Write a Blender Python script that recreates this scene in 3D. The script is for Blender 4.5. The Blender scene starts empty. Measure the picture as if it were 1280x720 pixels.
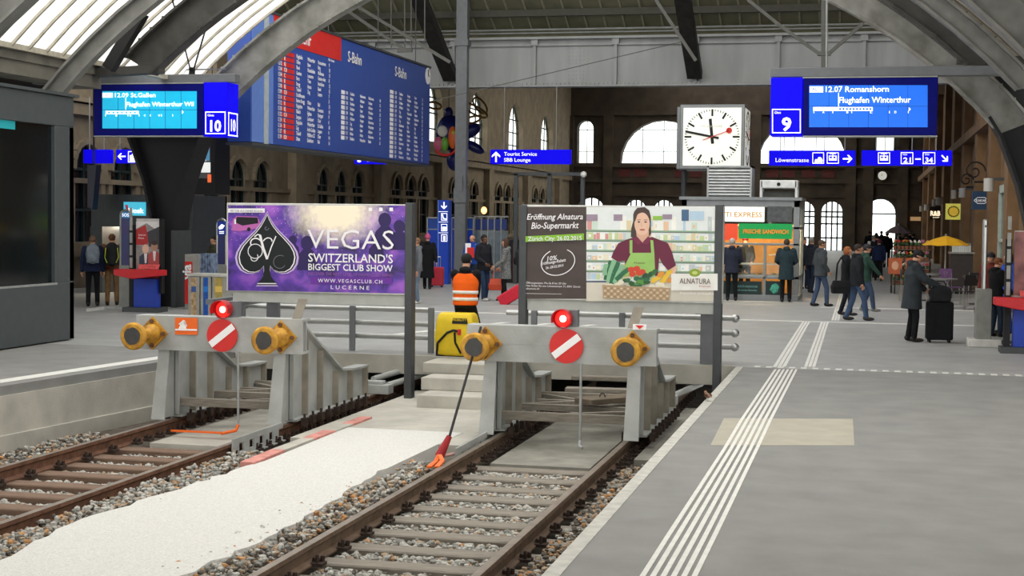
import bpy, bmesh, math, random
from mathutils import Vector, Matrix
random.seed(7)
sc = bpy.context.scene
C = sc.collection
R = math.radians
# ------------------------------------------------------------------ camera
FPX, VPX, VPY, ROLL, CZ = 1900.0, 1090.0, 276.0, 0.0115, 2.15
_y = Vector(((VPX-640)/FPX, (360-VPY)/FPX, 1)).normalized()
_z = Vector((ROLL*FPX, FPX, -(360-VPY+ROLL*(VPX-640)))).normalized()
_a, _b = _y, _z
_x = Vector((_a.y*_b.z-_a.z*_b.y, _a.z*_b.x-_a.x*_b.z, _a.x*_b.y-_a.y*_b.x))
if _x.x < 0: _x = -_x
right = Vector((_x.x, _y.x, _z.x)); up = Vector((_x.y, _y.y, _z.y)); fwd = Vector((_x.z, _y.z, _z.z))
EYE = Vector((0, 0, CZ))
cam_d = bpy.data.cameras.new('camera'); cam = bpy.data.objects.new('camera', cam_d); C.objects.link(cam)
cam.matrix_world = Matrix(((right.x, up.x, -fwd.x, 0), (right.y, up.y, -fwd.y, 0), (right.z, up.z, -fwd.z, CZ), (0, 0, 0, 1)))
cam_d.sensor_width = 36; cam_d.lens = FPX/1280*36; cam_d.clip_end = 600; cam_d.clip_start = .1
sc.camera = cam
# survey helpers: a measured photo point on a known plane of the place
def ray(u, v): return right*((u-640)/FPX) + up*((360-v)/FPX) + fwd
def at(u, v, Y): r = ray(u, v); return EYE + r*(Y/r.y)
def gp(u, v, z=0.0): r = ray(u, v); return EYE + r*((z-CZ)/r.z)
def ppm(Y, u=640): return abs(1.0/(at(u+1, 300, Y).x-at(u, 300, Y).x))   # pixels per metre

# ------------------------------------------------------------------ materials
def lin(c):
    if isinstance(c, str):
        c = c.lstrip('#'); c = [int(c[i:i+2], 16)/255 for i in (0, 2, 4)]
    return [x/12.92 if x <= .04045 else ((x+.055)/1.055)**2.4 for x in c]
MATS = {}
def mat(name, col, rough=.6, metal=0, var=.12, scale=6, bump=0, emit=0, spec=.4, col2=None, bscale=None, detail=4, stretch=None):
    if name in MATS: return MATS[name]
    m = bpy.data.materials.new(name); m.use_nodes = True
    nt = m.node_tree; p = nt.nodes['Principled BSDF']
    c = lin(col)
    p.inputs['Roughness'].default_value = rough; p.inputs['Metallic'].default_value = metal
    p.inputs['Specular IOR Level'].default_value = spec
    tc = nt.nodes.new('ShaderNodeTexCoord'); src = tc.outputs['Object']
    if stretch:
        mp = nt.nodes.new('ShaderNodeMapping'); mp.inputs['Scale'].default_value = stretch
        nt.links.new(src, mp.inputs['Vector']); src = mp.outputs['Vector']
    nz = nt.nodes.new('ShaderNodeTexNoise'); nz.inputs['Scale'].default_value = scale; nz.inputs['Detail'].default_value = detail
    nt.links.new(src, nz.inputs['Vector'])
    rp = nt.nodes.new('ShaderNodeValToRGB')
    rp.color_ramp.elements[0].position = .32; rp.color_ramp.elements[1].position = .68
    d = lin(col2) if col2 else [x*(1-var) for x in c]
    e = c if col2 else [min(1, x*(1+var)) for x in c]
    rp.color_ramp.elements[0].color = (*d, 1); rp.color_ramp.elements[1].color = (*e, 1)
    nt.links.new(nz.outputs['Fac'], rp.inputs['Fac']); nt.links.new(rp.outputs['Color'], p.inputs['Base Color'])
    if emit:
        nt.links.new(rp.outputs['Color'], p.inputs['Emission Color']); p.inputs['Emission Strength'].default_value = emit
    if bump:
        n2 = nt.nodes.new('ShaderNodeTexNoise'); n2.inputs['Scale'].default_value = bscale or scale*6; n2.inputs['Detail'].default_value = 6
        nt.links.new(src, n2.inputs['Vector'])
        b = nt.nodes.new('ShaderNodeBump'); b.inputs['Strength'].default_value = bump; b.inputs['Distance'].default_value = .02
        nt.links.new(n2.outputs['Fac'], b.inputs['Height']); nt.links.new(b.outputs['Normal'], p.inputs['Normal'])
    MATS[name] = m; return m
def glass(name, tint=(.9, .95, .95), mix=.12, rough=.05):
    if name in MATS: return MATS[name]
    m = bpy.data.materials.new(name); m.use_nodes = True; nt = m.node_tree; nt.nodes.clear()
    o = nt.nodes.new('ShaderNodeOutputMaterial'); t = nt.nodes.new('ShaderNodeBsdfTransparent'); g = nt.nodes.new('ShaderNodeBsdfGlossy')
    t.inputs['Color'].default_value = (*tint, 1); g.inputs['Roughness'].default_value = rough
    x = nt.nodes.new('ShaderNodeMixShader'); x.inputs[0].default_value = mix
    nt.links.new(t.outputs[0], x.inputs[1]); nt.links.new(g.outputs[0], x.inputs[2]); nt.links.new(x.outputs[0], o.inputs[0])
    MATS[name] = m; return m
def roofglass(name):
    m = bpy.data.materials.new(name); m.use_nodes = True; nt = m.node_tree; nt.nodes.clear()
    o = nt.nodes.new('ShaderNodeOutputMaterial'); t = nt.nodes.new('ShaderNodeBsdfTransparent'); g = nt.nodes.new('ShaderNodeBsdfTranslucent')
    tc = nt.nodes.new('ShaderNodeTexCoord'); nz = nt.nodes.new('ShaderNodeTexNoise'); nz.inputs['Scale'].default_value = 1.3
    rp = nt.nodes.new('ShaderNodeValToRGB'); rp.color_ramp.elements[0].color = (.93, .92, .9, 1); rp.color_ramp.elements[1].color = (.99, .99, .98, 1)
    nt.links.new(tc.outputs['Object'], nz.inputs['Vector']); nt.links.new(nz.outputs['Fac'], rp.inputs['Fac'])
    nt.links.new(rp.outputs['Color'], t.inputs['Color']); nt.links.new(rp.outputs['Color'], g.inputs['Color'])
    x = nt.nodes.new('ShaderNodeMixShader'); x.inputs[0].default_value = .8
    nt.links.new(t.outputs[0], x.inputs[1]); nt.links.new(g.outputs[0], x.inputs[2]); nt.links.new(x.outputs[0], o.inputs[0])
    return m

# ------------------------------------------------------------------ objects
def wm(o):
    m = o.matrix_basis.copy()
    while o.parent is not None:
        o = o.parent; m = o.matrix_basis @ m
    return m
def tag(o, label=None, cat=None, group=None, kind=None):
    if label: o['label'] = label
    if cat: o['category'] = cat
    if group: o['group'] = group
    if kind: o['kind'] = kind
    return o
def thing(name, label, cat, loc=(0, 0, 0), rz=0, group=None):
    o = bpy.data.objects.new(name, None); C.objects.link(o); o.empty_display_size = .1
    o.location = loc; o.rotation_euler = (0, 0, rz)
    return tag(o, label, cat, group)
def copy_tree(o, parent=None):
    c = o.copy(); C.objects.link(c); c.parent = parent
    for ch in [x for x in C.objects if x.parent is o]: copy_tree(ch, c)
    return c
class MB:
    def __init__(s): s.v = []; s.f = []; s.mi = []; s.m = 0; s.T = None
    def add(s, vs, fs):
        b = len(s.v)
        for p in vs:
            p = Vector(p); s.v.append(s.T @ p if s.T is not None else p)
        for f in fs: s.f.append([b+i for i in f]); s.mi.append(s.m)
        return s
    def mat(s, i): s.m = i; return s
    def box(s, x0, x1, y0, y1, z0, z1):
        return s.add([(x0, y0, z0), (x1, y0, z0), (x1, y1, z0), (x0, y1, z0), (x0, y0, z1), (x1, y0, z1), (x1, y1, z1), (x0, y1, z1)],
                     [(0, 3, 2, 1), (4, 5, 6, 7), (0, 1, 5, 4), (1, 2, 6, 5), (2, 3, 7, 6), (3, 0, 4, 7)])
    def cbox(s, c, sx, sy, sz): return s.box(c[0]-sx/2, c[0]+sx/2, c[1]-sy/2, c[1]+sy/2, c[2]-sz/2, c[2]+sz/2)
    def bar(s, p, q, w, h, upv=(0, 0, 1)):      # box beam from p to q
        p, q = Vector(p), Vector(q); d = (q-p).normalized(); sd = d.cross(Vector(upv))
        if sd.length < 1e-4: sd = d.cross(Vector((1, 0, 0)))
        sd.normalize(); u = sd.cross(d); a, b = sd*w/2, u*h/2
        return s.add([p-a-b, p+a-b, p+a+b, p-a+b, q-a-b, q+a-b, q+a+b, q-a+b],
                     [(0, 1, 2, 3), (7, 6, 5, 4), (0, 4, 5, 1), (1, 5, 6, 2), (2, 6, 7, 3), (3, 7, 4, 0)])
    def cyl(s, p, q, r0, r1=None, n=12, caps=True):
        p, q = Vector(p), Vector(q); r1 = r0 if r1 is None else r1; d = (q-p).normalized()
        a = d.orthogonal().normalized(); b = d.cross(a); vs = []
        for c, r in ((p, r0), (q, r1)):
            for i in range(n):
                t = 2*math.pi*i/n; vs.append(c+a*(r*math.cos(t))+b*(r*math.sin(t)))
        fs = [(i, (i+1) % n, n+(i+1) % n, n+i) for i in range(n)]
        if caps: fs += [tuple(range(n-1, -1, -1)), tuple(range(n, 2*n))]
        return s.add(vs, fs)
    def tube(s, pts, r, n=8):
        for i in range(len(pts)-1): s.cyl(pts[i], pts[i+1], r, r, n)
        return s
    def loft(s, rings, cap=True):               # rings: equal-length point lists
        n = len(rings[0]); vs = [p for r in rings for p in r]; fs = []
        for k in range(len(rings)-1):
            for i in range(n): fs.append((k*n+i, k*n+(i+1) % n, (k+1)*n+(i+1) % n, (k+1)*n+i))
        if cap: fs += [tuple(range(n-1, -1, -1)), tuple((len(rings)-1)*n+i for i in range(n))]
        return s.add(vs, fs)
    def ell(s, c, rx, ry, rz, nu=14, nv=8, T=None):
        c = Vector(c); rings = []
        for k in range(1, nv):
            ph = math.pi*k/nv-math.pi/2; z = math.sin(ph); w = math.cos(ph)
            rg = []
            for i in range(nu):
                p = Vector((rx*w*math.cos(2*math.pi*i/nu), ry*w*math.sin(2*math.pi*i/nu), rz*z))
                rg.append(c+(T @ p if T else p))
            rings.append(rg)
        b0, b1 = Vector((0, 0, -rz)), Vector((0, 0, rz))
        if T: b0, b1 = T @ b0, T @ b1
        vs = [p for r in rings for p in r]+[c+b0, c+b1]; m = len(rings); fs = []
        for k in range(m-1):
            for i in range(nu): fs.append((k*nu+i, k*nu+(i+1) % nu, (k+1)*nu+(i+1) % nu, (k+1)*nu+i))
        for i in range(nu):
            fs.append((m*nu, (i+1) % nu, i)); fs.append((m*nu+1, (m-1)*nu+i, (m-1)*nu+(i+1) % nu))
        return s.add(vs, fs)
    def prism(s, pts, vec):                     # planar polygon swept along vec
        n = len(pts); vec = Vector(vec); vs = [Vector(p) for p in pts]; vs += [p+vec for p in vs]
        return s.add(vs, [tuple(range(n-1, -1, -1)), tuple(range(n, 2*n))]+[(i, (i+1) % n, n+(i+1) % n, n+i) for i in range(n)])
    def poly(s, pts): return s.add(pts, [tuple(range(len(pts)))])
    def revolve(s, c, prof, n=20, axis='z'):    # prof: (radius, height) list
        c = Vector(c); rings = []
        for r, h in prof:
            rg = []
            for i in range(n):
                t = 2*math.pi*i/n; a, b = r*math.cos(t), r*math.sin(t)
                rg.append(c+Vector({'z': (a, b, h), 'y': (a, h, b), 'x': (h, a, b)}[axis]))
            rings.append(rg)
        return s.loft(rings)
    def build(s, name, mats, parent=None, bevel=0, smooth=False, label=None, cat=None, group=None, kind=None, local=False, origin=None, seg=2):
        if not isinstance(mats, (list, tuple)): mats = [mats]
        me = bpy.data.meshes.new(name); vs = s.v
        loc = None
        if parent is not None and not local:
            iv = wm(parent).inverted(); vs = [iv @ p for p in vs]
        elif parent is None and not local and s.v:
            lo = Vector([min(p[i] for p in vs) for i in range(3)]); hi = Vector([max(p[i] for p in vs) for i in range(3)])
            loc = Vector(origin) if origin is not None else Vector(((lo.x+hi.x)/2, (lo.y+hi.y)/2, lo.z)); vs = [p-loc for p in vs]
        me.from_pydata([tuple(p) for p in vs], [], s.f)
        for m in mats: me.materials.append(m)
        if len(mats) > 1: me.polygons.foreach_set('material_index', s.mi)
        bm = bmesh.new(); bm.from_mesh(me); bmesh.ops.recalc_face_normals(bm, faces=bm.faces[:]); bm.to_mesh(me); bm.free()
        if smooth: me.polygons.foreach_set('use_smooth', [True]*len(me.polygons))
        o = bpy.data.objects.new(name, me); C.objects.link(o)
        if parent is not None: o.parent = parent
        if loc is not None: o.location = loc
        if bevel:
            md = o.modifiers.new('bevel', 'BEVEL'); md.width = bevel; md.segments = seg; md.limit_method = 'ANGLE'; md.angle_limit = R(40)
        return tag(o, label, cat, group, kind)
def struct(name, mb, m, **k): return mb.build(name, m, kind='structure', **k)
def flat(pts, m_, parent, name, thick=.003, mats=None): # thin solid sign graphics facing -Y
    return MB().prism(pts, (0, thick, 0)).build(name, m_, parent)
PENDING = []   # text curves, converted to mesh together at the end
def text(body, p, size, m, parent=None, name='lettering', face='-y', align='LEFT', xs=1.0, bold=0.0, line=1.0, shear=0, ch=1.0, ext=.001, roll=0):
    cu = bpy.data.curves.new(name, 'FONT'); cu.body = body; cu.size = size; cu.align_x = align; cu.space_line = line; cu.shear = shear
    cu.space_character = ch; cu.offset = bold*size; cu.extrude = ext; cu.resolution_u = 2
    cu.materials.append(m)
    o = bpy.data.objects.new(name, cu); C.objects.link(o)
    w = {'-y': Matrix.Rotation(R(90), 4, 'X'), '+x': Matrix.Rotation(R(90), 4, 'Z') @ Matrix.Rotation(R(90), 4, 'X'),
         '+y': Matrix.Rotation(R(180), 4, 'Z') @ Matrix.Rotation(R(90), 4, 'X')}[face]
    mw = Matrix.Translation(Vector(p)) @ w @ Matrix.Rotation(roll, 4, 'Z') @ Matrix.Diagonal((xs, 1, 1, 1))
    if parent is not None:
        o.parent = parent; mw = wm(parent).inverted() @ mw
    o.matrix_basis = mw
    PENDING.append(o); return o
def textpx(body, u, v, hpx, Y, m, parent, eps=.006, **k):    # baseline at photo point, cap height in photo pixels
    return text(body, at(u, v, Y-eps), hpx/ppm(Y)/.727, m, parent, **k)
def wob(n, a): return [1+random.uniform(-a, a) for _ in range(n)]

# palette
M_asph = mat('asphalt', '#868683', .75, var=.10, scale=2.2, bump=.15, bscale=90, spec=.3)
M_conc = mat('concrete', '#b3b0a6', .85, var=.14, scale=2.5, bump=.2, bscale=40)
M_concd = mat('worn_concrete', '#8f8d84', .9, var=.2, scale=3, bump=.3, bscale=30)
M_granular = mat('pale_granular', '#dddcd7', .95, var=.12, scale=55, bump=.6, bscale=160, detail=8)
M_white = mat('white_paint', '#dadad4', .7, var=.06, scale=9)
M_steel = mat('galvanised_steel', '#a3a6a5', .5, .35, var=.12, scale=4)
M_grey = mat('grey_painted_steel', '#b3b6b4', .6, .05, var=.12, scale=2.5, col2='#989b97', bump=.15, bscale=30)
M_dgrey = mat('dark_grey_metal', '#4a4d4f', .5, .3, var=.08)
M_mgrey = mat('mid_grey_metal', '#74777a', .5, .2, var=.08)
M_black = mat('black_matte', '#131315', .6, var=.1)
M_iron = mat('dark_iron', '#33322f', .65, .3, var=.25, scale=5, bump=.2)
M_rib = mat('weathered_iron', '#a2a29c', .65, .1, var=.22, scale=2.2, bump=.2, col2='#77776f')
M_rust = mat('rusty_rail_side', '#70503e', .85, .2, var=.3, scale=9, bump=.4)
M_railtop = mat('worn_rail_head', '#8d8378', .45, .6, var=.15, scale=8)
M_wood = mat('brown_timber', '#7d6656', .85, var=.2, scale=5, bump=.4, stretch=(1, 8, 8))
M_plank = mat('grey_timber', '#8a8378', .85, var=.2, scale=5, bump=.4, stretch=(1, 8, 8))
M_yel = mat('buffer_yellow', '#dba52e', .5, var=.2, scale=9, col2='#9c6c2a', bump=.25)
M_grease = mat('grease', '#3b3a38', .4, var=.2, scale=10)
M_red = mat('sign_red', '#d22a26', .45, var=.05)
M_orange = mat('sign_orange', '#ee6a1e', .5, var=.05)
M_blue = mat('backlit_blue', '#0a02d0', .5, var=.02, emit=.85, spec=.1)
M_blue2 = mat('panel_blue', '#1440b4', .45, var=.06)
M_navy = mat('display_navy', '#050b74', .5, var=.05, spec=.1)
M_lit = mat('lit_white', '#ffffff', .5, var=0, emit=1.0)
M_wtxt = mat('white_lettering', '#f6f6f6', .5, var=0)
M_chrome = mat('brushed_steel', '#b9bab8', .3, .9, var=.06)
M_stone = mat('sandstone', '#877a65', .9, var=.18, scale=1.6, bump=.25, bscale=14)
M_stonedk = mat('dark_stone', '#463d33', .92, var=.25, scale=1.2, bump=.25, bscale=14)  # stone in a darker brown than the sandstone
M_teal = mat('dark_teal_frame', '#1e2f30', .5, var=.1)
M_dglass = mat('dark_window_glass', '#151c20', .12, var=.2, scale=.8, spec=.6)
M_glass = glass('clear_glass', mix=.04)
M_skin = mat('skin', '#c99678', .6, var=.05)
M_skind = mat('skin_brown', '#6e4a38', .6, var=.05)
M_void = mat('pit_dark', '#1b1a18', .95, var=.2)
# ================================================================== THE SETTING
S = dict(kind='structure')
EX = -1.88                      # right platform edge
# -- ground and floors
struct('concourse_floor', MB().box(-42, 14, 22.25, 113, -.28, 0), mat('brightened_asphalt', '#a2a3a1', .45, var=.10, scale=2.2, bump=.12, bscale=90, spec=.3))  # paler than the platform asphalt, standing in for stronger light on the concourse
struct('deck_lip_floor', MB().box(-9.7, EX, 22.2, 22.25, -.27, .012), M_conc)
struct('platform_right_floor', MB().box(EX, 14, 3, 22.25, -.9, 0), M_asph)
struct('platform_left_floor', MB().prism([(-42, 3, -.12), (-11.35, 3, -.12), (-10.37, 16.5, -.12), (-9.93, 20.2, -.12), (-9.7, 22.25, -.12), (-42, 22.25, -.12)], (0, 0, .12)), M_asph)
struct('platform_left_wall', MB().prism([(-42, 3, -.9), (-11.32, 3, -.9), (-10.34, 16.5, -.9), (-9.90, 20.2, -.9), (-9.67, 22.25, -.9), (-42, 22.25, -.9)], (0, 0, .78)).
       prism([(-11.3, 3, -.9), (-11.24, 3, -.9), (-10.27, 16.5, -.9), (-9.83, 20.2, -.9), (-9.6, 22.25, -.9), (-9.67, 22.25, -.9), (-9.9, 20.2, -.9), (-10.34, 16.5, -.9)], (0, 0, .3)).
       box(-10.42, -10.40, 16.3, 16.33, -.6, -.12), M_conc)
struct('track_bed_ground', MB().box(-12, -1.6, 3, 30, -1.0, -.80), mat('track_bed_dirt', '#6f675d', .95, var=.3, scale=7, bump=.5, bscale=40, col2='#4c453d'))
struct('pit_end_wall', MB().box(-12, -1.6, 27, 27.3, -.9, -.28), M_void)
# pale walkway between the tracks, with concrete at its far end
wl = [gp(u, v, -.52) for u, v in ((-60, 735), (90, 655), (235, 607), (330, 577), (400, 551), (455, 528))]
wr = [gp(u, v, -.52) for u, v in ((560, 551), (480, 586), (425, 622), (345, 667), (225, 722), (150, 760))]
def ragged(pts, n=9, a=.045):
    out = []
    for p, q in zip(pts, pts[1:]): out += [p.lerp(q, i/n)+Vector((random.uniform(-a, a), 0, 0)) for i in range(n)]
    return out+[pts[-1]]
wl2 = ragged(wl[:4]); wr2 = ragged(wr[1:])
struct('walkway_path', MB().prism([(p.x, p.y, -.74) for p in wl2]+[(-6.35, 18.0, -.74), (-4.85, 18.0, -.74)]+[(p.x, p.y, -.74) for p in wr2], (0, 0, .225)), M_granular)
struct('walkway_slab_path', MB().prism([(-6.72, 17.0, -.74), (-6.72, 22.2, -.74), (-4.62, 22.2, -.74), (-4.62, 17.0, -.74)], (0, 0, .219)), M_conc)
struct('slab_track_left_floor', MB().box(-8.5, -7.35, 16.9, 22.2, -.78, -.652), M_conc)
struct('slab_track_right_floor', MB().box(-4.15, -3.0, 16.6, 22.2, -.78, -.645), M_concd)
struct('slab_beside_platform_floor', MB().box(-2.6, -1.9, 17.2, 22.2, -.74, -.62), M_concd)
# -- painted markings
def marking(name, polys, m=M_white, h=.005):
    b = MB()
    for q in polys: b.prism([(p[0], p[1], 0.0005) for p in q], (0, 0, h))
    return struct(name, b, m)
marking('floor_marking', [[(EX, 3), (EX+.105, 3), (EX+.105, 22.2), (EX, 22.2)]], mat('edge_stone_white', '#b9b8b0', .8, var=.15, scale=9))
marking('floor_marking', [[(-11.85, 3), (-11.6, 3), (-10.6, 16.5), (-10.16, 20.2), (-9.95, 22.2), (-10.18, 22.2), (-10.4, 20.2), (-10.84, 16.5)]])
L6 = [(800, 720), (834, 667), (903, 562), (925, 525), (968, 462)]; R6 = [(872, 720), (898, 667), (948, 562), (965, 525), (997, 462)]
pol = []
for i in range(6):
    a, b = i/5*.9+.0, i/5*.9+.1
    ql, qr = [], []
    for (p, q) in zip(L6, R6):
        P, Q = gp(*p), gp(*q); ql.append(P.lerp(Q, a*1.0)); qr.append(P.lerp(Q, b*1.0))
    e = (ql[1]-ql[0]); ql[0] -= e*.8; qr[0] -= (qr[1]-qr[0])*.8
    for k in range(4): pol.append([ql[k], qr[k], qr[k+1], ql[k+1]])
marking('floor_marking', pol)
def lines(name, l, r, n, f=.28):
    pl = []
    for i in range(n):
        a = i/(n-1)*(1-f) if n > 1 else 0
        P = [gp(*p).lerp(gp(*q), a) for p, q in zip(l, r)]; Q = [gp(*p).lerp(gp(*q), a+f) for p, q in zip(l, r)]
        for k in range(len(P)-1): pl.append([P[k], Q[k], Q[k+1], P[k+1]])
    return marking(name, pl)
lines('floor_marking', [(966, 459), (1003, 402)], [(982, 459), (1013, 402)], 3)
lines('floor_marking', [(1005, 459), (1026, 403)], [(1019, 459), (1036, 403)], 3)
lines('floor_marking', [(1039, 401), (1055, 350)], [(1049, 401), (1060, 350)], 3)
marking('floor_marking', [[(x, 22.27), (x+.085, 22.27), (x+.085, 22.47), (x, 22.47)] for x in [-1.62+.165*i for i in range(46)]])
marking('floor_marking', [[(-14.4, 32.65), (4.5, 32.65), (4.5, 32.85), (-14.4, 32.85)]])
marking('floor_marking', [[(-1.2, 38.2), (4.5, 38.2), (4.5, 38.42), (-1.2, 38.42)]])
marking('floor_marking', [[(x, 25.5), (x+.18, 25.5), (x+1.5, 30), (x+1.32, 30)] for x in (-8.6, -7.7, -6.8)])
marking('floor_marking', [[gp(*p) for p in ((888, 557), (1068, 557), (1066, 524), (905, 523))]], mat('beige_patch', '#aaa596', .85, var=.08, scale=3), .003)
marking('floor_marking', [[gp(*p) for p in ((108, 390), (150, 384), (150, 381), (108, 386))]])

# -- walls with arched openings
def wall_open(mb, P, s0, s1, z0, z1, ops, dep, n=12):
    s = s0
    def q(*pts): mb.add([P(*p) for p in pts], [(0, 1, 2, 3)])
    for c, w, sill, spring in sorted(ops):
        l, r = c-w/2, c+w/2
        q((s, z0, 0), (l, z0, 0), (l, z1, 0), (s, z1, 0))
        if sill > z0: q((l, z0, 0), (r, z0, 0), (r, sill, 0), (l, sill, 0))
        arc = [(c-w/2*math.cos(math.pi*i/n), spring+w/2*math.sin(math.pi*i/n)) for i in range(n+1)]
        for a, b in zip(arc, arc[1:]): q((a[0], a[1], 0), (b[0], b[1], 0), (b[0], z1, 0), (a[0], z1, 0))
        path = [(l, sill)]+arc+[(r, sill), (l, sill)]
        for a, b in zip(path, path[1:]): q((a[0], a[1], 0), (b[0], b[1], 0), (b[0], b[1], dep), (a[0], a[1], dep))
        s = r
    q((s, z0, 0), (s1, z0, 0), (s1, z1, 0), (s, z1, 0))
    return mb
NW = [0]
def window(P, c, w, sill, spring, d, pane_m, frame_m, nv=2, zs=(), bw=.07):
    NW[0] += 1
    o = bpy.data.objects.new('window_%d' % NW[0], None); C.objects.link(o); o['kind'] = 'structure'; o.location = P(c, sill, d)
    arc = [(c-w/2*math.cos(math.pi*i/12), spring+w/2*math.sin(math.pi*i/12)) for i in range(13)]
    MB().poly([P(s, z, d) for s, z in [(c-w/2, sill)]+arc+[(c+w/2, sill)]]).build('pane', pane_m, o)
    f = MB()
    def bar(a, b, k=bw): f.bar(P(*a, d-.04), P(*b, d-.04), k, k)
    for i in range(nv+1):
        x = c-w/2+w*i/nv; h = spring+math.sqrt(max(0, (w/2)**2-(x-c)**2))
        if h > sill+.05: bar((x, sill), (x, h))
    for z in zs:
        hw = w/2 if z <= spring else math.sqrt(max(0.01, (w/2)**2-(z-spring)**2))
        bar((c-hw, z), (c+hw, z))
    pts = arc
    for a, b in zip(pts, pts[1:]): bar(a, b)
    f.build('frame', frame_m, o)
    return o
XL, XR, YE = -21.67, 3.4, 110.0
PL = lambda s, z, d: Vector((XL-d, s, z))
lowL = []
for c0 in (41.3, 49.7, 60.4, 70.2, 80, 90, 100): lowL += [(c0-2.15, 1.35, 1.3, 3.35), (c0, 1.35, 1.3, 3.35), (c0+2.15, 1.35, 1.3, 3.35)]
upL = [(c, 4.0, 5.9, 7.2) for c in (46, 55.3, 64.6, 73.9, 83.2, 92.5, 101.8)]
b = MB(); wall_open(b, PL, 36, YE, 0, 5.1, lowL, .16); wall_open(b, PL, 36, YE, 5.1, 13.5, upL, .5)
struct('wall_left', b, M_stone)
for c, w, si, sp in lowL: window(PL, c, w, si, sp, .13, M_dglass, M_teal, 2, (2.2, 3.35))
for c, w, si, sp in upL[1:]: window(PL, c, w, si, sp, .42, M_glass, M_teal, 3, (6.6, 7.4, 8.2))
t = MB()
for z, h, d in ((4.85, .3, .22), (5.2, .12, .3), (2.95, .14, .12), (.9, .2, .15)): t.box(XL, XL+d, 36, YE, z, z+h)
for c0 in (45.5, 55, 65.3, 75.1, 85, 95, 105): t.box(XL, XL+.35, c0-.55, c0+.55, 0, 4.85)
for (c, w, si, sp) in lowL:
    t.box(XL, XL+.09, c-w/2-.3, c-w/2-.06, .9, 2.95); t.box(XL, XL+.09, c+w/2+.06, c+w/2+.3, .9, 2.95)
    arc = [(c+s_*(w/2+.12)*math.cos(math.pi*i/10)*-1, sp+(w/2+.12)*math.sin(math.pi*i/10)) for s_ in (1,) for i in range(11)]
    for a, e in zip(arc, arc[1:]): t.bar((XL+.03, a[0], a[1]), (XL+.03, e[0], e[1]), .2, .16)
struct('left_wall_trim', t, M_stone)
# end wall
PE = lambda s, z, d: Vector((s, YE+d, z))
ex = lambda u: at(u, 250, YE).x
hi = [(ex(730.5), 1.2, 6.15, 8.65), (ex(827), 6.2, 6.15, 6.16), (ex(1001), 6.2, 6.15, 6.16), (ex(1105), 1.2, 6.15, 8.65)]
lo = [(ex(738), 2.1, 0, 2.6), (ex(794), 1.55, 0, 2.75), (ex(829), 1.55, 0, 2.75), (ex(864), 1.55, 0, 2.75), (ex(970), 1.55, 0, 2.75), (ex(1005), 1.55, 0, 2.75), (ex(1040), 1.55, 0, 2.75), (ex(1101), 2.15, 0, 2.65)]
b = MB(); wall_open(b, PE, XL, XR, 0, 5.0, lo, .7); wall_open(b, PE, XL, XR, 5.0, 13.5, hi, .9)
struct('wall_back', b, M_stonedk)
for i, (c, w, si, sp) in enumerate(hi): window(PE, c, w, si, sp, .8, M_glass, M_teal, 2 if w < 2 else 4, (7.0, 8.6), .05)
for i, (c, w, si, sp) in enumerate(lo):
    if i == 7: window(PE, c, w, si, sp, .6, M_glass, M_teal, 1, (2.65,), .1)
    else: window(PE, c, w, si, sp, .6, M_glass, M_teal, 4, (.9, 1.9, 2.4, 2.75), .11)
t = MB(); tr = MB()
for z, h, d in ((4.75, .3, .25), (5.85, .2, .3), (9.6, .3, .3), (3.75, .12, .15)): t.box(XL+.3, XR-.3, YE-d, YE, z, z+h)
for u in (711, 760, 884, 905, 926, 944, 1063, 1085, 1128): x = ex(u); t.box(x-.35, x+.35, YE-.35, YE, 0, 9.6)
for u in (780, 800, 850, 870, 965, 985, 1010, 1035): x = ex(u); tr.box(x-.45, x+.45, YE-.06, YE, 5.15, 5.7)
struct('end_wall_trim', t, M_stonedk)
struct('end_wall_panels_trim', tr, mat('faded_red_panel', '#5c2d2a', .8))
# right wall
b = MB(); b.box(XR, XR+.5, 34.5, YE, 0, 13.5)
struct('wall_right', b, mat('brown_wall_stone', '#7b6044', .9, var=.2, scale=1.5, bump=.25, bscale=14))
t = MB()
for y in (38.5, 44.2, 50, 57, 64, 72, 81, 91, 101): t.box(XR-.28, XR, y-.5, y+.5, 0, 8.6)
t.box(XR-.35, XR, 34.5, YE, 4.9, 5.2); t.box(XR-.5, XR, 34.5, YE, 8.6, 9)
struct('right_wall_trim', t, MATS['brown_wall_stone'])
wr_ = MB().box(XR-.1, XR, 39.7, 41.6, .1, 3.0)
o = bpy.data.objects.new('window_90', None); C.objects.link(o); o['kind'] = 'structure'; o.location = (XR-.1, 40.6, .1)
MB().box(XR-.13, XR-.1, 39.9, 41.4, .4, 2.9).build('pane', M_dglass, o)
f = MB()
for a in ((39.7, 39.9, .1, 3.1), (41.4, 41.6, .1, 3.1), (39.7, 41.6, 2.9, 3.1), (39.7, 41.6, .1, .4), (39.7, 41.6, 1.65, 1.72)): f.box(XR-.2, XR-.1, *a)
f.build('frame', mat('pale_green_frame', '#a8b5ab', .5), o)
# hall roof and gable above the girder
struct('hall_ceiling', MB().box(XL-.5, -15, 52.3, YE+1, 13.5, 13.8).box(-15, -4, 52.3, 78, 13.5, 13.8).box(-4, XR+.5, 52.3, YE+1, 13.5, 13.8), M_stonedk)
struct('added_skylight_roof', MB().box(-15, -4, 78, YE+1, 13.6, 13.64), roofglass('added_skylight_glass'))  # unseen skylight added to brighten the dark hall
t = MB()
for i in range(11): t.box(-15, -4, 79+i*2.9, 79.1+i*2.9, 13.5, 13.6)
struct('added_skylight_bars_trim', t, M_iron)
struct('above_girder_wall', MB().box(XL-1, 14, 52.35, 52.6, 8.3, 14), M_stonedk)
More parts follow.
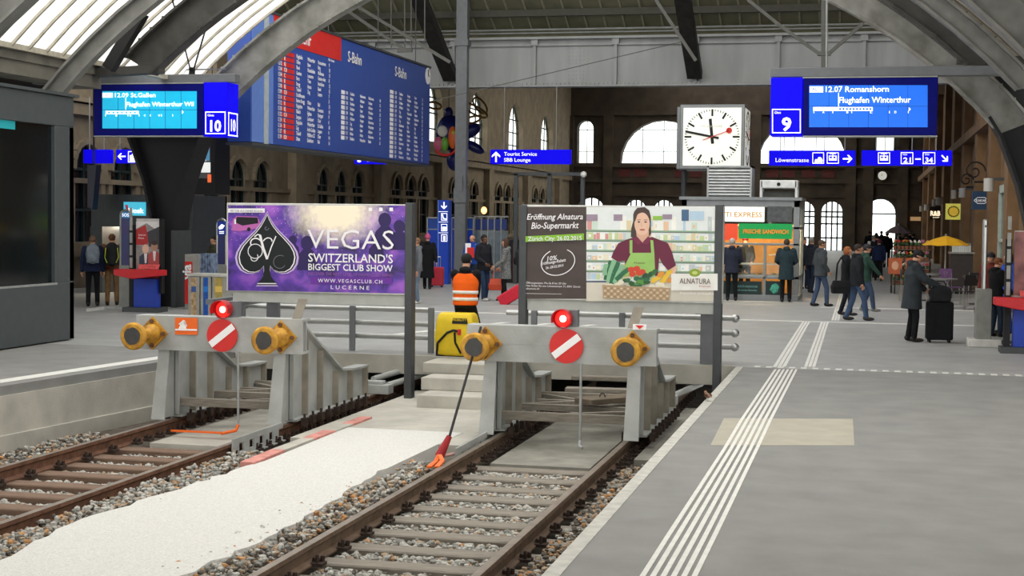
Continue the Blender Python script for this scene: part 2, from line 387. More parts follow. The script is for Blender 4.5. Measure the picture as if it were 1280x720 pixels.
# -- plate girder across the hall mouth
g = MB(); GY = 52.0
g.box(-30, 12, GY, GY+.04, 6.72, 8.32); g.box(-30, 12, GY-.28, GY+.3, 8.3, 8.38); g.box(-30, 12, GY-.28, GY+.3, 6.66, 6.72)
g.box(-30, 12, GY-.12, GY, 8.08, 8.14)
sx = [at(u, 80, GY).x for u in (366, 467, 568, 669, 770, 870, 973, 1080)]
for x in sx: g.box(x-.05, x+.05, GY-.16, GY, 6.72, 8.3); g.box(x-.12, x+.12, GY-.2, GY, 8.1, 8.3)
for i in range(220): g.box(-24+i*.15, -24+i*.15+.07, GY-.27, GY-.19, 6.725, 6.78)
x0 = at(711, 80, GY).x
for i in range(5):
    for j in range(10): g.cbox((x0+i*.13, GY-.01, 6.82+j*.13), .04, .03, .04)
struct('girder_beam', g, mat('girder_grey', '#a9acab', .6, .1, var=.1, scale=1.2, col2='#9b9d9c', stretch=(2, 1, .3)))
struct('girder_pipes_trim', MB().cyl((-30, GY-.3, 8.62), (12, GY-.3, 8.62), .035, n=8).cyl((-30, GY-.36, 8.5), (12, GY-.36, 8.5), .025, n=8), M_steel)
struct('girder_upstand_wall', MB().box(-30, 12, GY+.05, GY+.1, 8.38, 8.75), mat('olive_soffit', '#74735c', .85, var=.15, scale=2))
# sloping soffit roof above the girder
SL = math.tan(R(28)); sz = lambda y: 8.7+(GY-y)*SL
struct('soffit_ceiling', MB().prism([(-30, GY+.1, sz(GY+.1)), (-30, 41, sz(41)), (-30, 41, sz(41)+.1), (-30, GY+.1, sz(GY+.1)+.1)], (42, 0, 0)), mat('olive_soffit', '#74735c'))
t = MB()
for i in range(64):
    x = -30+i*.655; t.bar((x, GY, sz(GY)-.03), (x, 43, sz(43)-.03), .06, .08)
struct('soffit_ribs_trim', t, mat('pale_olive', '#93917b', .8))
t = MB(); t.box(-30, 12, 50.9, 51.1, sz(51)-.25, sz(51)-.02); t.box(-30, 12, 46.9, 47.1, sz(47)-.3, sz(47)-.02)
struct('soffit_purlins_trim', t, mat('dark_olive_iron', '#46453c', .7))
for k, u in enumerate((562, 868)):
    x = at(u, 90, 51.6).x; t = MB()
    t.bar((x, 51.75, 7.0), (x, 43.5, 7.0+(51.75-43.5)*SL*1.05), .5, .3)
    struct('rafter_beam', t, M_iron)
t = MB()
for a, e in (((820, 0), (870, 76)), ((440, 4), (563, 78)), ((935, 0), (975, 32)), ((975, 32), (1024, 67)), ((1079, 29), (1036, 67)), ((415, 0), (505, 62))):
    t.bar(at(*a, 47.5), at(*e, 47.5), .12 if a[0] != 415 and a[0] != 620 else .05, .1)
t.bar(at(1029, 0, 47.5), at(1029, 84, 47.5), .14, .12); t.cbox(at(1030, 67, 47.5), .4, .2, .12); t.cbox(at(506, 63, 47.5), .5, .1, .12)
for u in (489, 506, 514, 531): t.bar(at(u, -5, 47.5), at(u, 60 if u < 531 else 50, 47.5), .035, .035)
t.bar(at(440, 150, 47.4), at(870, 48, 51.6), .025, .025)
struct('roof_struts_trim', t, mat('strut_grey', '#5d5d58', .6, .2))
# -- arch ribs and glazed barrel roof of the train hall
XC, ZC, RI = -6.17, -3.4, 11.32
PROF = [(9.25, 0), (9.25, 1.5), (9.19, 2.1), (9.0, 2.9), (8.63, 3.88)]
def rib(y, t_, m, w=.34, end=8.35):
    a0 = math.asin(end/RI)
    inner = [(RI*math.sin(a0*(1-i/14)), ZC+RI*math.cos(a0*(1-i/14))) for i in range(15)]
    outer = [((RI+t_)*math.sin(a0*(1-i/14)*1.02), ZC+(RI+t_)*math.cos(a0*(1-i/14)*1.02)) for i in range(15)]
    mb = MB()
    for sgn in (-1, 1):
        for i in range(14):
            q = [(inner[i], inner[i+1], outer[i+1], outer[i])]
            for A, B, C_, D in q:
                mb.prism([(XC+sgn*p[0], y, p[1]) for p in (A, B, C_, D)], (0, .06, 0))
            for P_, Q_ in ((inner[i], inner[i+1]), (outer[i], outer[i+1])):   # flanges
                dx = Vector((Q_[0]-P_[0], 0, Q_[1]-P_[1])).normalized(); nn = Vector((-dx.z, 0, dx.x))*.025
                pts = [Vector((P_[0], 0, P_[1]))+nn, Vector((Q_[0], 0, Q_[1]))+nn, Vector((Q_[0], 0, Q_[1]))-nn, Vector((P_[0], 0, P_[1]))-nn]
                mb.prism([(XC+sgn*p.x, y-w/2, p.z) for p in pts], (0, w, 0))
                if t_ > .5:
                    for f in (.25, .75):
                        c = Vector((P_[0], 0, P_[1])).lerp(Vector((Q_[0], 0, Q_[1])), f)
                        mb.cbox((XC+sgn*c.x, y-w/2, c.z), .07, .04, .07)
    return struct('arch_rib_beam', mb, m)
rib(32.0, .62, M_rib, end=8.63); rib(27.75, .62, mat('dark_weathered_iron', '#4a4945', .65, .15, var=.25, scale=3, bump=.2), end=7.72); rib(25.3, .3, mat('grey_iron', '#7e7e79', .65, .15, var=.2, scale=3), .2); rib(22.0, .5, MATS['grey_iron']); rib(16.0, .5, M_rib); rib(10.0, .5, M_rib)
for sgn in (-1, 1): struct('rib_console_beam', MB().bar((XC+sgn*7.55, 27.78, 4.98), (XC+sgn*8.97, 27.78, 4.92), .3, .16), MATS['dark_weathered_iron'])
def pier(sgn):
    mb = MB()
    inn = PROF+[(8.4, 4.25), (8.05, 4.9), (8.9, 5.2)]
    pts = [(XC+sgn*p[0], p[1]) for p in inn]
    ax = 9.49
    out = [(XC+sgn*(2*ax-p[0]), p[1]) for p in inn][::-1]
    mb.prism([(x, 32.02, z) for x, z in pts+out], (0, .25, 0))
    for P_, Q_ in zip(inn[:6], inn[1:6]):                  # flange plates along both curved edges
        for s2 in (0, 1):
            a, e = [Vector(((2*ax-p[0]) if s2 else p[0], 0, p[1])) for p in (P_, Q_)]
            d = (e-a).normalized(); nn = Vector((-d.z, 0, d.x))*.03
            mb.prism([(XC+sgn*p.x, 31.75, p.z) for p in (a+nn, e+nn, e-nn, a-nn)], (0, .75, 0))
    return struct('pier_column', mb, M_black if sgn < 0 else M_black)
pier(-1); pier(1)
struct('pier_foot_column', MB().box(XC-9.25, XC-9.13, 31.7, 32.5, 0, 1.75).box(XC+9.13, XC+9.25, 31.7, 32.5, 0, 1.75), M_dgrey)
# eaves, glazing, glazing bars
RG = RI+1.0; AE = math.asin(8.9/RG)
def arcpt(a, r=RG): return XC+r*math.sin(a), ZC+r*math.cos(a)
mb = MB(); bd = MB(); N = 28; GAPS = ((8, 18), (24.1, 24.5), (26.2, 26.5), (28.5, 28.9), (30.6, 31.0))
for i in range(N):
    a, e = -AE+2*AE*i/N, -AE+2*AE*(i+1)/N
    (xa, za), (xe, ze) = arcpt(a), arcpt(e)
    if i < 23: mb.add([(xa, 8, za), (xe, 8, ze), (xe, 32.3, ze), (xa, 32.3, za)], [(0, 1, 2, 3)])
    else:
        for ya, yb in GAPS: mb.add([(xa, ya, za), (xe, ya, ze), (xe, yb, ze), (xa, yb, za)], [(0, 1, 2, 3)])
        for ya, yb in ((18, 24.1), (24.5, 26.2), (26.5, 28.5), (28.9, 30.6), (31.0, 32.3)): bd.prism([(xa, ya, za), (xe, ya, ze), (xe, ya, ze+.04), (xa, ya, za+.04)], (0, yb-ya, 0))
MATS['added_bay_glass'] = roofglass('added_bay_roof_glass')
struct('glazing_roof', mb, roofglass('wired_roof_glass'))
struct('boarded_roof', bd, mat('stained_boarding', '#6a6054', .8, var=.25, scale=3))
mb = MB(); y = 32.1
while y > 8:
    for sgn in (-1, 1):
        for i in range(9):
            a, e = sgn*AE*(1-i/14), sgn*AE*(1-(i+1)/14)
            (xa, za), (xe, ze) = arcpt(a, RG-.05), arcpt(e, RG-.05)
            mb.bar((xa, y, za), (xe, y, ze), .05, .055, (0, 1, 0))
    y -= .585
struct('glazing_bars_trim', mb, mat('weathered_cream', '#b9b3a2', .7, var=.2))
zE = arcpt(AE)[1]
for sgn in (-1, 1):
    xe = XC+sgn*8.9
    struct('eave_flashing_trim', MB().bar((xe, 6, zE-.02), (xe, 32.2, zE-.02), .16, .1), mat('weathered_cream', '#b9b3a2'))
    struct('eave_gutter_beam', MB().box(min(xe+sgn*.08, xe+sgn*.7), max(xe+sgn*.08, xe+sgn*.7), 6, 28.0, zE-.5, zE-.05).
           box(min(xe+sgn*.02, xe+sgn*.12), max(xe+sgn*.02, xe+sgn*.12), 6, 28.0, zE-.24, zE-.08), mat('stained_grey_plate', '#6e6b62', .8, var=.25, scale=2))
# strut beside the dark rib and right-hand members
p, q = at(136, 86, 27.0), at(178, 16, 27.0); struct('roof_strut_beam', MB().bar(p, q, .2, .22), M_black)
# ridge glazing beyond the arch and neighbour bays
struct('glazing_ridge_roof', MB().add([(-24, 32.3, sz(33)), (10, 32.3, sz(33)), (10, 43, sz(43)), (-24, 43, sz(43))], [(0, 1, 2, 3)]), MATS['wired_roof_glass'])if 0 else None
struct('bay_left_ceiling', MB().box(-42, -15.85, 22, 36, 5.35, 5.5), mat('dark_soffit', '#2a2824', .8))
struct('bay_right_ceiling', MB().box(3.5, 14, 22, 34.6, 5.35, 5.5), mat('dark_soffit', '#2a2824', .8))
struct('added_glazed_bay_roof', MB().box(-42, -15.85, 8, 22, 5.4, 5.44).box(3.5, 14, 8, 22, 5.4, 5.44), MATS['added_bay_glass'])  # unseen glazing added so side light reaches the platforms
struct('bay_left_wall', MB().box(-32, -31.7, 22, 36, 0, 5.35), M_stonedk)
struct('bay_left_end_wall', MB().box(-31.7, XL, 36, 36.3, 0, 13.5), M_stone)
struct('bay_right_wall', MB().box(9, 9.3, 6, 34.6, 0, 5.35), M_stonedk)
struct('bay_right_end_wall', MB().box(XR+.5, 9.3, 34.5, 34.7, 0, 13.5), M_stonedk)
# slender steel column
cx = at(577, 200, 50).x
t = MB().box(cx-.19, cx+.19, 49.85, 50.15, 0, 10).box(cx-.22, cx+.22, 49.8, 50.2, 2.6, 3.1).box(cx-.24, cx+.24, 49.78, 50.22, 7.9, 8.1).box(cx-.1, cx+.1, 49.76, 49.8, 3.0, 3.5)
struct('steel_column', t, M_mgrey)

struct('added_shed_ceiling', MB().box(-42, 14, -25, 8, 9.3, 9.5), mat('added_shed_boarding', '#6d6a62', .8, var=.15))  # unseen roof behind the camera, added to darken the near floor
# ================================================================== TRACKS
def rail_prof(x, z): # cross-section of a flat-bottom rail, head top at z
    q = [(-.035, 0), (.035, 0), (.037, -.035), (.012, -.055), (.011, -.125), (.065, -.145), (.065, -.16), (-.065, -.16), (-.065, -.145), (-.011, -.125), (-.012, -.055), (-.037, -.035)]
    return [(x+a, z+b) for a, b in q]
def rail(x, label, m, y0=3.0, y1=24.5):
    t = thing('rail', label, 'rail', (x, (y0+y1)/2, -.66))
    MB().prism([(a, y0, b) for a, b in rail_prof(x, -.5)], (0, y1-y0, 0)).build('rail_body', m, t)
    MB().box(x-.033, x+.033, y0, y1, -.501, -.4985).build('running_surface', M_railtop, t)
    first = None
    y = 8.4
    while y < y1-.3:
        if first is None:
            first = []
            for s in (-1, 1):
                xx = x+s*.1; c = MB()
                c.box(xx-.05, xx+.05, y-.06, y+.06, -.66, -.635); c.cyl((xx, y-.025, -.635), (xx, y-.025, -.57), .016, n=6)
                c.bar((xx, y+.03, -.63), (x+s*.045, y+.03, -.615), .05, .03); c.cyl((xx+s*.02, y+.04, -.635), (xx+s*.02, y+.04, -.59), .02, n=6)
                first.append(c.build('rail_clip', mat('rust_dark', '#42352e', .85, .3, var=.3, scale=12), t)); y0c = y
        else:
            for q in first: k = q.copy(); C.objects.link(k); k.location = q.location+Vector((0, y-y0c, 0))
        y += .6 if y < 16.6 else .3
    return t
RX = dict(LL=-8.72, LR=-7.15, RL=-4.36, RR=-2.79)
rail(RX['LL'], 'rusty rail next to the low concrete platform wall', M_rust)
rail(RX['LR'], 'rusty rail beside the red and white painted kerb strip', M_rust)
mrr = mat('brown_rail', '#6d5a4a', .8, .3, var=.25, scale=8, bump=.3)
rail(RX['RL'], 'brown rail along the pale walkway, by the foot of the black lever', mrr)
rail(RX['RR'], 'brown rail running closest to the white platform edge line', mrr)
slp = {}
for nm, xc, ys, m, lab, grp in (('L', -7.93, [16.5-.6*i for i in range(11)], M_wood, 'brown timber sleeper bedded in pale stones under the two rusty rails', 'sleepers of the left track'),
                                ('R', -3.57, [16.4-.6*i for i in range(14)], M_plank, 'greyish timber sleeper bedded in stones under the two brown rails', 'sleepers of the right track')):
    for i, y in enumerate(ys):
        w = 1.3
        if i == 0:
            o = MB().box(xc-w, xc+w, y-.12, y+.12, -.8, -.662).build('railway_sleeper', m, bevel=.012, label=lab, cat='sleeper', group=grp, seg=1); slp[nm] = o
        else:
            o = slp[nm].copy(); C.objects.link(o); o.location.y = y; o.location.z += random.uniform(-.012, 0); o.location.x += random.uniform(-.05, .05)
# ballast: nobody could count the stones
def ballast(name, regs, n, mats, wts, r=(.016, .035), z=-.70, lab=None, seed=1, h=.05):
    rnd = random.Random(seed); mb = MB()
    ico = [(0, 0, 1), (.89, 0, .45), (.28, .85, .45), (-.72, .53, .45), (-.72, -.53, .45), (.28, -.85, .45), (.72, .53, -.45), (-.28, .85, -.45), (-.89, 0, -.45), (-.28, -.85, -.45), (.72, -.53, -.45), (0, 0, -1)]
    fc = [(0, 1, 2), (0, 2, 3), (0, 3, 4), (0, 4, 5), (0, 5, 1), (1, 6, 2), (2, 7, 3), (3, 8, 4), (4, 9, 5), (5, 10, 1), (6, 7, 2), (7, 8, 3), (8, 9, 4), (9, 10, 5), (10, 6, 1), (11, 7, 6), (11, 8, 7), (11, 9, 8), (11, 10, 9), (11, 6, 10)]
    ar = [abs((q[1][0]-q[0][0])*(q[2][1]-q[0][1])) for q in regs]
    for _ in range(n):
        q = rnd.choices(regs, ar)[0]; (x0, y0), (x1, _y0), (_x1, y1) = q[:3]; sk = q[3] if len(q) > 3 else 0
        ty = rnd.random(); x = rnd.uniform(x0, x1)+sk*(ty*(y1-y0)); y = y0+ty*(y1-y0)
        s = rnd.uniform(*r); sx, sy, sz_ = [s*rnd.uniform(.6, 1.3) for _k in range(3)]; sz_ *= .8; a = rnd.uniform(0, 6.28); ca, sa = math.cos(a), math.sin(a)
        zz = z+rnd.uniform(0, h); mb.m = rnd.choices(range(len(mats)), wts)[0]
        vs = []
        for p in ico:
            k = rnd.uniform(.75, 1.2); px, py, pz = p[0]*sx*k, p[1]*sy*k, p[2]*sz_*k
            vs.append((x+px*ca-py*sa, y+px*sa+py*ca, zz+pz))
        mb.add(vs, fc)
    return mb.build(name, mats, label=lab, cat='ballast', kind='stuff', origin=(0, 0, 0))
B1 = [mat('stone_pale', '#b7b5ae', .9, var=.15, scale=20), mat('stone_grey', '#8f8e88', .9, var=.15, scale=20), mat('stone_tan', '#a58f76', .9, var=.2, scale=20), mat('stone_dark', '#5e574f', .9, var=.2, scale=20), mat('dry_leaf', '#b98a5c', .9, var=.3, scale=20)]
ys = [16.5-.6*i for i in range(11)]
cells = [((-8.62, y-.41), (-7.25, y-.41), (-7.25, y-.19)) for y in ys]
ballast('ballast_stones', cells+[((-8.62, 16.55), (-7.25, 16.55), (-7.25, 16.85))], 5600, B1, (7, 4, 1, .5, .05), z=-.76, lab='grey and white ballast stones between the sleepers of the rusty rails', seed=2)
shoulder = [((-7.05, 8.4), (-6.75, 8.4), (-6.75, 16.4), .0), ((-9.6, 9), (-8.85, 9), (-8.85, 17.5)), ((-6.8, 9.5), (-6.35, 9.5), (-6.35, 15.0), .0)]
ballast('ballast_stones', [((-7.0, 8.4), (-6.6, 8.4), (-6.6, 16.0)), ((-6.8, 8.4), (-6.35, 8.4), (-6.35, 14.5))], 4400, B1, (5, 5, 3, 1.5, .5), lab='mixed ballast stones and dry leaves between the rusty rail and the pale walkway', seed=3, z=-.64, h=.1)
ballast('ballast_stones', [((-9.75, 9), (-8.9, 9), (-8.9, 17.5))], 3000, B1, (2, 3, 2, 3, .5), lab='dull ballast stones at the foot of the low concrete platform wall', seed=4)
ys = [16.4-.6*i for i in range(14)]
ballast('ballast_stones', [((-4.27, y-.42), (-2.88, y-.42), (-2.88, y-.18)) for y in ys], 7600, B1, (5, 5, 1.5, 1.2, .1), z=-.735, lab='grey ballast stones between the sleepers of the brown rails', seed=5)
ballast('ballast_stones', [((-4.86, 8), (-4.52, 8), (-4.52, 15.9)), ((-5.15, 8), (-4.75, 8), (-4.75, 14.5))], 4200, B1, (5, 5, 3, 1.5, 1.0), lab='ballast stones with orange leaves between the pale walkway and the brown rail', seed=6, z=-.64, h=.11)
ballast('ballast_stones', [((-2.64, 7.5), (-1.96, 7.5), (-1.96, 17.0))], 4200, B1, (1, 2, 3, 4, .6), lab='dark brownish ballast stones under the white platform edge', seed=7)

# painted kerb strip, rods, guard plates
t = MB(); cols = [0, 1, 0, 1, 0]
pk = [(307, 578), (346, 562), (383, 548), (410, 538), (432, 530), (456, 521)]
for i in range(5):
    a, e = gp(*pk[i], -.5), gp(*pk[i+1], -.5); t.mat(cols[i]); d = Vector((.16, 0, 0))
    t.prism([(a.x-.06, a.y, -.56), (a.x+.1, a.y, -.56), (e.x+.1, e.y, -.56), (e.x-.06, e.y, -.56)], (0, 0, .065))
t.build('kerb_strip', [mat('faded_red_paint', '#c98a80', .85, var=.2, scale=9), M_conc], label='low kerb strip painted in faded red and white beside the rusty rail', cat='kerb')
def guard_plate(x, y0, y1, label, holes=True, s=1):
    b = MB(); n = 5; L = (y1-y0)/n
    xx = x+s*.085
    b.box(xx-.012, xx+.012, y0, y1, -.50, -.43); b.box(xx-.012, xx+.012, y0, y1, -.66, -.60)
    for i in range(n): b.box(xx-.012, xx+.012, y0+i*L, y0+i*L+L*.55, -.6, -.5)
    b.box(xx-.012, xx+.05, y0, y1, -.66, -.645)
    b.build('guide_plate', M_grey, label=label, cat='plate')
guard_plate(RX['LR'], 16.1, 17.6, 'grey slotted steel plate bolted along the rusty rail by the red and white kerb')
guard_plate(RX['RL'], 16.2, 17.65, 'grey steel plate beside the brown rail near the leaning black lever', s=-1)

# ================================================================== BUFFER STOPS
def buffer_stop(xl, xr, yf, rails, label, extra):
    t = thing('buffer_stop', label, 'buffer stop', ((xl+xr)/2, yf+1, -.5), 0, 'buffer stops at the track ends')
    z0, z1 = .41, .845
    b = MB(); b.box(xl, xr, yf, yf+.03, z0, z1); b.box(xl, xr, yf+.03, yf+.26, z1-.03, z1); b.box(xl, xr, yf+.03, yf+.26, z0, z0+.03); b.box(xl, xr, yf-.004, yf, (z0+z1)/2-.004, (z0+z1)/2+.004)
    b.box(xl, xr, yf+.13, yf+.15, z0+.03, z1-.03)
    for x in (xl+.5, xr-.5, (xl+xr)/2): b.box(x, x+.025, yf+.03, yf+.26, z0+.03, z1-.03)
    b.build('buffer_beam', M_grey, t)
    for k, rx in enumerate(rails):
        # front leg: H-section
        f = MB(); x0, x1 = rx-.075, rx+.075
        f.add([(x0, yf+.03, z0), (x1, yf+.03, z0), (x1+.01, yf-.14, -.46), (x0-.02, yf-.14, -.46), (x0, yf+.06, z0), (x1, yf+.06, z0), (x1+.01, yf-.11, -.46), (x0-.02, yf-.11, -.46)], [(0, 1, 2, 3), (7, 6, 5, 4), (0, 4, 5, 1), (1, 5, 6, 2), (2, 6, 7, 3), (3, 7, 4, 0)])
        f.add([(rx-.012, yf+.05, z0), (rx-.012, yf+.3, z0), (rx-.012, yf+.3, -.46), (rx-.012, yf-.12, -.46), (rx+.012, yf+.05, z0), (rx+.012, yf+.3, z0), (rx+.012, yf+.3, -.46), (rx+.012, yf-.12, -.46)], [(0, 1, 2, 3), (7, 6, 5, 4), (0, 4, 5, 1), (1, 5, 6, 2), (2, 6, 7, 3), (3, 7, 4, 0)])
        f.prism([(x0, yf+.3, z0), (x1, yf+.3, z0), (x1, yf+.3, -.46), (x0, yf+.3, -.46)], (0, .03, 0))
        f.build('front_leg', M_grey, t)
        s = MB(); X = rx+(.06 if rx > -6 or k else .06)
        pr = [(yf+.3, -.46), (yf+.3, z1-.05), (yf+.55, z1-.08), (yf+2.1, .02), (yf+2.55, -.02), (yf+3.2, -.03), (yf+3.2, -.46)]
        s.prism([(rx-.02, y, z) for y, z in pr], (.04, 0, 0))
        tp = pr[1:6]
        for a, e in zip(tp, tp[1:]): s.bar((rx, a[0], a[1]), (rx, e[0], e[1]), .2, .03)
        for yy in (yf+.75, yf+1.3, yf+1.9, yf+2.5, yf+3.15):
            zt = max(-.02, z1-.08-(yy-yf-.55)*.545) if yy > yf+.55 else z1
            s.mat(1).box(rx-.1, rx+.1, yy-.015, yy+.015, -.46, zt-.01).mat(0)
        s.box(rx-.12, rx+.12, yf+.3, yf+3.2, -.475, -.45)
        s.build('side_frame', [M_grey, mat('stained_steel', '#8f887b', .7, var=.2, scale=5)], t)
        for i in range(9):
            for sg in (-1, 1): MB().box(rx+sg*.17-.03, rx+sg*.17+.03, yf+.4+i*.3, yf+.5+i*.3, -.54, -.44).cyl((rx+sg*.17, yf+.45+i*.3, -.45), (rx+sg*.17, yf+.45+i*.3, -.39), .018, n=6).build('clamp_bolt', MATS['rust_dark'], t)
    c = MB(); a, e = rails
    c.box(a+.02, e-.02, yf+.35, yf+.47, -.34, -.24); c.box(a+.02, e-.02, yf+1.5, yf+1.6, -.36, -.28); c.box(a+.02, e-.02, yf+2.9, yf+3.0, -.36, -.28); c.box(a+.1, e-.1, yf+2.2, yf+2.28, -.36, -.3)
    c.bar((a+.05, yf+.5, -.33), (e-.05, yf+1.5, -.33), .08, .05); c.bar((e-.05, yf+1.6, -.33), (a+.05, yf+2.9, -.33), .08, .05)
    c.bar((a+.05, yf+1.6, -.31), (e-.05, yf+2.9, -.31), .08, .05)
    c.build('cross_bracing', M_plank, t)
    for x in (xl+.235, xr-.28):
        bf = MB(); z = .62; d = .21
        bf.prism([(x-d, yf-.03, z), (x, yf-.03, z-d), (x+d, yf-.03, z), (x, yf-.03, z+d)], (0, .03, 0))
        bf.revolve((x, yf-.03, z), [(.0, 0), (.125, 0), (.12, -.04), (.075, -.1), (.062, -.14), (.058, -.3), (.0, -.3)], 18, 'y')
        for q in ((-.155, 0), (.155, 0), (0, .155), (0, -.155)): bf.mat(1).cyl((x+q[0], yf-.03, z+q[1]), (x+q[0], yf-.06, z+q[1]), .028, n=6).mat(0)
        h = bf.build('buffer', [M_yel, M_rust], t)
        MB().revolve((x, yf-.03, z), [(.0, -.26), (.082, -.26), (.082, -.33), (.07, -.34), (.07, -.44), (.15, -.47), (.172, -.485), (.172, -.51), (.15, -.53), (.0, -.535)], 24, 'y').build('buffer_head', M_yel, h, smooth=False)
        b2 = MB(); pts = []
        for i in range(20):
            a_ = 2*math.pi*i/20; rr = .105*random.uniform(.93, 1.07); pts.append((x+rr*math.cos(a_), yf-.57, z+rr*math.sin(a_)*1.05))
        b2.prism(pts, (0, .006, 0)).build('grease_patch', M_grease, h)
    # round no-entry board with white diagonal bar
    xs = extra['sign']; z = .62; b = MB(); b.mat(0).cyl((xs, yf-.035, z), (xs, yf-.02, z), .205, n=36)
    d = Vector((1, 0, .78)).normalized(); nn = Vector((-d.z, 0, d.x)); c0 = Vector((xs, yf-.042, z)); q = [c0+d*.205*s+nn*.042*w for s, w in ((-.96, -1), (.96, -1), (.96, 1), (-.96, 1))]
    b.mat(1).prism(q, (0, .006, 0)); b.cyl((xs, yf-.02, z+.12), (xs, yf, z+.12), .03, n=8).cyl((xs, yf-.02, z-.12), (xs, yf, z-.12), .03, n=8)
    b.build('stop_board', [M_red, M_wtxt], t, label='round red board with a white diagonal bar')
    # red lamp
    xl_ = extra['lamp']; z = z1
    h = MB(); h.box(xl_+.02, xl_+.16, yf+.06, yf+.2, z, z+.2).box(xl_-.02, xl_+.02, yf+.1, yf+.16, z, z+.1)
    lm = h.build('lamp_housing', M_mgrey, t)
    hood = MB()
    hood.revolve((xl_, yf-.02, z+.1), [(.06, .12), (.115, .06), (.12, 0), (.11, 0), (.105, .05), (.05, .1)], 20, 'y')
    n_ = 14
    ring = [(xl_+.12*math.cos(math.pi*(i/n_)*1.2-.3), z+.1+.12*math.sin(math.pi*(i/n_)*1.2-.3)) for i in range(n_+1)]
    for A, B in zip(ring, ring[1:]): hood.prism([(A[0], yf-.02, A[1]), (B[0], yf-.02, B[1]), (B[0]*.99+xl_*.01, yf-.02, B[1]-.008), (A[0]*.99+xl_*.01, yf-.02, A[1]-.008)], (0, -.12, 0))
    hood.build('lamp_hood', mat('lamp_red', '#b01820', .35, var=.05), lm)
    MB().revolve((xl_, yf, z+.1), [(.0, .0), (.1, .0), (.085, -.02), (.0, -.035)], 18, 'y').build('lens', mat('lit_red_lens', '#f02a24', .2, var=.02, emit=1.0), lm)
    MB().ell((xl_+.005, yf-.03, z+.1), .042, .02, .042).build('bulb', mat('hot_lamp', '#fff0e0', .2, var=0, emit=2.2), lm)
    # thin indicator rod in the middle and tilted plate on top
    xm = extra['rod']; r_ = MB(); r_.cyl((xm, yf-.03, .42), (xm, yf-.03, -.5), .016, n=8)
    r_.mat(1 if extra['orange'] else 0).tube([(xm, yf-.03, -.5), (xm, yf-.1, -.56), (xm-.1, yf-.3, -.575)] if extra['orange'] else [(xm, yf-.03, -.5), (xm, yf-.06, -.56), (xm+.04, yf-.1, -.58)], .02)
    if extra['orange']: r_.cbox((xm-.45, yf-.25, -.575), .7, .05, .02)
    r_.build('indicator_rod', [M_steel, M_orange], t)
    xp = extra['plate']; p_ = MB(); p_.prism([(xp-.07, yf+.1, z1), (xp+.05, yf+.1, z1), (xp+.11, yf+.16, z1+.25), (xp-.01, yf+.16, z1+.25)], (0, .012, 0))
    p_.build('tilted_plate', mat('brownish_grey_plate', '#8d867a', .7), t)
    return t
bl = buffer_stop(-9.09, -6.84, 17.7, (RX['LL'], RX['LR']), 'grey buffer stop with yellow buffers and a small orange sign on its beam',
                 dict(sign=-7.9, lamp=-7.9, rod=-7.68, orange=True, plate=-6.95))
br = buffer_stop(-4.73, -2.43, 17.7, (-4.44, -2.69), 'grey buffer stop with yellow buffers at the track beside the platform edge',
                 dict(sign=-3.5, lamp=-3.55, rod=-3.32, orange=False, plate=-2.72))
Yb = 17.69
q = [at(u, v, Yb) for u, v in ((219, 418), (247, 418.5), (247, 397.5), (219, 397))]
sg = flat(q, M_orange, bl, 'warning_sign'); sg.location.y -= .004; sg['label'] = 'orange sign with a white excavator picture'
def icon(px, Y, m, parent, name='pictogram', eps=.012): return MB().prism([at(u, v, Y-eps) for u, v in px], (0, .003, 0)).build(name, m, parent)
icon([(219, 411), (246, 411.5), (246, 413.5), (219, 413)], Yb, M_wtxt, sg); icon([(223, 411), (226, 404), (231, 402), (233, 411)], Yb, M_wtxt, sg)
icon([(223, 405), (229, 400), (231, 400.6), (234, 408), (232, 408), (229.4, 402.4), (225, 406)], Yb, M_wtxt, sg)
b = MB(); pz = [at(u, v, 17.66) for u, v in ((791, 405), (808, 405.5), (807, 412.5), (791, 412))]; b.mat(0).prism(pz, (0, .01, 0)); b.mat(1).prism([at(u, v, 17.65) for u, v in ((794, 406.5), (805, 407), (799.5, 411.5))], (0, .005, 0))
b.build('triangle_marker', [M_wtxt, M_red], br, label='white marker with a red triangle')
# loose planks and steel in the pit behind
def plank(p, q, w, h, label, m=M_plank, loops=False):
    t = MB().bar(p, q, w, h).build('plank', m, label=label, cat='plank', bevel=.008, seg=1)
    if loops:
        P_, Q_ = Vector(p), Vector(q)
        for f in (.3, .75):
            c = P_.lerp(Q_, f); r = MB(); pts = [c+Vector((.035*math.cos(a), 0, h/2+.05*math.sin(a))) for a in [math.pi*i/8 for i in range(9)]]
            r.tube(pts, .008, 6).build('lifting_eye', M_iron, t)
plank((-3.55, 19.05, -.2), (-2.85, 19.9, -.2), .34, .07, 'dark plank with two lifting eyes lying across a buffer stop frame', mat('dark_plank', '#6f6354', .85, var=.2, scale=5), True)
plank((-8.0, 20.0, -.245), (-7.3, 20.05, -.245), .12, .06, 'short orange brown plank inside a buffer stop frame', mat('orange_plank', '#a8743f', .85, var=.2, scale=6))
plank((-8.35, 21.3, -.34), (-7.3, 21.5, -.34), .2, .05, 'grey board lying across the rusty rails behind the buffer stop')
plank((-4.2, 21.2, -.3), (-2.95, 21.3, -.3), .22, .06, 'lower grey board lying across the brown rails behind the buffer stop')
plank((-4.25, 21.9, -.2), (-2.9, 22.0, -.2), .18, .06, 'raised grey board close under the deck edge behind the brown rails')
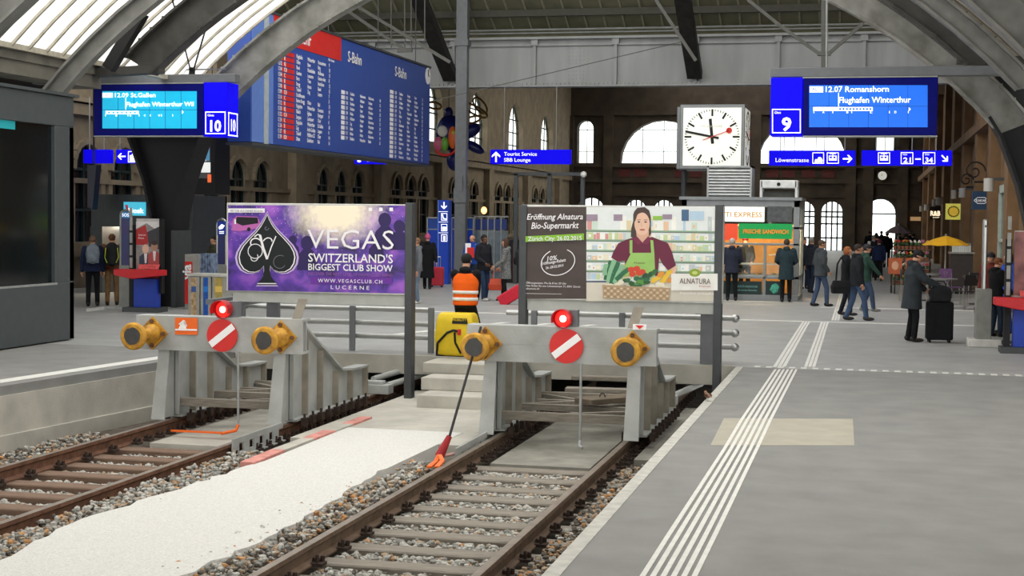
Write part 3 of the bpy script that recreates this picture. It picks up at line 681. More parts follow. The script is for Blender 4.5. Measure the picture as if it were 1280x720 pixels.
def clampset(xc, label):
    t = thing('brake_clamp', label, 'rail clamp', (xc, 21.8, -.5))
    b = MB(); b.box(xc-.2, xc+.2, 21.35, 21.6, -.5, -.36); b.box(xc-.26, xc+.1, 21.4, 21.55, -.36, -.31); b.build('clamp_body', M_grey, t, bevel=.01)
    MB().cyl((xc+.13, 21.55, -.38), (xc+.42, 22.6, -.3), .045, n=10).build('rod', M_grey, t)
    MB().cyl((xc-.1, 21.55, -.3), (xc+.15, 22.6, -.22), .045, n=10).build('rod', M_grey, t)
clampset(RX['LR']+.05, 'grey rail clamp with two rods on the rusty rail under the purple billboard')
clampset(RX['RR']-.05, 'grey rail clamp with two rods beside the white platform edge')

# leaning lever with red foot, and the orange strap
t = thing('lever', 'black rod lever with a red foot leaning beside the brown rail', 'lever', tuple(gp(553, 573, -.52)))
pa = Vector((gp(555, 566, -.5).x, gp(555, 566, -.5).y, -.42)); pb = at(601, 409, 17.56)
pa2 = at(562, 545, gp(549, 571, -.51).y+.05)
MB().cyl(pa2, pb, .016, n=8).build('rod', M_black, t)
MB().cyl(gp(549, 571, -.51), pa2, .055, .03, n=10).build('foot', mat('red_boot', '#a8282e', .6), t)
MB().cyl(gp(549, 571, -.512), gp(575, 566, -.505), .02, n=8).build('foot_bar', mat('pink_bar', '#c49a90', .7), t)
b = MB(); pts = [gp(536, 584, -.5), gp(545, 577, -.48), gp(549, 569, -.42), gp(553, 576, -.46), gp(546, 584, -.5)]
for a, e in zip(pts, pts[1:]): b.bar(a, e, .05, .02)
b.build('strap', M_orange, label='crumpled orange strap at the foot of the black lever', cat='strap')

# concrete steps up to the concourse
t = MB(); 
zs = [-.52, -.36, -.2, -.04]; yy = [20.55, 21.05, 21.6]
xl_ = [-6.5, -6.5, -6.5]
for (x, y, z0_, z1_) in ((-6.12, 20.22, -.6, -.345), (-6.24, 20.82, -.345, -.165), (-6.4, 21.42, -.165, -.012)): t.box(x, -4.95, y, 22.2, z0_, z1_)
t.build('concrete_steps', M_conc, label='three worn concrete steps from the pale walkway up to the concourse', cat='steps', bevel=.012)

# ================================================================== RAILINGS
def railing(x0, x1, posts, label, balls=(False, False)):
    Y = 22.75; t = thing('railing', label, 'railing', ((x0+x1)/2, Y, 0), 0, 'tubular railings at the track ends')
    for z in (.675, .455, .245):
        b = MB().cyl((x0, Y, z), (x1, Y, z), .042, n=14)
        h = b.build('tube', M_chrome, t, smooth=False)
        for k, x in enumerate((x0, x1)):
            if balls[k]: MB().ell((x, Y, z), .065, .065, .065).build('ball_end', M_chrome, h, smooth=True)
    for x in posts: MB().box(x-.045, x+.045, Y-.1, Y-.043, 0.012, .72).build('post', M_mgrey, t, bevel=.005)
railing(-9.75, -6.62, (-9.3, -7.93, -6.64), 'three tube steel railing under the purple billboard, ending at the seated worker', (True, False))
railing(-5.45, -1.95, (-5.0, -3.64, -2.4), 'three tube steel railing with ball ends under the supermarket billboard', (False, True))
# ================================================================== BILLBOARDS, DISPLAYS, SIGNS
class Pic:      # flat printed / enamelled graphics on a real plane Y, measured in photo points
    def __init__(s, Y, e0=.002, de=.0004): s.Y = Y; s.e = e0; s.de = de; s.mb = MB(); s.ms = []
    def _m(s, m):
        if m not in s.ms: s.ms.append(m)
        s.mb.m = s.ms.index(m)
    def poly(s, px, m, lift=True):
        s._m(m); s.mb.poly([at(u, v, s.Y-s.e) for u, v in px])
        if lift: s.e += s.de
        return s
    def rect(s, u0, v0, u1, v1, m, lift=True): return s.poly([(u0, v1), (u1, v1), (u1, v0), (u0, v0)], m, lift)
    def ell(s, cu, cv, ru, rv, m, n=24, a0=0, tilt=0):
        ct, st = math.cos(tilt), math.sin(tilt)
        return s.poly([(cu+ru*math.cos(t)*ct-rv*math.sin(t)*st, cv+ru*math.cos(t)*st+rv*math.sin(t)*ct) for t in [2*math.pi*i/n for i in range(n)]], m)
    def line(s, pts, w, m):
        for (a, b), (c, d) in zip(pts, pts[1:]):
            L = math.hypot(c-a, d-b) or 1; nx, ny = -(d-b)/L*w/2, (c-a)/L*w/2
            s.poly([(a+nx, b+ny), (c+nx, d+ny), (c-nx, d-ny), (a-nx, b-ny)], m, False)
        s.e += s.de; return s
    def arrow(s, cu, cv, r, ang, m, w=.32):
        ca, sa = math.cos(R(ang)), math.sin(R(ang)); f = lambda x, y: (cu+(x*ca-y*sa)*r, cv-(x*sa+y*ca)*r)
        s.poly([f(-1, -w/2), f(.7, -w/2), f(.7, w/2), f(-1, w/2)], m)
        s.poly([f(1, 0), f(.25, .8), f(-.1, .8), f(.5, 0)], m, False); s.poly([f(1, 0), f(.5, 0), f(-.1, -.8), f(.25, -.8)], m); return s
    def frame(s, u0, v0, u1, v1, w, m):
        s.rect(u0, v0, u1, v0+w, m, False); s.rect(u0, v1-w, u1, v1, m, False); s.rect(u0, v0+w, u0+w, v1-w, m, False); return s.rect(u1-w, v0+w, u1, v1-w, m)
    def done(s, name, parent, label=None): return s.mb.build(name, s.ms, parent, label=label)
def pbox(mb, u0, v0, u1, v1, Y, y1):      # box whose front face fills a photo rectangle on plane Y
    a, c = at(u0, (v0+v1)/2, Y), at(u1, (v0+v1)/2, Y); zt = (at(u0, v0, Y).z+at(u1, v0, Y).z)/2; zb = (at(u0, v1, Y).z+at(u1, v1, Y).z)/2
    return mb.box(a.x, c.x, Y, y1, zb, zt)
FIT = {}
def tfit(body, u0, u1, vb, h, Y, m, parent, **k):
    o = textpx(body, u0, vb, h, Y, m, parent, **k); FIT[o.name] = (at(u1, vb, Y)-at(u0, vb, Y)).length; return o
def prt(name, col, **k): return mat('print_'+name, col, .45, **dict(dict(var=.03, scale=8), **k))
def crowd_print():
    m = bpy.data.materials.new('print_purple_concert'); m.use_nodes = True; nt = m.node_tree; p = nt.nodes['Principled BSDF']; p.inputs['Roughness'].default_value = .35
    tc = nt.nodes.new('ShaderNodeTexCoord'); N = nt.nodes.new; L = nt.links.new
    n1 = N('ShaderNodeTexNoise'); n1.inputs['Scale'].default_value = 3.2; n1.inputs['Detail'].default_value = 7; n1.inputs['Distortion'].default_value = .6; L(tc.outputs['Object'], n1.inputs['Vector'])
    r1 = N('ShaderNodeValToRGB'); e = r1.color_ramp.elements; e[0].position = .3; e[0].color = (*lin('#23124f'), 1); e[1].position = .72; e[1].color = (*lin('#a85fcf'), 1)
    k = e.new(.5); k.color = (*lin('#5a32a6'), 1); L(n1.outputs['Fac'], r1.inputs['Fac'])
    mp = N('ShaderNodeMapping'); mp.inputs['Location'].default_value = (-.27, 0, -4.35); mp.inputs['Scale'].default_value = (1.0, 0, 1.5); L(tc.outputs['Object'], mp.inputs['Vector'])
    ln = N('ShaderNodeVectorMath'); ln.operation = 'LENGTH'; L(mp.outputs['Vector'], ln.inputs[0])
    n2 = N('ShaderNodeTexNoise'); n2.inputs['Scale'].default_value = 14; n2.inputs['Detail'].default_value = 5; L(tc.outputs['Object'], n2.inputs['Vector'])
    ad = N('ShaderNodeMath'); ad.operation = 'MULTIPLY_ADD'; ad.inputs[1].default_value = .35; L(n2.outputs['Fac'], ad.inputs[0]); L(ln.outputs['Value'], ad.inputs[2])
    r2 = N('ShaderNodeValToRGB'); e = r2.color_ramp.elements; e[0].position = .5; e[0].color = (1, 1, 1, 1); e[1].position = 1.0; e[1].color = (0, 0, 0, 1); L(ad.outputs[0], r2.inputs['Fac'])
    v = N('ShaderNodeTexVoronoi'); v.inputs['Scale'].default_value = 22; L(tc.outputs['Object'], v.inputs['Vector'])
    r3 = N('ShaderNodeValToRGB'); e = r3.color_ramp.elements; e[0].position = .1; e[0].color = (.75, .75, .75, 1); e[1].position = .2; e[1].color = (0, 0, 0, 1); L(v.outputs['Distance'], r3.inputs['Fac'])
    sp = N('ShaderNodeSeparateXYZ'); L(tc.outputs['Object'], sp.inputs[0]); mr = N('ShaderNodeMapRange'); mr.inputs[1].default_value = 2.1; mr.inputs[2].default_value = 2.6; L(sp.outputs['Z'], mr.inputs[0])
    mu = N('ShaderNodeMath'); mu.operation = 'MULTIPLY'; L(r3.outputs['Color'], mu.inputs[0]); L(mr.outputs[0], mu.inputs[1])
    m1 = N('ShaderNodeMix'); m1.data_type = 'RGBA'; L(mu.outputs[0], m1.inputs[0]); L(r1.outputs['Color'], m1.inputs[6]); m1.inputs[7].default_value = (*lin('#d9b9ea'), 1)
    m2 = N('ShaderNodeMix'); m2.data_type = 'RGBA'; L(r2.outputs['Color'], m2.inputs[0]); L(m1.outputs[2], m2.inputs[6]); m2.inputs[7].default_value = (*lin('#fff3d8'), 1)
    L(m2.outputs[2], p.inputs['Base Color']); return m
BY = 21.2
def billboard(label, u0, v0, u1, v1, post_us, rear):
    c = at((u0+u1)/2, v1, BY)
    t = thing('billboard', label, 'billboard', (c.x, BY, -.7), 0, 'advertising billboards over the track ends')
    b = MB(); pbox(b, u0, v0, u1, v1, BY, BY+.14); b.build('panel', mat('panel_edge', '#c9c9c4', .5, .2), t, bevel=.008, seg=1)
    b = MB(); pbox(b, u0+8, v1-.5, u1-3, v1+13, BY+.03, BY+.09); b.build('lower_panel', mat('pale_grey_sheet', '#b4b6b1', .6, var=.08), t)
    for u in post_us:
        a = at(u, 300, BY); zt = at(u, v0-1, BY).z
        MB().box(a.x-.055, a.x+.055, BY-.03, BY+.16, -.72, zt).build('post', M_dgrey, t, bevel=.006, seg=1)
    for u in rear:
        a = at(u, 390, 22.5); MB().box(a.x-.1, a.x+.1, 22.42, 22.5, 0.012, at(u, v1, 22.5).z).build('rear_post', M_mgrey, t)
        MB().box(a.x-.06, a.x+.06, BY+.14, 22.42, at(u, v1, 22.5).z-.12, at(u, v1, 22.5).z-.04).build('bracket', M_mgrey, t)
    return t
# --- purple club poster
vb = billboard('purple club show billboard with a black spade and white lettering', 283, 254.5, 512, 366.5, (511.5,), (343, 300))
pr = MB().poly([at(u, v, BY-.002) for u, v in ((285, 363), (508, 367), (508, 257), (285, 256.5))]).build('poster', crowd_print(), vb)
pr.location = pr.location   # (object space carries the printed picture)
ctr = at(396, 366, BY)
for v_ in pr.data.vertices: pass
p = Pic(BY, .004)
Dk, Wh, Pk, Vi = prt('near_black', '#0f0e14'), prt('white', '#f4f2f4'), prt('pink', '#c067b0'), prt('violet_dark', '#2b1a58')
for (u, v, r) in ((481, 275, 8), (499, 283, 7), (470, 300, 6), (384, 304, 8), (366, 300, 5)):     # dark heads of the printed audience
    p.ell(u, v, r, r*1.15, Vi); p.poly([(u-r*1.6, v+r*4.2), (u-r*1.5, v+r*1.9), (u-r*.6, v+r*.9), (u+r*.6, v+r*.9), (u+r*1.5, v+r*1.9), (u+r*1.7, v+r*4.2)], Vi)
p.poly([(290, 288), (291, 274), (296, 270), (322, 271), (326, 281), (324, 285), (300, 289)], Pk); p.poly([(294, 278), (296, 271), (322, 272), (323, 279), (303, 282)], Dk); p.rect(293, 274, 295, 280, Wh); p.ell(311, 286.5, 2.2, 2.4, Dk)
p.rect(285, 260.5, 331, 265.8, Wh)
def spade(k, cu=333.7, cv=315):
    h = [(334.2, 265.5), (336, 271), (341, 280), (348, 289), (357, 298), (365, 307), (369.5, 315), (371, 322), (369.5, 330), (365, 337), (358, 341), (350, 341.5), (343, 339), (338, 333), (337.6, 340), (339.5, 348), (343, 353), (347, 356.5)]
    pts = h+[(2*333.7-u, v) for u, v in h[::-1][:-1]]
    return [(cu+(u-cu)*k[0], cv+(v-cv)*k[1]) for u, v in pts]
p.poly(spade((1.07, 1.035)), prt('lilac_glow', '#cdb4ea')); p.poly(spade((1.0, 1.0)), Dk); p.poly(spade((.955, .965)), Wh); p.poly(spade((.915, .935)), prt('green_black', '#0e1518'))
def curl(cx, cy, r0, r1, a0, a1, w, m, n=22): p.line([(cx+(r0+(r1-r0)*i/n)*math.cos(R(a0+(a1-a0)*i/n)), cy+(r0+(r1-r0)*i/n)*math.sin(R(a0+(a1-a0)*i/n))) for i in range(n+1)], w, m)
curl(319, 314, 9, 9, 20, 380, 1.0, Wh); curl(318, 305, 10, 4, 20, -200, 1.6, Wh); curl(338, 303, 9, 2, -170, -30, 1.4, Wh); curl(350, 328, 9, 7, -60, -330, .7, prt('grey_line', '#7c7a84')); curl(317, 322, 6, 3, -40, 200, 1.0, Wh); curl(333, 285, 3, 1, 0, 300, .7, prt('grey_line', '#7c7a84'))
p.line([(325, 294), (329, 310), (334, 324)], 3.0, Wh); p.line([(334, 324), (339, 309), (345, 295)], 1.4, Wh); p.line([(326, 294), (322, 293), (318, 296)], 1.4, Wh)
p.poly([(388, 354.5), (490, 355), (490, 346.5), (388, 346)], prt('violet_band', '#6b2fa0'))
for i, u in enumerate((463, 476, 489)): p.rect(u-2.3, 259.5, u+2.3, 264, Wh)
p.done('print_artwork', vb)
tfit('VEGAS', 384, 492, 310.2, 25, BY, Wh, vb, eps=.03, bold=-.004); tfit("SWITZERLAND'S", 385.3, 491, 327.0, 11, BY, Wh, vb, eps=.03, bold=.012); tfit('BIGGEST CLUB SHOW', 385.3, 490.6, 337.4, 8.4, BY, Wh, vb, eps=.03, bold=.012)
tfit('DISCOVER THE NEXT LEVEL OF HIGHEND CLUBBING', 385.3, 490.6, 343.7, 3.8, BY, prt('mauve', '#9a5aa8'), vb, eps=.03); tfit('WWW.VEGASCLUB.CH', 397.5, 477.6, 352.8, 4.8, BY, Wh, vb, eps=.03, ch=1.3); tfit('LUCERNE', 413.5, 461.5, 361.2, 5, BY, Wh, vb, eps=.03, ch=1.6)
tfit('MIT CAR AUS DEINER REGION', 288, 328, 264.8, 2.8, BY, prt('grey_txt', '#8b8792'), vb, eps=.03)
# --- supermarket poster
ab = billboard('supermarket opening billboard with a woman in a green apron behind a vegetable basket', 651, 257, 904, 377, (654, 898.5), (885,))
p = Pic(BY, .002, .0003)
p.rect(653, 258.5, 733, 373.5, prt('chalk_brown', '#4a3f3b', var=.15, scale=4)); 
bg = prt('shop_white', '#e6ecea'); p.rect(733, 259, 897.5, 376.5, bg)
rnd = random.Random(5)
rows = [(268, 287), (289.5, 299), (302, 312), (316, 325), (328, 337.5), (340, 349)]
pc = [prt(n, c) for n, c in (('cream', '#efe9cf'), ('ivory', '#f5f5ee'), ('mint', '#cfe2d4'), ('paleblue', '#b9d3e6'), ('lime', '#c9d8a0'), ('peach', '#ecc7a4'), ('rose', '#d99a95'), ('grey', '#c7ced2'), ('sand', '#e2d3a8'))]
wts = [4, 6, 3, 2, 2, 2, 1, 3, 2]
for k, (a, b_) in enumerate(rows):
    sk = .012
    u = 734
    while u < 895:
        w = rnd.uniform(3, 8); h = (b_-a)*rnd.uniform(.55, .95); m = rnd.choices(pc, wts)[0]
        if k == 0 and rnd.random() < .35: u += w; continue
        v1 = b_+sk*(u-733); p.rect(u, v1-h, min(u+w-.4, 896), v1, m, False); 
        if rnd.random() < .5: p.e += .0002; p.rect(u+w*.2, v1-h*.7, min(u+w*.6, 896), v1-h*.3, rnd.choices(pc, wts)[0], False); p.e -= .0002
        u += w
    p.e += .0003
for k, (a, b_) in enumerate(rows[:5]):
    p.poly([(733, b_+.0), (897, b_+2), (897, b_+3.8), (733, b_+1.8)], prt('shelf_green', '#8fae8f')); p.poly([(733, b_+1.8), (897, b_+3.8), (897, b_+4.8), (733, b_+2.6)], prt('shelf_shadow_grey', '#5c6a62'))
for u, v, w, h in ((733, 268, 14, 8), (767, 268, 11, 8), (828, 268, 12, 6)): p.rect(u, v, u+w, v+h, prt('mauve_card', '#9c8a9c'))
p.rect(852, 262, 861, 276, prt('bluegrey', '#4a6a8c')); p.rect(862, 264, 880, 275, prt('paleblue', '#b9d3e6')); p.rect(816, 270, 828, 275, prt('leafgreen', '#8fbf4a'))
p.rect(733, 352, 897.5, 376.5, prt('counter', '#d8d2c2')); p.rect(733, 351, 790, 353, prt('navy_line', '#4a5a70'))
hair, face, lip = prt('hair_brown', '#4b3a36'), prt('face', '#e8bfa6'), prt('lips', '#b4605a')
p.poly([(793, 264), (797, 259.5), (806, 259), (811.5, 263), (813.5, 271), (813.5, 284), (814, 292), (811, 296), (806, 298), (797, 298), (792, 298), (788.5, 296), (789, 286), (791.5, 276), (791.5, 268)], hair)
sh = prt('maroon_shirt', '#6b1f3d')
p.poly([(764, 322), (767, 314), (773, 304), (783, 299.5), (795, 296), (803, 302), (815, 296), (825, 300), (835, 304), (840, 315), (845, 332), (835, 338), (828, 330), (824, 322), (822, 345), (782, 345), (781, 326), (772, 327)], sh)
p.poly([(795, 288), (811, 288), (811, 297), (804, 304), (796, 297)], prt('neck', '#dcae95')); p.ell(802.6, 279.8, 9.6, 14.2, face); 
p.poly([(793.6, 278), (793, 266), (798, 261), (806, 260.5), (812, 265), (812.3, 278), (811, 268), (803, 265.5), (797, 267.5)], hair)
for du in (-4.2, 4.2): p.ell(802.8+du, 277.5, 1.7, .8, Dk); p.line([(802.8+du-2.2, 275), (802.8+du+2.2, 274.8)], .7, hair)
p.ell(802.8, 287.2, 3.4, 1.1, lip); p.line([(802, 279), (801.6, 283), (803.6, 283.4)], .5, prt('nose_line', '#c89a80'))
p.poly([(791, 298), (796, 295.5), (803, 303), (797, 306)], prt('maroon_collar', '#7d2a49')); p.poly([(815, 298), (810, 295.5), (803, 303), (809, 306)], prt('maroon_collar', '#7d2a49'))
ap = prt('apron_green', '#9cc86a')
p.poly([(789, 316), (818, 316), (819, 345), (780, 345), (781, 332)], ap); p.poly([(787, 300.5), (790.5, 300), (790.5, 317), (787, 317)], ap); p.poly([(813, 300), (816.5, 300.5), (818, 317), (814, 317)], ap)
p.poly([(838, 338), (844, 332), (846, 337), (843, 343), (838, 347)], face)
gk = prt('leek_green', '#2f6f4c'); gl = prt('leek_pale', '#8dbf96')
for i, (a, b_) in enumerate((((757, 350), (764, 326)), ((760, 353), (768, 325)), ((764, 355), (773, 328)), ((768, 354), (779, 331)), ((770, 350), (786, 336)), ((756, 344), (758, 330)))):
    p.line([a, ((a[0]+b_[0])/2-1, (a[1]+b_[1])/2), b_], 5.5, (gk, gl)[i % 2])
tm = prt('tomato', '#d8452f')
for u, v in ((789, 337), (796, 336), (799, 341), (790.5, 342.5), (803, 340)): p.ell(u, v, 4.2, 3.6, tm)
for u, v, c in ((806, 345, '#30503a'), (813, 343, '#2c5a34'), (818, 340, '#3a6b3a')): p.ell(u, v, 4.5, 3, prt('squash'+c[1:], c), tilt=-.8)
for i, (u, v) in enumerate(((818, 350), (823, 347), (826, 343), (832, 346), (836, 341), (838, 350), (829, 351))): p.ell(u, v, 5, 3, prt(('pepper_yellow', 'pepper_orange')[i % 3 == 2], ('#ecc13a', '#e59638')[i % 3 == 2]), tilt=-.6)
for i in range(26):
    u, v = rnd.uniform(781, 811), rnd.uniform(347, 362); p.ell(u, v, rnd.uniform(2.5, 4.5), rnd.uniform(1.8, 3), (gk, prt('lettuce', '#5d9a44'), prt('lettuce_dark', '#2d5b2f'))[i % 3], 12)
for u, v in ((763, 357), (758, 358), (772, 356), (776, 353), (815, 358), (821, 360), (827, 356), (832, 360), (823, 355)): p.ell(u, v, 4, 2.8, prt('pale_veg', '#e9e2c8'), 14)
bk = prt('wicker', '#b79b78'); p.poly([(753, 356), (838, 360), (836, 375.5), (754, 372.5)], bk)
for r_ in range(4):
    for i in range(20):
        u = 755+i*4.1; v = 359+r_*3.6+i*.16; p.rect(u, v, u+2.6, v+1.7, (prt('wicker_dark', '#9a7f62'), prt('wicker_pale', '#dccbb0'))[(i+r_) % 2], False)
p.e += .0003
p.rect(839, 342, 897, 363, prt('label_white', '#f0efe9')); p.ell(868.5, 341, 7.2, 5, prt('seal_green', '#8ea83a')); p.ell(868.5, 341, 3.4, 2.2, prt('seal_pale', '#c9d27a'))
p.poly([(657, 302.5), (730, 299.8), (730, 291.8), (657, 295.4)], prt('banner_green', '#86bc2e'))
ring = [(697.5+21*math.cos(t), 327.5+16.5*math.sin(t)-.12*21*math.cos(t)) for t in [R(-40+300*i/30) - .3 for i in range(31)]]
p.line(ring, 1.1, Wh)
p.line([(657, 366.8), (702, 367.6)], .4, Wh)
p.done('poster', ab)
ck = dict(eps=.05, shear=.25, bold=.012)
tfit('Eröffnung Alnatura', 658.5, 728.5, 274.5, 7.2, BY, Wh, ab, roll=R(1), **ck); tfit('Bio-Supermarkt', 664, 723.5, 286, 8, BY, Wh, ab, roll=R(1.5), **ck)
tfit('Zürich City: 26.02.2015', 660, 727, 301.2, 5.4, BY, Wh, ab, eps=.05, bold=.012, roll=R(1.8)); tfit('10%', 684, 697, 326, 5.4, BY, Wh, ab, roll=R(8), **ck); tfit('Eröffnungs-Rabatt', 676.5, 708, 331.5, 3.8, BY, Wh, ab, roll=R(10), **ck); tfit('26.-28.02.2015', 682, 705, 336.5, 3, BY, Wh, ab, roll=R(10), **ck)
for i, s_ in enumerate(('Öffnungszeiten: Mo-Sa 8 bis 20 Uhr', 'Hier finden Sie uns: Löwenstrasse 31, 8001 Zürich', 'alnatura.ch')): tfit(s_, 657.5, (708, 725, 674)[i], 354.5+i*3.6, 2.4, BY, Wh, ab, eps=.05)
tfit('ALNATURA', 849.5, 888, 354.3, 6.6, BY, prt('logo_brown', '#5a3b2a'), ab, eps=.05); tfit('Bio-Supermarkt', 874, 888, 358.6, 2, BY, prt('logo_red', '#c0605a'), ab, eps=.05); tfit('Natürlich einkaufen', 850, 892, 367.5, 2.6, BY, Wh, ab, eps=.05)
tfit('Alnatura', 792, 806, 329.5, 2.4, BY, prt('logo_brown', '#5a3b2a'), ab, eps=.05)

# --- platform departure displays on their gantry arms
def emitmat(n, c, s): return mat(n, c, .4, var=.03, emit=s)
M_cy, M_bl = emitmat('screen_cyan', '#04a4cc', .9), emitmat('screen_blue', '#0a60d4', .9)
M_grid = mat('screen_grid', '#0b5ca8', .5, var=0)
def display(label, Y, arm, body, scr, boxr, scr_m, num, side):
    t = thing('hanging_platform_display', label, 'departure display', tuple(at((body[0]+body[2])/2, body[1], Y+.2)), 0, 'platform departure displays')
    b = MB(); pbox(b, *body, Y, Y+.3); b.build('housing', M_navy, t, bevel=.01, seg=1)
    b = MB(); pbox(b, boxr[0], boxr[1], boxr[2], boxr[3], Y, Y+.6); nb = b.build('number_box', M_blue, t, bevel=.01, seg=1)
    b = MB(); pbox(b, body[0], body[1]-1.6, body[2], body[1], Y-.01, Y+.3); pbox(b, body[0], body[3], body[2], body[3]+1.4, Y-.01, Y+.3); b.build('edge_trim', M_steel, t)
    p = Pic(Y, .004); p.rect(*scr, scr_m); n = 6
    for i in range(1, n): u = scr[0]+(scr[2]-scr[0])*i/n; p.rect(u-.3, scr[1], u+.3, scr[3], M_grid, False)
    p.rect(scr[0], (scr[1]+scr[3])/2-.3, scr[2], (scr[1]+scr[3])/2+.3, M_grid); p.done('screen', t)
    f0, f1 = boxr[0]+2, boxr[2]-2; vt = boxr[1]+(boxr[3]-boxr[1])*.54
    p = Pic(Y, .006); p.frame(f0, vt, f1, boxr[3]-3, 1.2, M_lit); p.done('number_frame', nb)
    h = (boxr[3]-vt)*.46; tfit(num, f0+(f1-f0)*(.24 if len(num) > 1 else .33), f0+(f1-f0)*(.78 if len(num) > 1 else .67), boxr[3]-6.5, h, Y, M_lit, nb, bold=.03); tfit('Gleis', f0+3, f0+11, vt+6, 3, Y, M_lit, nb)
    if side:
        X = at(boxr[2], 140, Y).x; z = at(boxr[2], boxr[3], Y).z
        text(num, (X+.006, Y+.14, z+.13), .36, M_lit, nb, face='+x', bold=.02, xs=.8)
        b = MB()
        for a in ((Y+.06, Y+.54, z+.02, z+.045), (Y+.06, Y+.54, z+.5, z+.525), (Y+.06, Y+.085, z+.02, z+.525), (Y+.515, Y+.54, z+.02, z+.525)): b.box(X, X+.006, *a)
        b.build('number_frame', M_lit, nb)
    b = MB(); pbox(b, *arm, Y+.05, Y+.3); am = b.build('gantry_arm', M_mgrey, t, bevel=.01, seg=1)
    for u in (body[0]+6, (body[0]+body[2])/2, body[2]-6): b = MB(); pbox(b, u-1.2, arm[3]-.5, u+1.2, body[1]+.5, Y+.1, Y+.2); b.build('hanger', M_steel, t)
    return t
d1 = display('blue platform display reading 12.09 St.Gallen with the number 10', 30.6, (40, 93.5, 294, 104), (117, 105, 254, 169.5), (128, 114, 246, 160.5), (254.5, 103, 284, 170.5), M_cy, '10', True)
Y = 30.6
p = Pic(Y, .008); p.rect(128, 116, 141, 122, M_lit); p.rect(156.6, 122, 157.6, 137, M_lit); p.rect(132, 138.6, 173.5, 142.8, M_lit)
for i in range(7): p.rect(135+i*5.4, 139.6, 137.5+i*5.4, 141.8, M_cy, False)
for i in range(7): p.rect(131.5+i*14, 142.8, 132.3+i*14, 145.5, M_lit, False)
p.poly([(227.3, 137.5), (229.5, 140), (227.3, 142.5)], M_lit); p.done('screen_lettering', d1); tfit('IC', 131, 137, 121.2, 4.2, Y, M_grid, d1, eps=.015, shear=.2)
tfit('12.09', 143.6, 160.5, 121.6, 5.8, Y, M_lit, d1, eps=.014, bold=.012); tfit('St.Gallen', 163.5, 194.3, 121.6, 5.8, Y, M_lit, d1, eps=.014, bold=.012); tfit('Flughafen Winterthur Wil', 157.8, 242, 133.2, 6, Y, M_lit, d1, eps=.014, bold=.012)
for i, c in enumerate('ABCD'): tfit(c, 144+i*18, 146+i*18, 145.4, 2.4, Y, M_lit, d1, eps=.014, bold=.012)
d2 = display('blue platform display reading 12.07 Romanshorn with the number 9', 27.0, (963, 83, 1300, 95), (1003.5, 97, 1172, 169.5), (1011.5, 106.5, 1159.5, 159), (963, 97, 1003, 169.5), M_bl, '9', False)
Y = 27.0
p = Pic(Y, .008); p.rect(1012, 108, 1029, 115.5, M_lit); p.rect(1047.7, 116, 1048.7, 133, M_lit); p.rect(1016.5, 133.8, 1091, 138.6, M_lit)
for i in range(10): p.rect(1049+i*4.2, 135, 1051.4+i*4.2, 137.6, M_bl, False)
for i in range(6): p.rect(1017+i*23.6, 138.6, 1017.8+i*23.6, 141.6, M_lit, False)
p.poly([(1136, 134), (1138.6, 136.5), (1136, 139)], M_lit); p.done('screen_lettering', d2); tfit('IC', 1015, 1025, 114.2, 5, Y, M_grid, d2, eps=.015, shear=.2)
tfit('12.07', 1032, 1053, 115, 6.8, Y, M_lit, d2, eps=.014, bold=.012); tfit('Romanshorn', 1056.5, 1111, 115, 6.8, Y, M_lit, d2, eps=.014, bold=.012); tfit('Flughafen Winterthur', 1048.8, 1138.5, 128.6, 7, Y, M_lit, d2, eps=.014, bold=.012)
for i, c in enumerate('ABCD'): tfit(c, 1028+i*30, 1030.5+i*30, 141.6, 2.8, Y, M_lit, d2, eps=.014, bold=.012)
# wires of the left display and rod of the right one
b = MB()
for q in ((at(238.5, 89, 30.75), at(212, -14, 27.4)), (at(241.5, 89, 30.75), at(272, -14, 27.4))): b.cyl(q[0], q[1], .018, n=6)
b.cbox(at(240, 89, 30.75), .1, .1, .16); b.build('suspension_wire', M_black, d1)
MB().cyl(at(1033.5, 84, 27.2), at(1033.5, -14, 27.2), .02, n=8).build('suspension_rod', M_steel, d2)
MB().box(at(70, 98, 31.4).x, at(285, 98, 31.4).x, 31.3, 31.34, at(170, 89, 31.4).z, at(170, 87.5, 31.4).z).build('upper_rail', M_mgrey, d1)

# --- big departure board, parallel to the tracks
XB = -14.0
def ax(u, v, X=XB): r = ray(u, v); return EYE+r*(X/r.x)
t = thing('hanging_departure_board', 'huge blue departure board with a red header and columns of train times', 'departure board', (XB-.3, 40, 3.8))
M_bb = mat('board_blue', '#2f4d9e', .45, var=.05); M_bl2 = mat('board_pale_blue', '#6283cc', .45, var=.05)
y0, y1 = 32.9, 47.45
MB().box(XB-.6, XB, y0, y1, 3.8, 6.9).build('housing', M_bb, t, bevel=.02, seg=1)
b = MB(); b.box(XB, XB+.01, y0+.02, y0+1.3, 3.82, 6.88); b.build('side_panel', M_bl2, t); MB().box(XB+.01, XB+.02, y0+.72, y0+1.0, 3.8, 6.9).build('side_strip', mat('pale_strip', '#aab4b8', .5), t)
hy = ax(426, 60).y; MB().box(XB, XB+.012, y0+1.3, hy, 6.28, 6.9).build('header_panel', M_red, t)
MB().box(XB-.62, XB+.03, y0-.02, y1+.02, 6.9, 6.96).build('top_rail', M_dgrey, t); MB().box(XB-.62, XB+.03, y0-.02, y1+.02, 3.74, 3.8).build('bottom_rail', M_dgrey, t)
def bt(body, y, z, size, m=M_wtxt, par=None, **k): return text(body, (XB+.02, y, z), size, m, par or t, face='+x', **k)
bt('Fernverkehr', ax(388, 45).y, 6.42, .42, align='RIGHT', bold=.01); bt('S-Bahn', ax(434, 64).y, 6.32, .42, bold=.01); bt('S-Bahn', ax(493, 84).y, 6.32, .42, bold=.01)
rnd = random.Random(11)
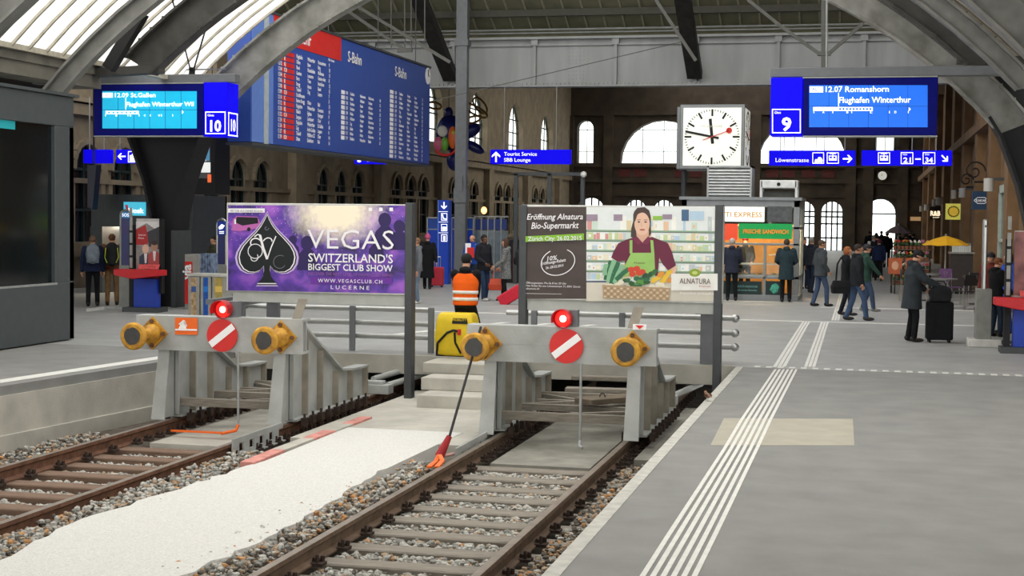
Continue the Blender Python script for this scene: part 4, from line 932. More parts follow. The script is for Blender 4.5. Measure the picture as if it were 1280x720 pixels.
D1 = ['Flughafen', 'Olten', 'Basel', 'Genève', 'Bern', 'Brugg', 'Thalwil', 'Schaffhausen', 'Baden Brugg', 'Flughafen', 'Bülach', 'Sargans', 'Flughafen', 'Zug', 'Thalwil', 'Olten']
D2 = ['Winterthur', 'Bern', 'Rheinfelden', 'Lausanne', 'Thun', 'Aarau', 'Zug', '', 'Olten', 'Winterthur', 'Eglisau', 'Landquart', 'Winterthur', 'Arth-Goldau', 'Pfäffikon SZ', 'Solothurn']
D3 = ['Romanshorn', 'Brig', 'Mulhouse', 'Genève-Aér.', 'Interlaken', 'Basel', 'Luzern', '', 'Biel', 'Konstanz', 'Stuttgart', 'Chur', 'St.Gallen', 'Lugano', 'Chur', 'Biel']
TM = ['12 %02d' % x for x in (0, 2, 2, 4, 4, 6, 8, 9, 10, 12, 30, 32, 34, 36, 37, 39)]
ztop, pit = 6.02, (6.02-3.98)/15
def col(lst, u, v, size, z, par=None, xs=.8): return bt('\n'.join(lst), ax(u, v).y, z, size, line=pit/size, xs=xs, par=par, bold=.012)
n = 16; sz_ = .14
sec = MB()
for i in range(n): z = ztop-i*pit; yy = ax(352, 100).y; sec.box(XB, XB+.012, yy, ax(367.5, 100).y, z-.012, z+pit*.66)
rd = sec.build('category_plates', M_red, t)
col(TM, 346.5, 100, sz_, ztop, rd); col(['IC', 'IR', 'RE', 'ICN']*4, 354, 100, sz_, ztop, rd); col(D1, 369.5, 100, sz_, ztop, rd); col(D2, 383.5, 100, sz_, ztop, rd); col(D3, 396.5, 100, sz_, ztop, rd); col(['9', '10', '11', '8', '12', '15', '7', '3', '13', '10', '9', '6', '10', '8', '14', '16'], 410, 100, sz_, ztop, rd)
bt('Gleis  Hinweis', ax(409.5, 70).y, 6.18, .1, xs=.8)
for (ub, u1, u2, u3, ug, n, zt) in ((429, 434, 449.5, 460, 474, 10, 5.42), (490, 495.5, 508.5, 517.5, 527, 15, 5.78)):
    sec = MB()
    for i in range(n): z = zt-i*pit; sec.box(XB, XB+.012, ax(ub-2.3, 100).y, ax(ub+1.6, 100).y, z-.012, z+pit*.66)
    wd = sec.build('line_plates', M_wtxt, t)
    dd = [rnd.choice(['Uetikon', 'Uster', 'Baden', 'Zug', 'Horgen', 'Bülach', 'Wetzikon', 'Dietikon', 'Meilen', 'Affoltern', 'Niederwen.', 'Winterthur']) for _ in range(3*n)]
    col(['12 %02d' % (2*i+1) for i in range(n)], u1-2.5, 100, .125, zt, wd, .6); col(dd[:n], u1+3, 100, .125, zt, wd); col(dd[n:2*n], u2, 100, .125, zt, wd); col(dd[2*n:], u3, 100, .125, zt, wd); col([str(rnd.choice((21, 22, 23, 24, 31, 32, 33, 34, 41, 43))) for _ in range(n)], ug, 100, .125, zt, wd)
b = MB(); c = ax(534.7, 95); b.cyl((XB, c.y, c.z), (XB+.012, c.y, c.z), .27, n=24); ci = b.build('round_symbol', M_wtxt, t); b = MB(); b.bar((XB+.015, c.y, c.z), (XB+.015, c.y, c.z+.2), .012, .04, (1, 0, 0)); b.bar((XB+.015, c.y, c.z), (XB+.015, c.y+.12, c.z), .012, .04, (1, 0, 0)); b.build('clock_hands', M_black, ci)
for y in (34.5, 38.8, 43, 46.8): MB().cyl((XB-.3, y, 6.9), (XB-.3, y, 14), .015, n=6).build('suspension_wire', M_dgrey, t)

# --- station clock (cube with a dial on each side)
YC = 44.0
c = at(890, 171, YC); H = .93
t = thing('station_clock', 'large square station clock with white dial and red second hand above the snack kiosk', 'clock', (c.x, YC+H, 3.66))
b = MB().box(c.x-H, c.x+H, YC, YC+2*H, c.z-H, c.z+H)
b.box(c.x-H-.12, c.x-H, YC+.25, YC+2*H-.1, c.z-H, c.z+H-.05); b.build('case', mat('clock_case', '#85898a', .45, .4, var=.05), t, bevel=.02, seg=1)
def dial(face):
    d = Matrix.Identity(4) if face == 0 else Matrix.Rotation(R(90), 4, 'Z')
    T = Matrix.Translation((c.x, YC+H, c.z)) @ d
    def mb(): m_ = MB(); m_.T = T; return m_
    b = mb().box(-.83, .83, -H-.012, -H, -.83, .83); dl = b.build('dial', mat('dial_white', '#f0f2e6', .5, var=.0, emit=.35), t)
    b = mb()
    for i in range(60):
        a = R(6*i); L, w = (.2, .055) if i % 5 == 0 else (.06, .02); s, k = math.sin(a), math.cos(a)
        b.bar((s*.79, -H-.016, k*.79), (s*(.79-L), -H-.016, k*(.79-L)), w, .008, (0, 1, 0))
    b.build('dial_marking', M_black, dl)
    def hand(ang, l0, l1, w, m, nm, e):
        s, k = math.sin(R(ang)), math.cos(R(ang)); b = mb().bar((-s*l0, -H-e, -k*l0), (s*l1, -H-e, k*l1), w, .008, (0, 1, 0))
        if nm == 'second_hand': b.cyl((s*l1, -H-e-.004, k*l1), (s*l1, -H-e+.004, k*l1), .085, n=20)
        b.build(nm, m, dl)
    hand(353.5, .2, .52, .085, M_black, 'hour_hand', .022); hand(281.5, .2, .78, .065, M_black, 'minute_hand', .03); hand(70, .28, .52, .022, M_red, 'second_hand', .038)
    return dl
dl = dial(0); dial(1)
tfit('MOBATIME', 877, 903, 159, 2.6, YC, mat('grey_print', '#c2c4bc', .5, var=0), dl, eps=.03)
b = MB(); b.cyl((at(855, 230, YC+1).x, YC+1, 2.76), (at(855, 230, YC+1).x, YC+1, c.z-H), .08, n=12); b.build('post', M_dgrey, t)
# small round clock on the far wall
c = at(1103, 219.5, YE-.5); t = thing('wall_clock', 'small round clock on the far end wall above the open doorway', 'clock', (c.x, YE-.4, c.z-.3))
MB().cyl((c.x, YE-.5, c.z), (c.x, YE-.26, c.z), .3, n=24).build('dial', mat('dial_white', '#f0f2e6'), t); MB().cyl((c.x, YE-.48, c.z), (c.x, YE-.25, c.z), .34, n=24).build('case', M_black, t)
MB().bar((c.x, YE-.51, c.z), (c.x-.03, YE-.51, c.z+.16), .03, .01, (0, 1, 0)).bar((c.x, YE-.51, c.z), (c.x-.22, YE-.51, c.z+.04), .02, .01, (0, 1, 0)).build('hands', M_black, t)

# --- hanging direction signs
def hsign(label, rect, Y, wires, z2=6.66, draw=None, dep=.22):
    t = thing('hanging_direction_sign', label, 'direction sign', tuple(at((rect[0]+rect[2])/2, rect[1], Y+.1)), 0, 'backlit blue direction signs')
    b = MB(); pbox(b, *rect, Y, Y+dep); b.build('sign_box', M_blue, t, bevel=.008, seg=1)
    for u in wires: q = at(u, rect[1], Y+.1); MB().cyl(q, (q.x, q.y, z2), .015, n=6).build('hanger', M_steel, t)
    if draw:
        p = Pic(Y, .004); draw(p, t); p.done('pictogram_lettering', t)
    return t
def d_t(p, t): p.arrow(620, 196, 6.5, 90, M_lit); tfit('Tourist Service', 630, 671, 194.6, 4.6, p.Y, M_lit, t); tfit('SBB Lounge', 630, 663, 202, 4.6, p.Y, M_lit, t)
hsign('blue sign with an up arrow reading Tourist Service', (613, 187, 713, 205), 51.5, (630, 695), draw=d_t)
def tram(p, u, v): p.frame(u-7.5, v-7, u+7.5, v+7, .9, M_lit); p.rect(u-5, v-3, u+5, v+3.2, M_lit); p.rect(u-4, v-2, u-1, v+.3, M_blue, False); p.rect(u+.5, v-2, u+3.5, v+.3, M_blue); p.line([(u-4, v-5.4), (u+4, v-5.4)], .9, M_lit); p.line([(u, v-5.4), (u, v-3)], .8, M_lit)
def d_l(p, t): tfit('Löwenstrasse', 969.5, 1011, 202.4, 4.8, p.Y, M_lit, t); p.frame(1015.5, 190.5, 1030, 204.5, .9, M_lit); p.poly([(1018, 203), (1019, 199), (1022, 199), (1023, 196.5), (1026, 196.5), (1028.5, 200), (1028, 203)], M_lit); tram(p, 1041, 197.5); p.arrow(1059.5, 198.5, 6, 0, M_lit)
hsign('blue sign with a right arrow reading Löwenstrasse', (961, 188, 1069, 207), 50.0, (980, 993, 1020, 1056), draw=d_l)
def d_g(p, t):
    tram(p, 1105, 197.5)
    for a, s_ in ((1126, '21'), (1153.5, '34')): p.frame(a, 190.3, a+15.5, 205, .9, M_lit); tfit(s_, a+3, a+12.5, 203.2, 6, p.Y, M_lit, t, bold=.02); tfit('Gleis', a+2.5, a+8, 194, 2, p.Y, M_lit, t)
    p.rect(1144, 198, 1151, 199.6, M_lit); p.arrow(1181, 198, 5.5, -45, M_lit)
hsign('blue sign with a slanted arrow pointing to tracks 21 to 34', (1077, 188, 1190, 207), 50.0, (1095, 1140, 1170), draw=d_g)
def d_b(p, t): p.arrow(152, 195.5, 5, 180, M_lit); p.frame(160, 189, 173, 203, .9, M_lit); p.poly([(162, 202), (162, 194), (164.5, 194), (165.5, 191.5), (168.5, 191.5), (169.5, 194), (172, 194), (172, 202)], M_lit)
hsign('blue sign with a left arrow beside the dark arch pier', (145, 187, 175, 204), 38.0, (150, 170), 5.3, draw=d_b)
hsign('plain blue sign beside the dark glass building', (104, 187, 137, 204), 38.0, (112, 130), 5.3)
def d_s(p, t): p.ell(449, 200.5, 2.5, 2.5, M_lit); p.rect(459, 199, 472, 202, M_lit)
hsign('small blue sign just below the big departure board', (443, 196.5, 481, 205), 49.5, (450, 476), 6.66, draw=d_s)
# dark hanging advertising screen
Y = 35.2
t = thing('hanging_advertising_screen', 'dark hanging advertising screen with a white block, beside the black arch pier', 'screen', tuple(at(262, 243, Y)))
b = MB(); pbox(b, 236, 168, 269, 243, Y, Y+.9); b.build('housing', M_black, t, bevel=.01, seg=1)
p = Pic(Y, .004); p.rect(240, 170, 263, 243-20, mat('screen_dark', '#3a3d42', .3, var=.05)); p.rect(244, 173, 262, 201, emitmat('screen_art_blue', '#4a86a8', .6)); p.poly([(244, 176), (262, 172), (262, 186), (244, 196)], emitmat('screen_art_violet', '#8a5ab0', .6)); p.rect(245, 203, 263, 215.5, emitmat('screen_white', '#e4e6e2', .8)); p.rect(259.5, 218, 264, 228, emitmat('screen_orange', '#e8622a', .8)); p.rect(246, 199.5, 258, 201.5, M_wtxt); p.done('picture', t)
for u in (241, 265): q = at(u, 168, Y+.4); MB().cyl(q, (q.x, q.y, 6.8), .02, n=6).build('hanger', M_dgrey, t)

Y = 36.0
t = thing('hanging_information_screen', 'dark navy hanging screen just beside the corner of the glass waiting room', 'screen', tuple(at(114, 262, Y)))
b = MB(); a, c = at(109, 206, Y), at(121, 206, Y); zb = at(115, 262, Y).z
b.prism([(a.x, Y, zb+.05), (c.x-.12, Y, zb), (c.x, Y, a.z), (a.x, Y, a.z)], (0, .25, 0)); b.build('housing', mat('screen_navy', '#161d3c', .4, var=.05), t, bevel=.01, seg=1); q = at(115, 206, Y); MB().cyl((q.x, Y+.1, q.z), (q.x, Y+.1, 5.4), .025, n=8).build('hanger', M_dgrey, t)
# ================================================================== KIOSKS, STALLS, FURNITURE OF THE CONCOURSE
# --- snack kiosk
YK = 40.7
kx0, kx1 = -4.98, -1.85
t = thing('snack_kiosk', 'grey framed snack kiosk with green sandwich sign and lit glass counter', 'kiosk', (-3.4, YK+1.2, 0))
M_kf = mat('kiosk_frame', '#8a8f91', .5, .2, var=.06)
b = MB(); YB_ = YK+2.6
for x in (kx0, kx1-.16): b.box(x, x+.16, YK, YK+.16, 0, 2.66); b.box(x, x+.16, YB_-.16, YB_, 0, 2.66)
b.box(kx0, kx1, YK, YK+.14, 2.48, 2.66); b.box(kx0, kx1, YK, YK+.1, 1.9, 1.97); b.box(kx0, kx1, YK, YK+.1, 1.47, 1.53); b.box(kx0, kx1, YK-.02, YK+.12, 0, .16); b.box(kx0, kx1, YK, YK+.1, .58, .64)
b.box(kx1-.14, kx1, YK, YB_, 2.48, 2.66); b.box(kx1-.1, kx1, YK, YB_, 0, .12); b.box(kx1-.08, kx1, YK, YB_, 1.9, 1.96); b.box(kx1-.08, kx1, YK, YB_, .6, .66); b.box(kx1-.08, kx1, YK+1.25, YK+1.33, 0, 2.5); b.box(kx0, kx0+.1, YK, YB_, 0, 2.6); b.box(kx0, kx1, YB_-.1, YB_, 0, 2.6)
b.box(kx0+1.38, kx0+1.44, YK, YK+.08, .1, 1.5) ; b.box(-2.78, -2.70, YK, YK+.08, .1, 1.5); b.box(-2.66, -2.6, YK, YK+.08, 1.9, 2.5)
b.build('frame', M_kf, t, bevel=.008, seg=1)
MB().box(kx0-.05, kx1+.05, YK-.05, YB_+.05, 2.66, 2.74).build('roof', M_kf, t); MB().box(kx0+.1, kx1-.1, YK+.1, YB_-.1, .01, .05).build('floor_plate', M_dgrey, t)
def kpanel(u0, v0, u1, v1, m, nm, Y=YK-.015): b = MB(); pbox(b, u0, v0, u1, v1, Y, Y+.03); return b.build(nm, m, t)
s1 = kpanel(890, 258.5, 955.5, 277, emitmat('kiosk_sign_white', '#f7f6f0', .6), 'sign_panel'); kpanel(959, 258, 990, 277.5, mat('sign_grey_mesh', '#55585a', .6, var=.25, scale=12), 'mesh_panel')
kpanel(880, 279.5, 922, 300, mat('kiosk_orange', '#e8502e', .5, var=.03, emit=.25), 'orange_panel'); s2 = kpanel(923.5, 279.5, 990, 298.5, mat('kiosk_green', '#129a4c', .5, var=.03, emit=.25), 'green_panel')
tfit('TTI EXPRESS', 901, 952.5, 271, 6.2, YK-.03, mat('gold_letter', '#d8a860', .5, var=0), s1, bold=.015); tfit('FRISCHE SANDWICH', 929, 985.5, 291.6, 5, YK-.03, mat('orange_letter', '#f08a28', .5, var=0, emit=.2), s2, bold=.025)
s3 = kpanel(904, 351.5, 952, 369.5, mat('menu_dark', '#16302f', .4, var=.1), 'menu_panel'); tfit('BELEGTE SANDWICHES', 921, 947, 359, 2.4, YK-.03, mat('menu_text', '#7fb8b0', .5, var=0), s3); tfit('und warme Getränke', 921, 946, 363.5, 2.4, YK-.03, mat('menu_text', '#7fb8b0'), s3)
s4 = kpanel(957, 351.5, 978, 369.5, mat('menu_dark', '#16302f'), 'menu_panel'); p = Pic(YK-.03, .004); p.poly([(962, 362), (965, 356), (970, 354), (974, 358), (972, 365), (967, 367)], mat('menu_art', '#4aa890', .5, var=.4, scale=20)); p.done('picture', s4)
MB().box(kx0+.1, kx1-.16, YK+.3, YB_-.1, 1.97, 2.02).build('ceiling_panel', mat('warm_white', '#e9dcc2', .7), t)
MB().box(kx0+.1, kx1-.1, YB_-.35, YB_-.3, .1, 1.95).build('rear_panel', mat('warm_wood', '#b8813f', .6, var=.2, scale=4), t)
b = MB(); b.box(kx0+.1, kx1-.16, YK+.12, YK+.55, .64, .68); b.box(kx0+.1, kx1-.16, YK+.1, YK+.62, .95, .98); b.box(-2.65, kx1-.16, YK+.15, YK+.5, 1.2, 1.22); b.build('counter', mat('counter_steel', '#b4b5b2', .35, .5), t)
MB().box(kx0+.1, kx1-.16, YK+.085, YK+.095, .66, 1.47).build('counter_glass', M_glass, t)
M_lamp = emitmat('warm_tube', '#ffdfb0', 130)
for x in (-4.2, -3.2, -2.3): MB().box(x-.35, x+.35, YK+.35, YK+.42, 1.9, 1.95).build('light_tube', M_lamp, t)
gl_ = MB()
for y in (YK+.2, YK+1.35): gl_.box(kx1-.05, kx1-.04, y, y+1.0, .66, 1.9); gl_.box(kx1-.05, kx1-.04, y, y+1.0, 1.97, 2.48)
gl_.build('side_glass', M_glass, t)
def loaf(x, y, z, col, s, label, g): return MB().ell((x, y, z+s*.35), s, s*.6, s*.35, 10, 6).build('sandwich', mat('bread_'+col, col, .7, var=.15, scale=20), label=label, cat='sandwich', group=g, smooth=True)
first = None
for i in range(11):
    x = -4.0+i*.185
    if abs(x+2.74) < .12: continue
    if first is None: first = loaf(x, YK+.33, .681, '#d2a05a', .075, 'filled roll lying in the lower glass counter of the snack kiosk', 'rolls in the lower counter')
    else: k = first.copy(); C.objects.link(k); k.location.x = x; k.rotation_euler.z = random.uniform(-.4, .4)
first = None
for i in range(5):
    x = -2.52+i*.12
    if first is None: first = loaf(x, YK+.3, 1.221, '#c58a44', .05, 'small roll on the upper glass shelf of the snack kiosk', 'rolls on the upper shelf')
    else: k = first.copy(); C.objects.link(k); k.location.x = x
t = thing('air_conditioner', 'tall louvred ventilation box on the roof of the snack kiosk', 'ventilation unit', (-4, YK+1, 2.75))
a, c = at(884, 207, YK+.6), at(940, 207, YK+.6); b = MB()
b.box(a.x, a.x+.05, YK+.6, YK+1.7, 2.745, a.z); b.box(c.x-.05, c.x, YK+.6, YK+1.7, 2.745, a.z); b.box(a.x, c.x, YK+.6, YK+1.7, a.z-.05, a.z); b.box(a.x+.05, c.x-.05, YK+.75, YK+1.7, 2.745, a.z-.05); b.build('casing', mat('vent_grey', '#a9adad', .5, .2), t)
for i in range(9): z = 2.8+i*(a.z-2.87)/9; MB().prism([(a.x+.05, YK+.6, z), (a.x+.05, YK+.74, z+.07), (a.x+.05, YK+.74, z+.085), (a.x+.05, YK+.6, z+.03)], (c.x-a.x-.1, 0, 0)).build('louvre', mat('louvre_pale', '#d4d7d6', .5, .2), t)
t = thing('air_conditioner', 'white flat topped cooling unit on the right end of the kiosk roof', 'cooling unit', (-2.6, YK+1, 2.75))
a, c = at(950, 225, YK+.4), at(997, 225, YK+.4); b = MB()
for x in (a.x, c.x-.06): b.box(x, x+.06, YK+.4, YK+.46, 2.745, a.z); b.box(x, x+.06, YK+1.2, YK+1.26, 2.745, a.z)
b.build('frame', mat('unit_white', '#d9dcda', .5), t); MB().box(a.x, c.x, YK+.4, YK+1.26, a.z-.22, a.z).build('hood', mat('unit_white', '#d9dcda'), t, bevel=.03); MB().box(a.x+.08, c.x-.08, YK+.6, YK+1.15, 2.745, a.z-.3).build('core', mat('unit_core', '#4a4c48', .6), t); MB().cyl(((a.x+c.x)/2, YK+.395, a.z-.11), ((a.x+c.x)/2, YK+.41, a.z-.11), .05, n=12).build('badge', M_black, t)

# --- dark glass building on the left platform
t = thing('glass_waiting_room', 'dark grey glass waiting room with a painted teal screen reflection', 'waiting room', (-15.5, 19, 0))
M_wr = mat('anthracite', '#4d5355', .5, .2, var=.06); X = -13.0; b = MB()
b.box(X-6, X, 12, 23.1, 3.55, 4.05); b.box(X-.15, X, 12, 23.1, .02, .98); b.box(X-.16, X, 22.5, 23.1, .98, 3.55); b.box(X-.12, X, 17.0, 17.3, .98, 3.55); b.box(X-6, X, 22.95, 23.1, .02, 3.55); b.box(X-6, X-5.9, 12, 23.1, .02, 3.55); b.box(X-6, X, 12, 12.15, .02, 3.55); b.build('frame', M_wr, t, bevel=.01, seg=1)
MB().box(X-.1, X-.07, 12.1, 22.5, .98, 3.55).build('glass_pane', mat('smoked_glass', '#141b1d', .08, var=.3, scale=.6, spec=.6), t); MB().box(X-.005, X+.008, 12.1, 22.55, .95, .985).build('sill', M_steel, t)
p_ = MB(); a = ax(0, 143, X-.06); c = ax(19, 162, X-.06); p_.box(X-.068, X-.06, a.y-.8, c.y, c.z, a.z); p_.build('screen_reflection', emitmat('reflection_teal', '#1f8f96', .45), t)  # glowing patch stands in for a display reflected in the glass
MB().box(X-6.2, X+.05, 12, 23.2, 4.05, 4.1).build('roof_sheet', M_wr, t)

# --- newspaper shop behind the arch pier on the left
YS = 36.6
t = thing('newspaper_shop', 'dark fronted newspaper shop with cyan sign and magazine racks', 'shop', (-18, YS+1, 0))
b = MB(); x0, x1 = at(108, 300, YS).x, at(236, 300, YS).x; zt = at(150, 243, YS).z
b.box(x0, x1, YS+.25, YS+2.4, zt-.85, zt); b.box(x0, x0+.35, YS+.2, YS+2.4, 0, zt-.85); b.box(x1-.2, x1, YS+.2, YS+2.4, 0, zt-.85); b.box(x0, x1, YS+2.3, YS+2.4, 0, zt); b.build('shop_front', mat('shop_dark', '#3a3f42', .5), t)
b = MB(); pbox(b, 154.5, 252.5, 181.5, 269.5, YS+.2, YS+.25); sb = b.build('sign_panel', emitmat('kiosk_cyan', '#3fb6d2', .8), t)
p = Pic(YS+.2, .004); p.poly([(156, 256), (159.5, 256), (161, 262), (158, 263)], mat('kiosk_mark', '#c8385a', .5, var=0, emit=.3)); p.done('mark', sb); tfit('kiosk', 160.5, 180, 266, 6.4, YS+.2, M_lit, sb, bold=.03)
b = MB(); b.box(x0+.35, x1-.2, YS+1.9, YS+2.3, .1, zt-.9); b.build('back_shelf', mat('shelf_warm', '#b09a7c', .7, var=.3, scale=4), t)
MB().box(x0+.4, x1-.3, YS+1.2, YS+1.3, zt-.9, zt-.86).build('light_tube', emitmat('shop_tube', '#fff0d8', 60), t)
rnd = random.Random(3); mags = [mat('mag_%d' % i, c, .5, var=.25, scale=9) for i, c in enumerate(('#e2dccb', '#c9b25a', '#b23a34', '#3a6a9c', '#d8d8d8', '#5a8a4a', '#d07a3a', '#3a3a40'))]
base = None
for r_ in range(5):
    for i in range(9):
        x = x0+.55+i*.25; z = .45+r_*.34
        if x > x1-.5: continue
        o = MB().box(x, x+.2, YS+1.84, YS+1.89, z, z+.28).build('magazine', mags[rnd.randrange(8)], label='magazine standing in the racks inside the newspaper shop', cat='magazine', group='magazines in the newspaper shop')

# --- black arch pier notice, tall steles, poster stands with red trays
def stele(u, v0, vf, Y, w, label, graphics):
    t = thing('information_stele', label, 'stele', tuple(at(u, vf, Y))[:2]+(0,))
    c = at(u, v0, Y); x, z1 = c.x, c.z; b = MB()
    pts = [(x-w/2, 0.05), (x-w/2, z1-.1)]+[(x-w/2*math.cos(R(a)), z1-.1+.1*math.sin(R(a))) for a in (30, 60, 90, 120, 150)]+[(x+w/2, z1-.1), (x+w/2, z1-1.6)]
    for a, e in zip(pts, pts[1:]): b.cyl((a[0], Y, a[1]), (e[0], Y, e[1]), .028, n=8)
    b.build('tube_frame', M_chrome, t); q = MB().box(x-w/2+.03, x+w/2-.03, Y-.012, Y+.012, z1-1.6, z1-.03).build('panel', mat('stele_panel', '#3a2a6a', .4, var=.15, scale=2, col2='#23406f'), t)
    if graphics: b = MB().box(x-w/2+.03, x+w/2-.03, Y-.016, Y+.016, z1-.17, z1-.03); b.build('cap_panel', mat('sos_blue', '#2c7fb8', .4, emit=.2), t); text('SOS', (x-.09, Y-.02, z1-.135), .1, M_lit, t)
    MB().box(x-w/2, x+w/2+.12, Y-.08, Y+.12, .05, .62+.35).build('pedestal', mat('pedestal_grey', '#8f918c', .6), t, bevel=.01); MB().box(x-w/2-.25, x+w/2+.3, Y-.3, Y+.35, .003, .06).build('base_plate', M_steel, t, bevel=.008)
    return t
stele(157.5, 263, 398, 30.9, .26, 'rounded SOS information stele beside the red tray stand on the left', True)
t = stele(277, 274, 392, 32.6, .22, 'small blue pictogram stele behind the recycling bins', False)
c = at(277, 274, 32.6); p = Pic(32.58, .01); p.rect(271.5, 277, 282.5, 294, M_blue2); p.poly([(273, 284), (277, 280), (281, 282), (278, 286), (274, 287)], M_lit); p.rect(274, 289, 280, 290, M_lit, False); p.rect(274, 291, 280, 292, M_lit); p.done('pictogram', t)
def tray_stand(label, Y, xpost, xa, xb, v0, zt, art):
    t = thing('poster_stand', label, 'poster stand', ((xa+xb)/2, Y, 0)); z1 = zt
    b = MB(); b.box(xa-.14, xa-.04, Y-.05, Y+.12, .003, z1-.04); b.box(xb, xb+.06, Y-.02, Y+.12, .4, z1+.1); b.build('upright', M_black, t); s = MB()
    for i in range(5): s.box(xa-.12, xa-.06, Y-.06, Y-.048, .95+i*.27, 1.17+i*.27)
    s.build('slot', mat('slot_grey', '#9a9c98', .5), t)
    MB().box(xa, xb, Y+.02, Y+.08, .86, z1+.1).build('poster_board', mat('board_grey', '#c4c2bf', .5), t)
    MB().prism([(xa-.32, Y-.42, .80), (xa+.12, Y-.42, .72), (xb+.18, Y-.42, .80), (xb+.18, Y-.42, .92), (xa-.32, Y-.42, .92)], (0, .42, 0)).build('tray', mat('tray_red', '#c8222a', .4, var=.04), t, bevel=.015)
    b = MB(); rnd = random.Random(4)
    for i in range(6): x = xa+.1+i*(xb-xa-.1)/6; b.prism([(x, Y-.12, .93), (x+.1, Y-.12, .93), (x+.09, Y-.02, 1.03), (x-.01, Y-.02, 1.03)], (0, .01, 0))
    b.build('leaflets', mat('leaflet_red', '#d85a5a', .5, var=.3, scale=20), t)
    MB().box(xa, xb-.02, Y-.12, Y+.1, .1, .72).build('base_box', mat('base_blue', '#1a3fae', .4, var=.05), t, bevel=.01); MB().box(xa-.2, xb+.1, Y-.25, Y+.2, .003, .1).build('foot', M_dgrey, t)
    return t
Y = 30.2; xa, xb = at(170, 300, Y).x, at(199.5, 300, Y).x
t = tray_stand('stand with a printed photo of two people above a red tray and blue box', Y, 0, xa, xb, 277, at(180, 279, Y).z, True)
p = Pic(Y+.02, .003); v1 = 352
p.rect(170, 277, 199.5, v1, prt('advert_grey', '#8d8a8a', var=.25)); p.poly([(170, 286), (183, 279), (199.5, 290), (199.5, 277), (170, 277)], prt('advert_white', '#dedada')); p.poly([(170, 287), (182, 281), (186, 300), (184, 306), (170, 306)], prt('advert_red', '#b02c30')); p.poly([(184, 290), (199.5, 283), (199.5, 312), (186, 308)], prt('advert_dark', '#3a3a40'))
for u, v, s_, c1, c2 in ((182, 311, 4.2, '#d8b29c', '#2f3a4c'), (193, 308, 4.2, '#a9806a', '#a84a4a')):
    p.ell(u, v, s_, s_*1.35, prt('adv'+c1[1:], c1)); p.poly([(u-8, v+24), (u-8, v+10), (u-3, v+6), (u+3, v+6), (u+6.5, v+10), (u+6.5, v+24)], prt('adv'+c2[1:], c2)); p.poly([(u-2, v+6), (u+2, v+6), (u+1, v+18), (u-1, v+18)], prt('advert_white', '#dedada'))
p.ell(193, 303.5, 4.2, 3, prt('advhair', '#3a2c28')); p.rect(171, 338, 198, 346, prt('advert_table', '#d5c8c4')); p.rect(170, 345, 199.5, v1, prt('advert_red2', '#b8504e')); p.done('poster', t)
tfit('Jetzt im', 173, 182, 294.5, 2.2, Y, Wh, t, eps=.01); tfit('Kino', 173, 180, 298.5, 2.2, Y, Wh, t, eps=.01)
Y = 26.3; xa, xb = at(1268.5, 300, Y).x, at(1268.5, 300, Y).x+.62
t = tray_stand('poster stand with red tray beside the person in the bright blue jacket', Y, 0, xa, xb, 288, at(1270, 296, Y).z, False)
MB().box(xa, xb, Y+.0, Y+.02, .95, 2.0).build('poster', mat('advert_mixed', '#8a5a58', .45, var=.6, scale=3), t)
# slim steel pole with grey sleeve and pale block (seen edge-on stele)
Y = gp(1228, 433).y; x = at(1228.5, 400, Y).x
t = thing('information_stele', 'slim steel stele seen edge on with grey sleeve and pale foot block', 'stele', (x, Y, 0))
zt = at(1228, 274, Y).z; MB().box(x-.035, x+.035, Y-.12, Y+.12, .3, zt).build('blade', M_chrome, t, bevel=.02); MB().box(x-.13, x+.13, Y-.18, Y+.18, .14, 1.0).build('sleeve', mat('sleeve_grey', '#85857f', .6), t, bevel=.01); MB().box(x-.25, x+.3, Y-.25, Y+.25, .003, .14).build('foot_block', mat('foot_pale', '#c9c8c2', .7), t, bevel=.01)
b = MB(); b.cyl((x+.36, Y-.2, .035), (x+.39, Y-.2, .035), .03, n=10).cyl((x+.36, Y+.2, .035), (x+.39, Y+.2, .035), .03, n=10).box(x+.3, x+.9, Y-.22, Y+.22, .07, .1); b.build('castor_plate', M_dgrey, t)
MB().box(x-.012, x+.012, Y-.125, Y-.12, zt-.14, zt-.1).build('slot', M_black, t)

# --- recycling station and newspaper box
Y = gp(258, 396.5).y
t = thing('recycling_station', 'row of grey recycling bins covered with printed rubbish pictures', 'recycling bin', (at(258, 390, Y).x, Y, 0))
cols = [('#8c6a4a', '#3a5a9c', '#c9b28a'), ('#1a5ab8', '#2a7ad0', '#184a98'), ('#c9a23a', '#e0c060', '#8c8c60')]
for i, (ua, ub) in enumerate(((235, 249), (250.5, 263.5), (265, 281.5))):
    b = MB(); pbox(b, ua, 345.5, ub, 396, Y, Y+.5); bn = b.build('bin', mat('bin_grey', '#9b9a94', .5), t, bevel=.008, seg=1)
    m = mat('bin_print_%d' % i, cols[i][0], .5, var=.5, scale=14, col2=cols[i][2]); p = Pic(Y, .003); p.rect(ua+3.5, 347, ub-3.5, 395, m); p.rect(ua+4, 358, ub-4, 365, prt('bin_label_%d' % i, cols[i][1])); p.done('printed_band', bn)
b = MB(); pbox(b, 234, 342.5, 283, 345.5, Y-.02, Y+.52); b.build('lid', mat('bin_lid', '#b9b8b2', .5), t)
Y2 = Y+2.2
t = thing('newspaper_box', 'grey newspaper box with red side lettering behind the recycling bins', 'newspaper box', (at(245, 380, Y2).x, Y2, 0))
b = MB(); pbox(b, 231, 318, 248, 390, Y2, Y2+.6); b.build('cabinet', mat('bin_grey', '#9b9a94'), t); b = MB(); pbox(b, 231, 327, 240, 380, Y2-.02, Y2); rp = b.build('red_panel', M_red, t); text('via', tuple(at(238.6, 349, Y2-.03)), .3, M_wtxt, rp, roll=R(90), bold=.03)
b = MB()
for i in range(4):
    u = 249+i*3.6; pbox(b, u, 317, u+3, 360, Y2+.1, Y2+.5)
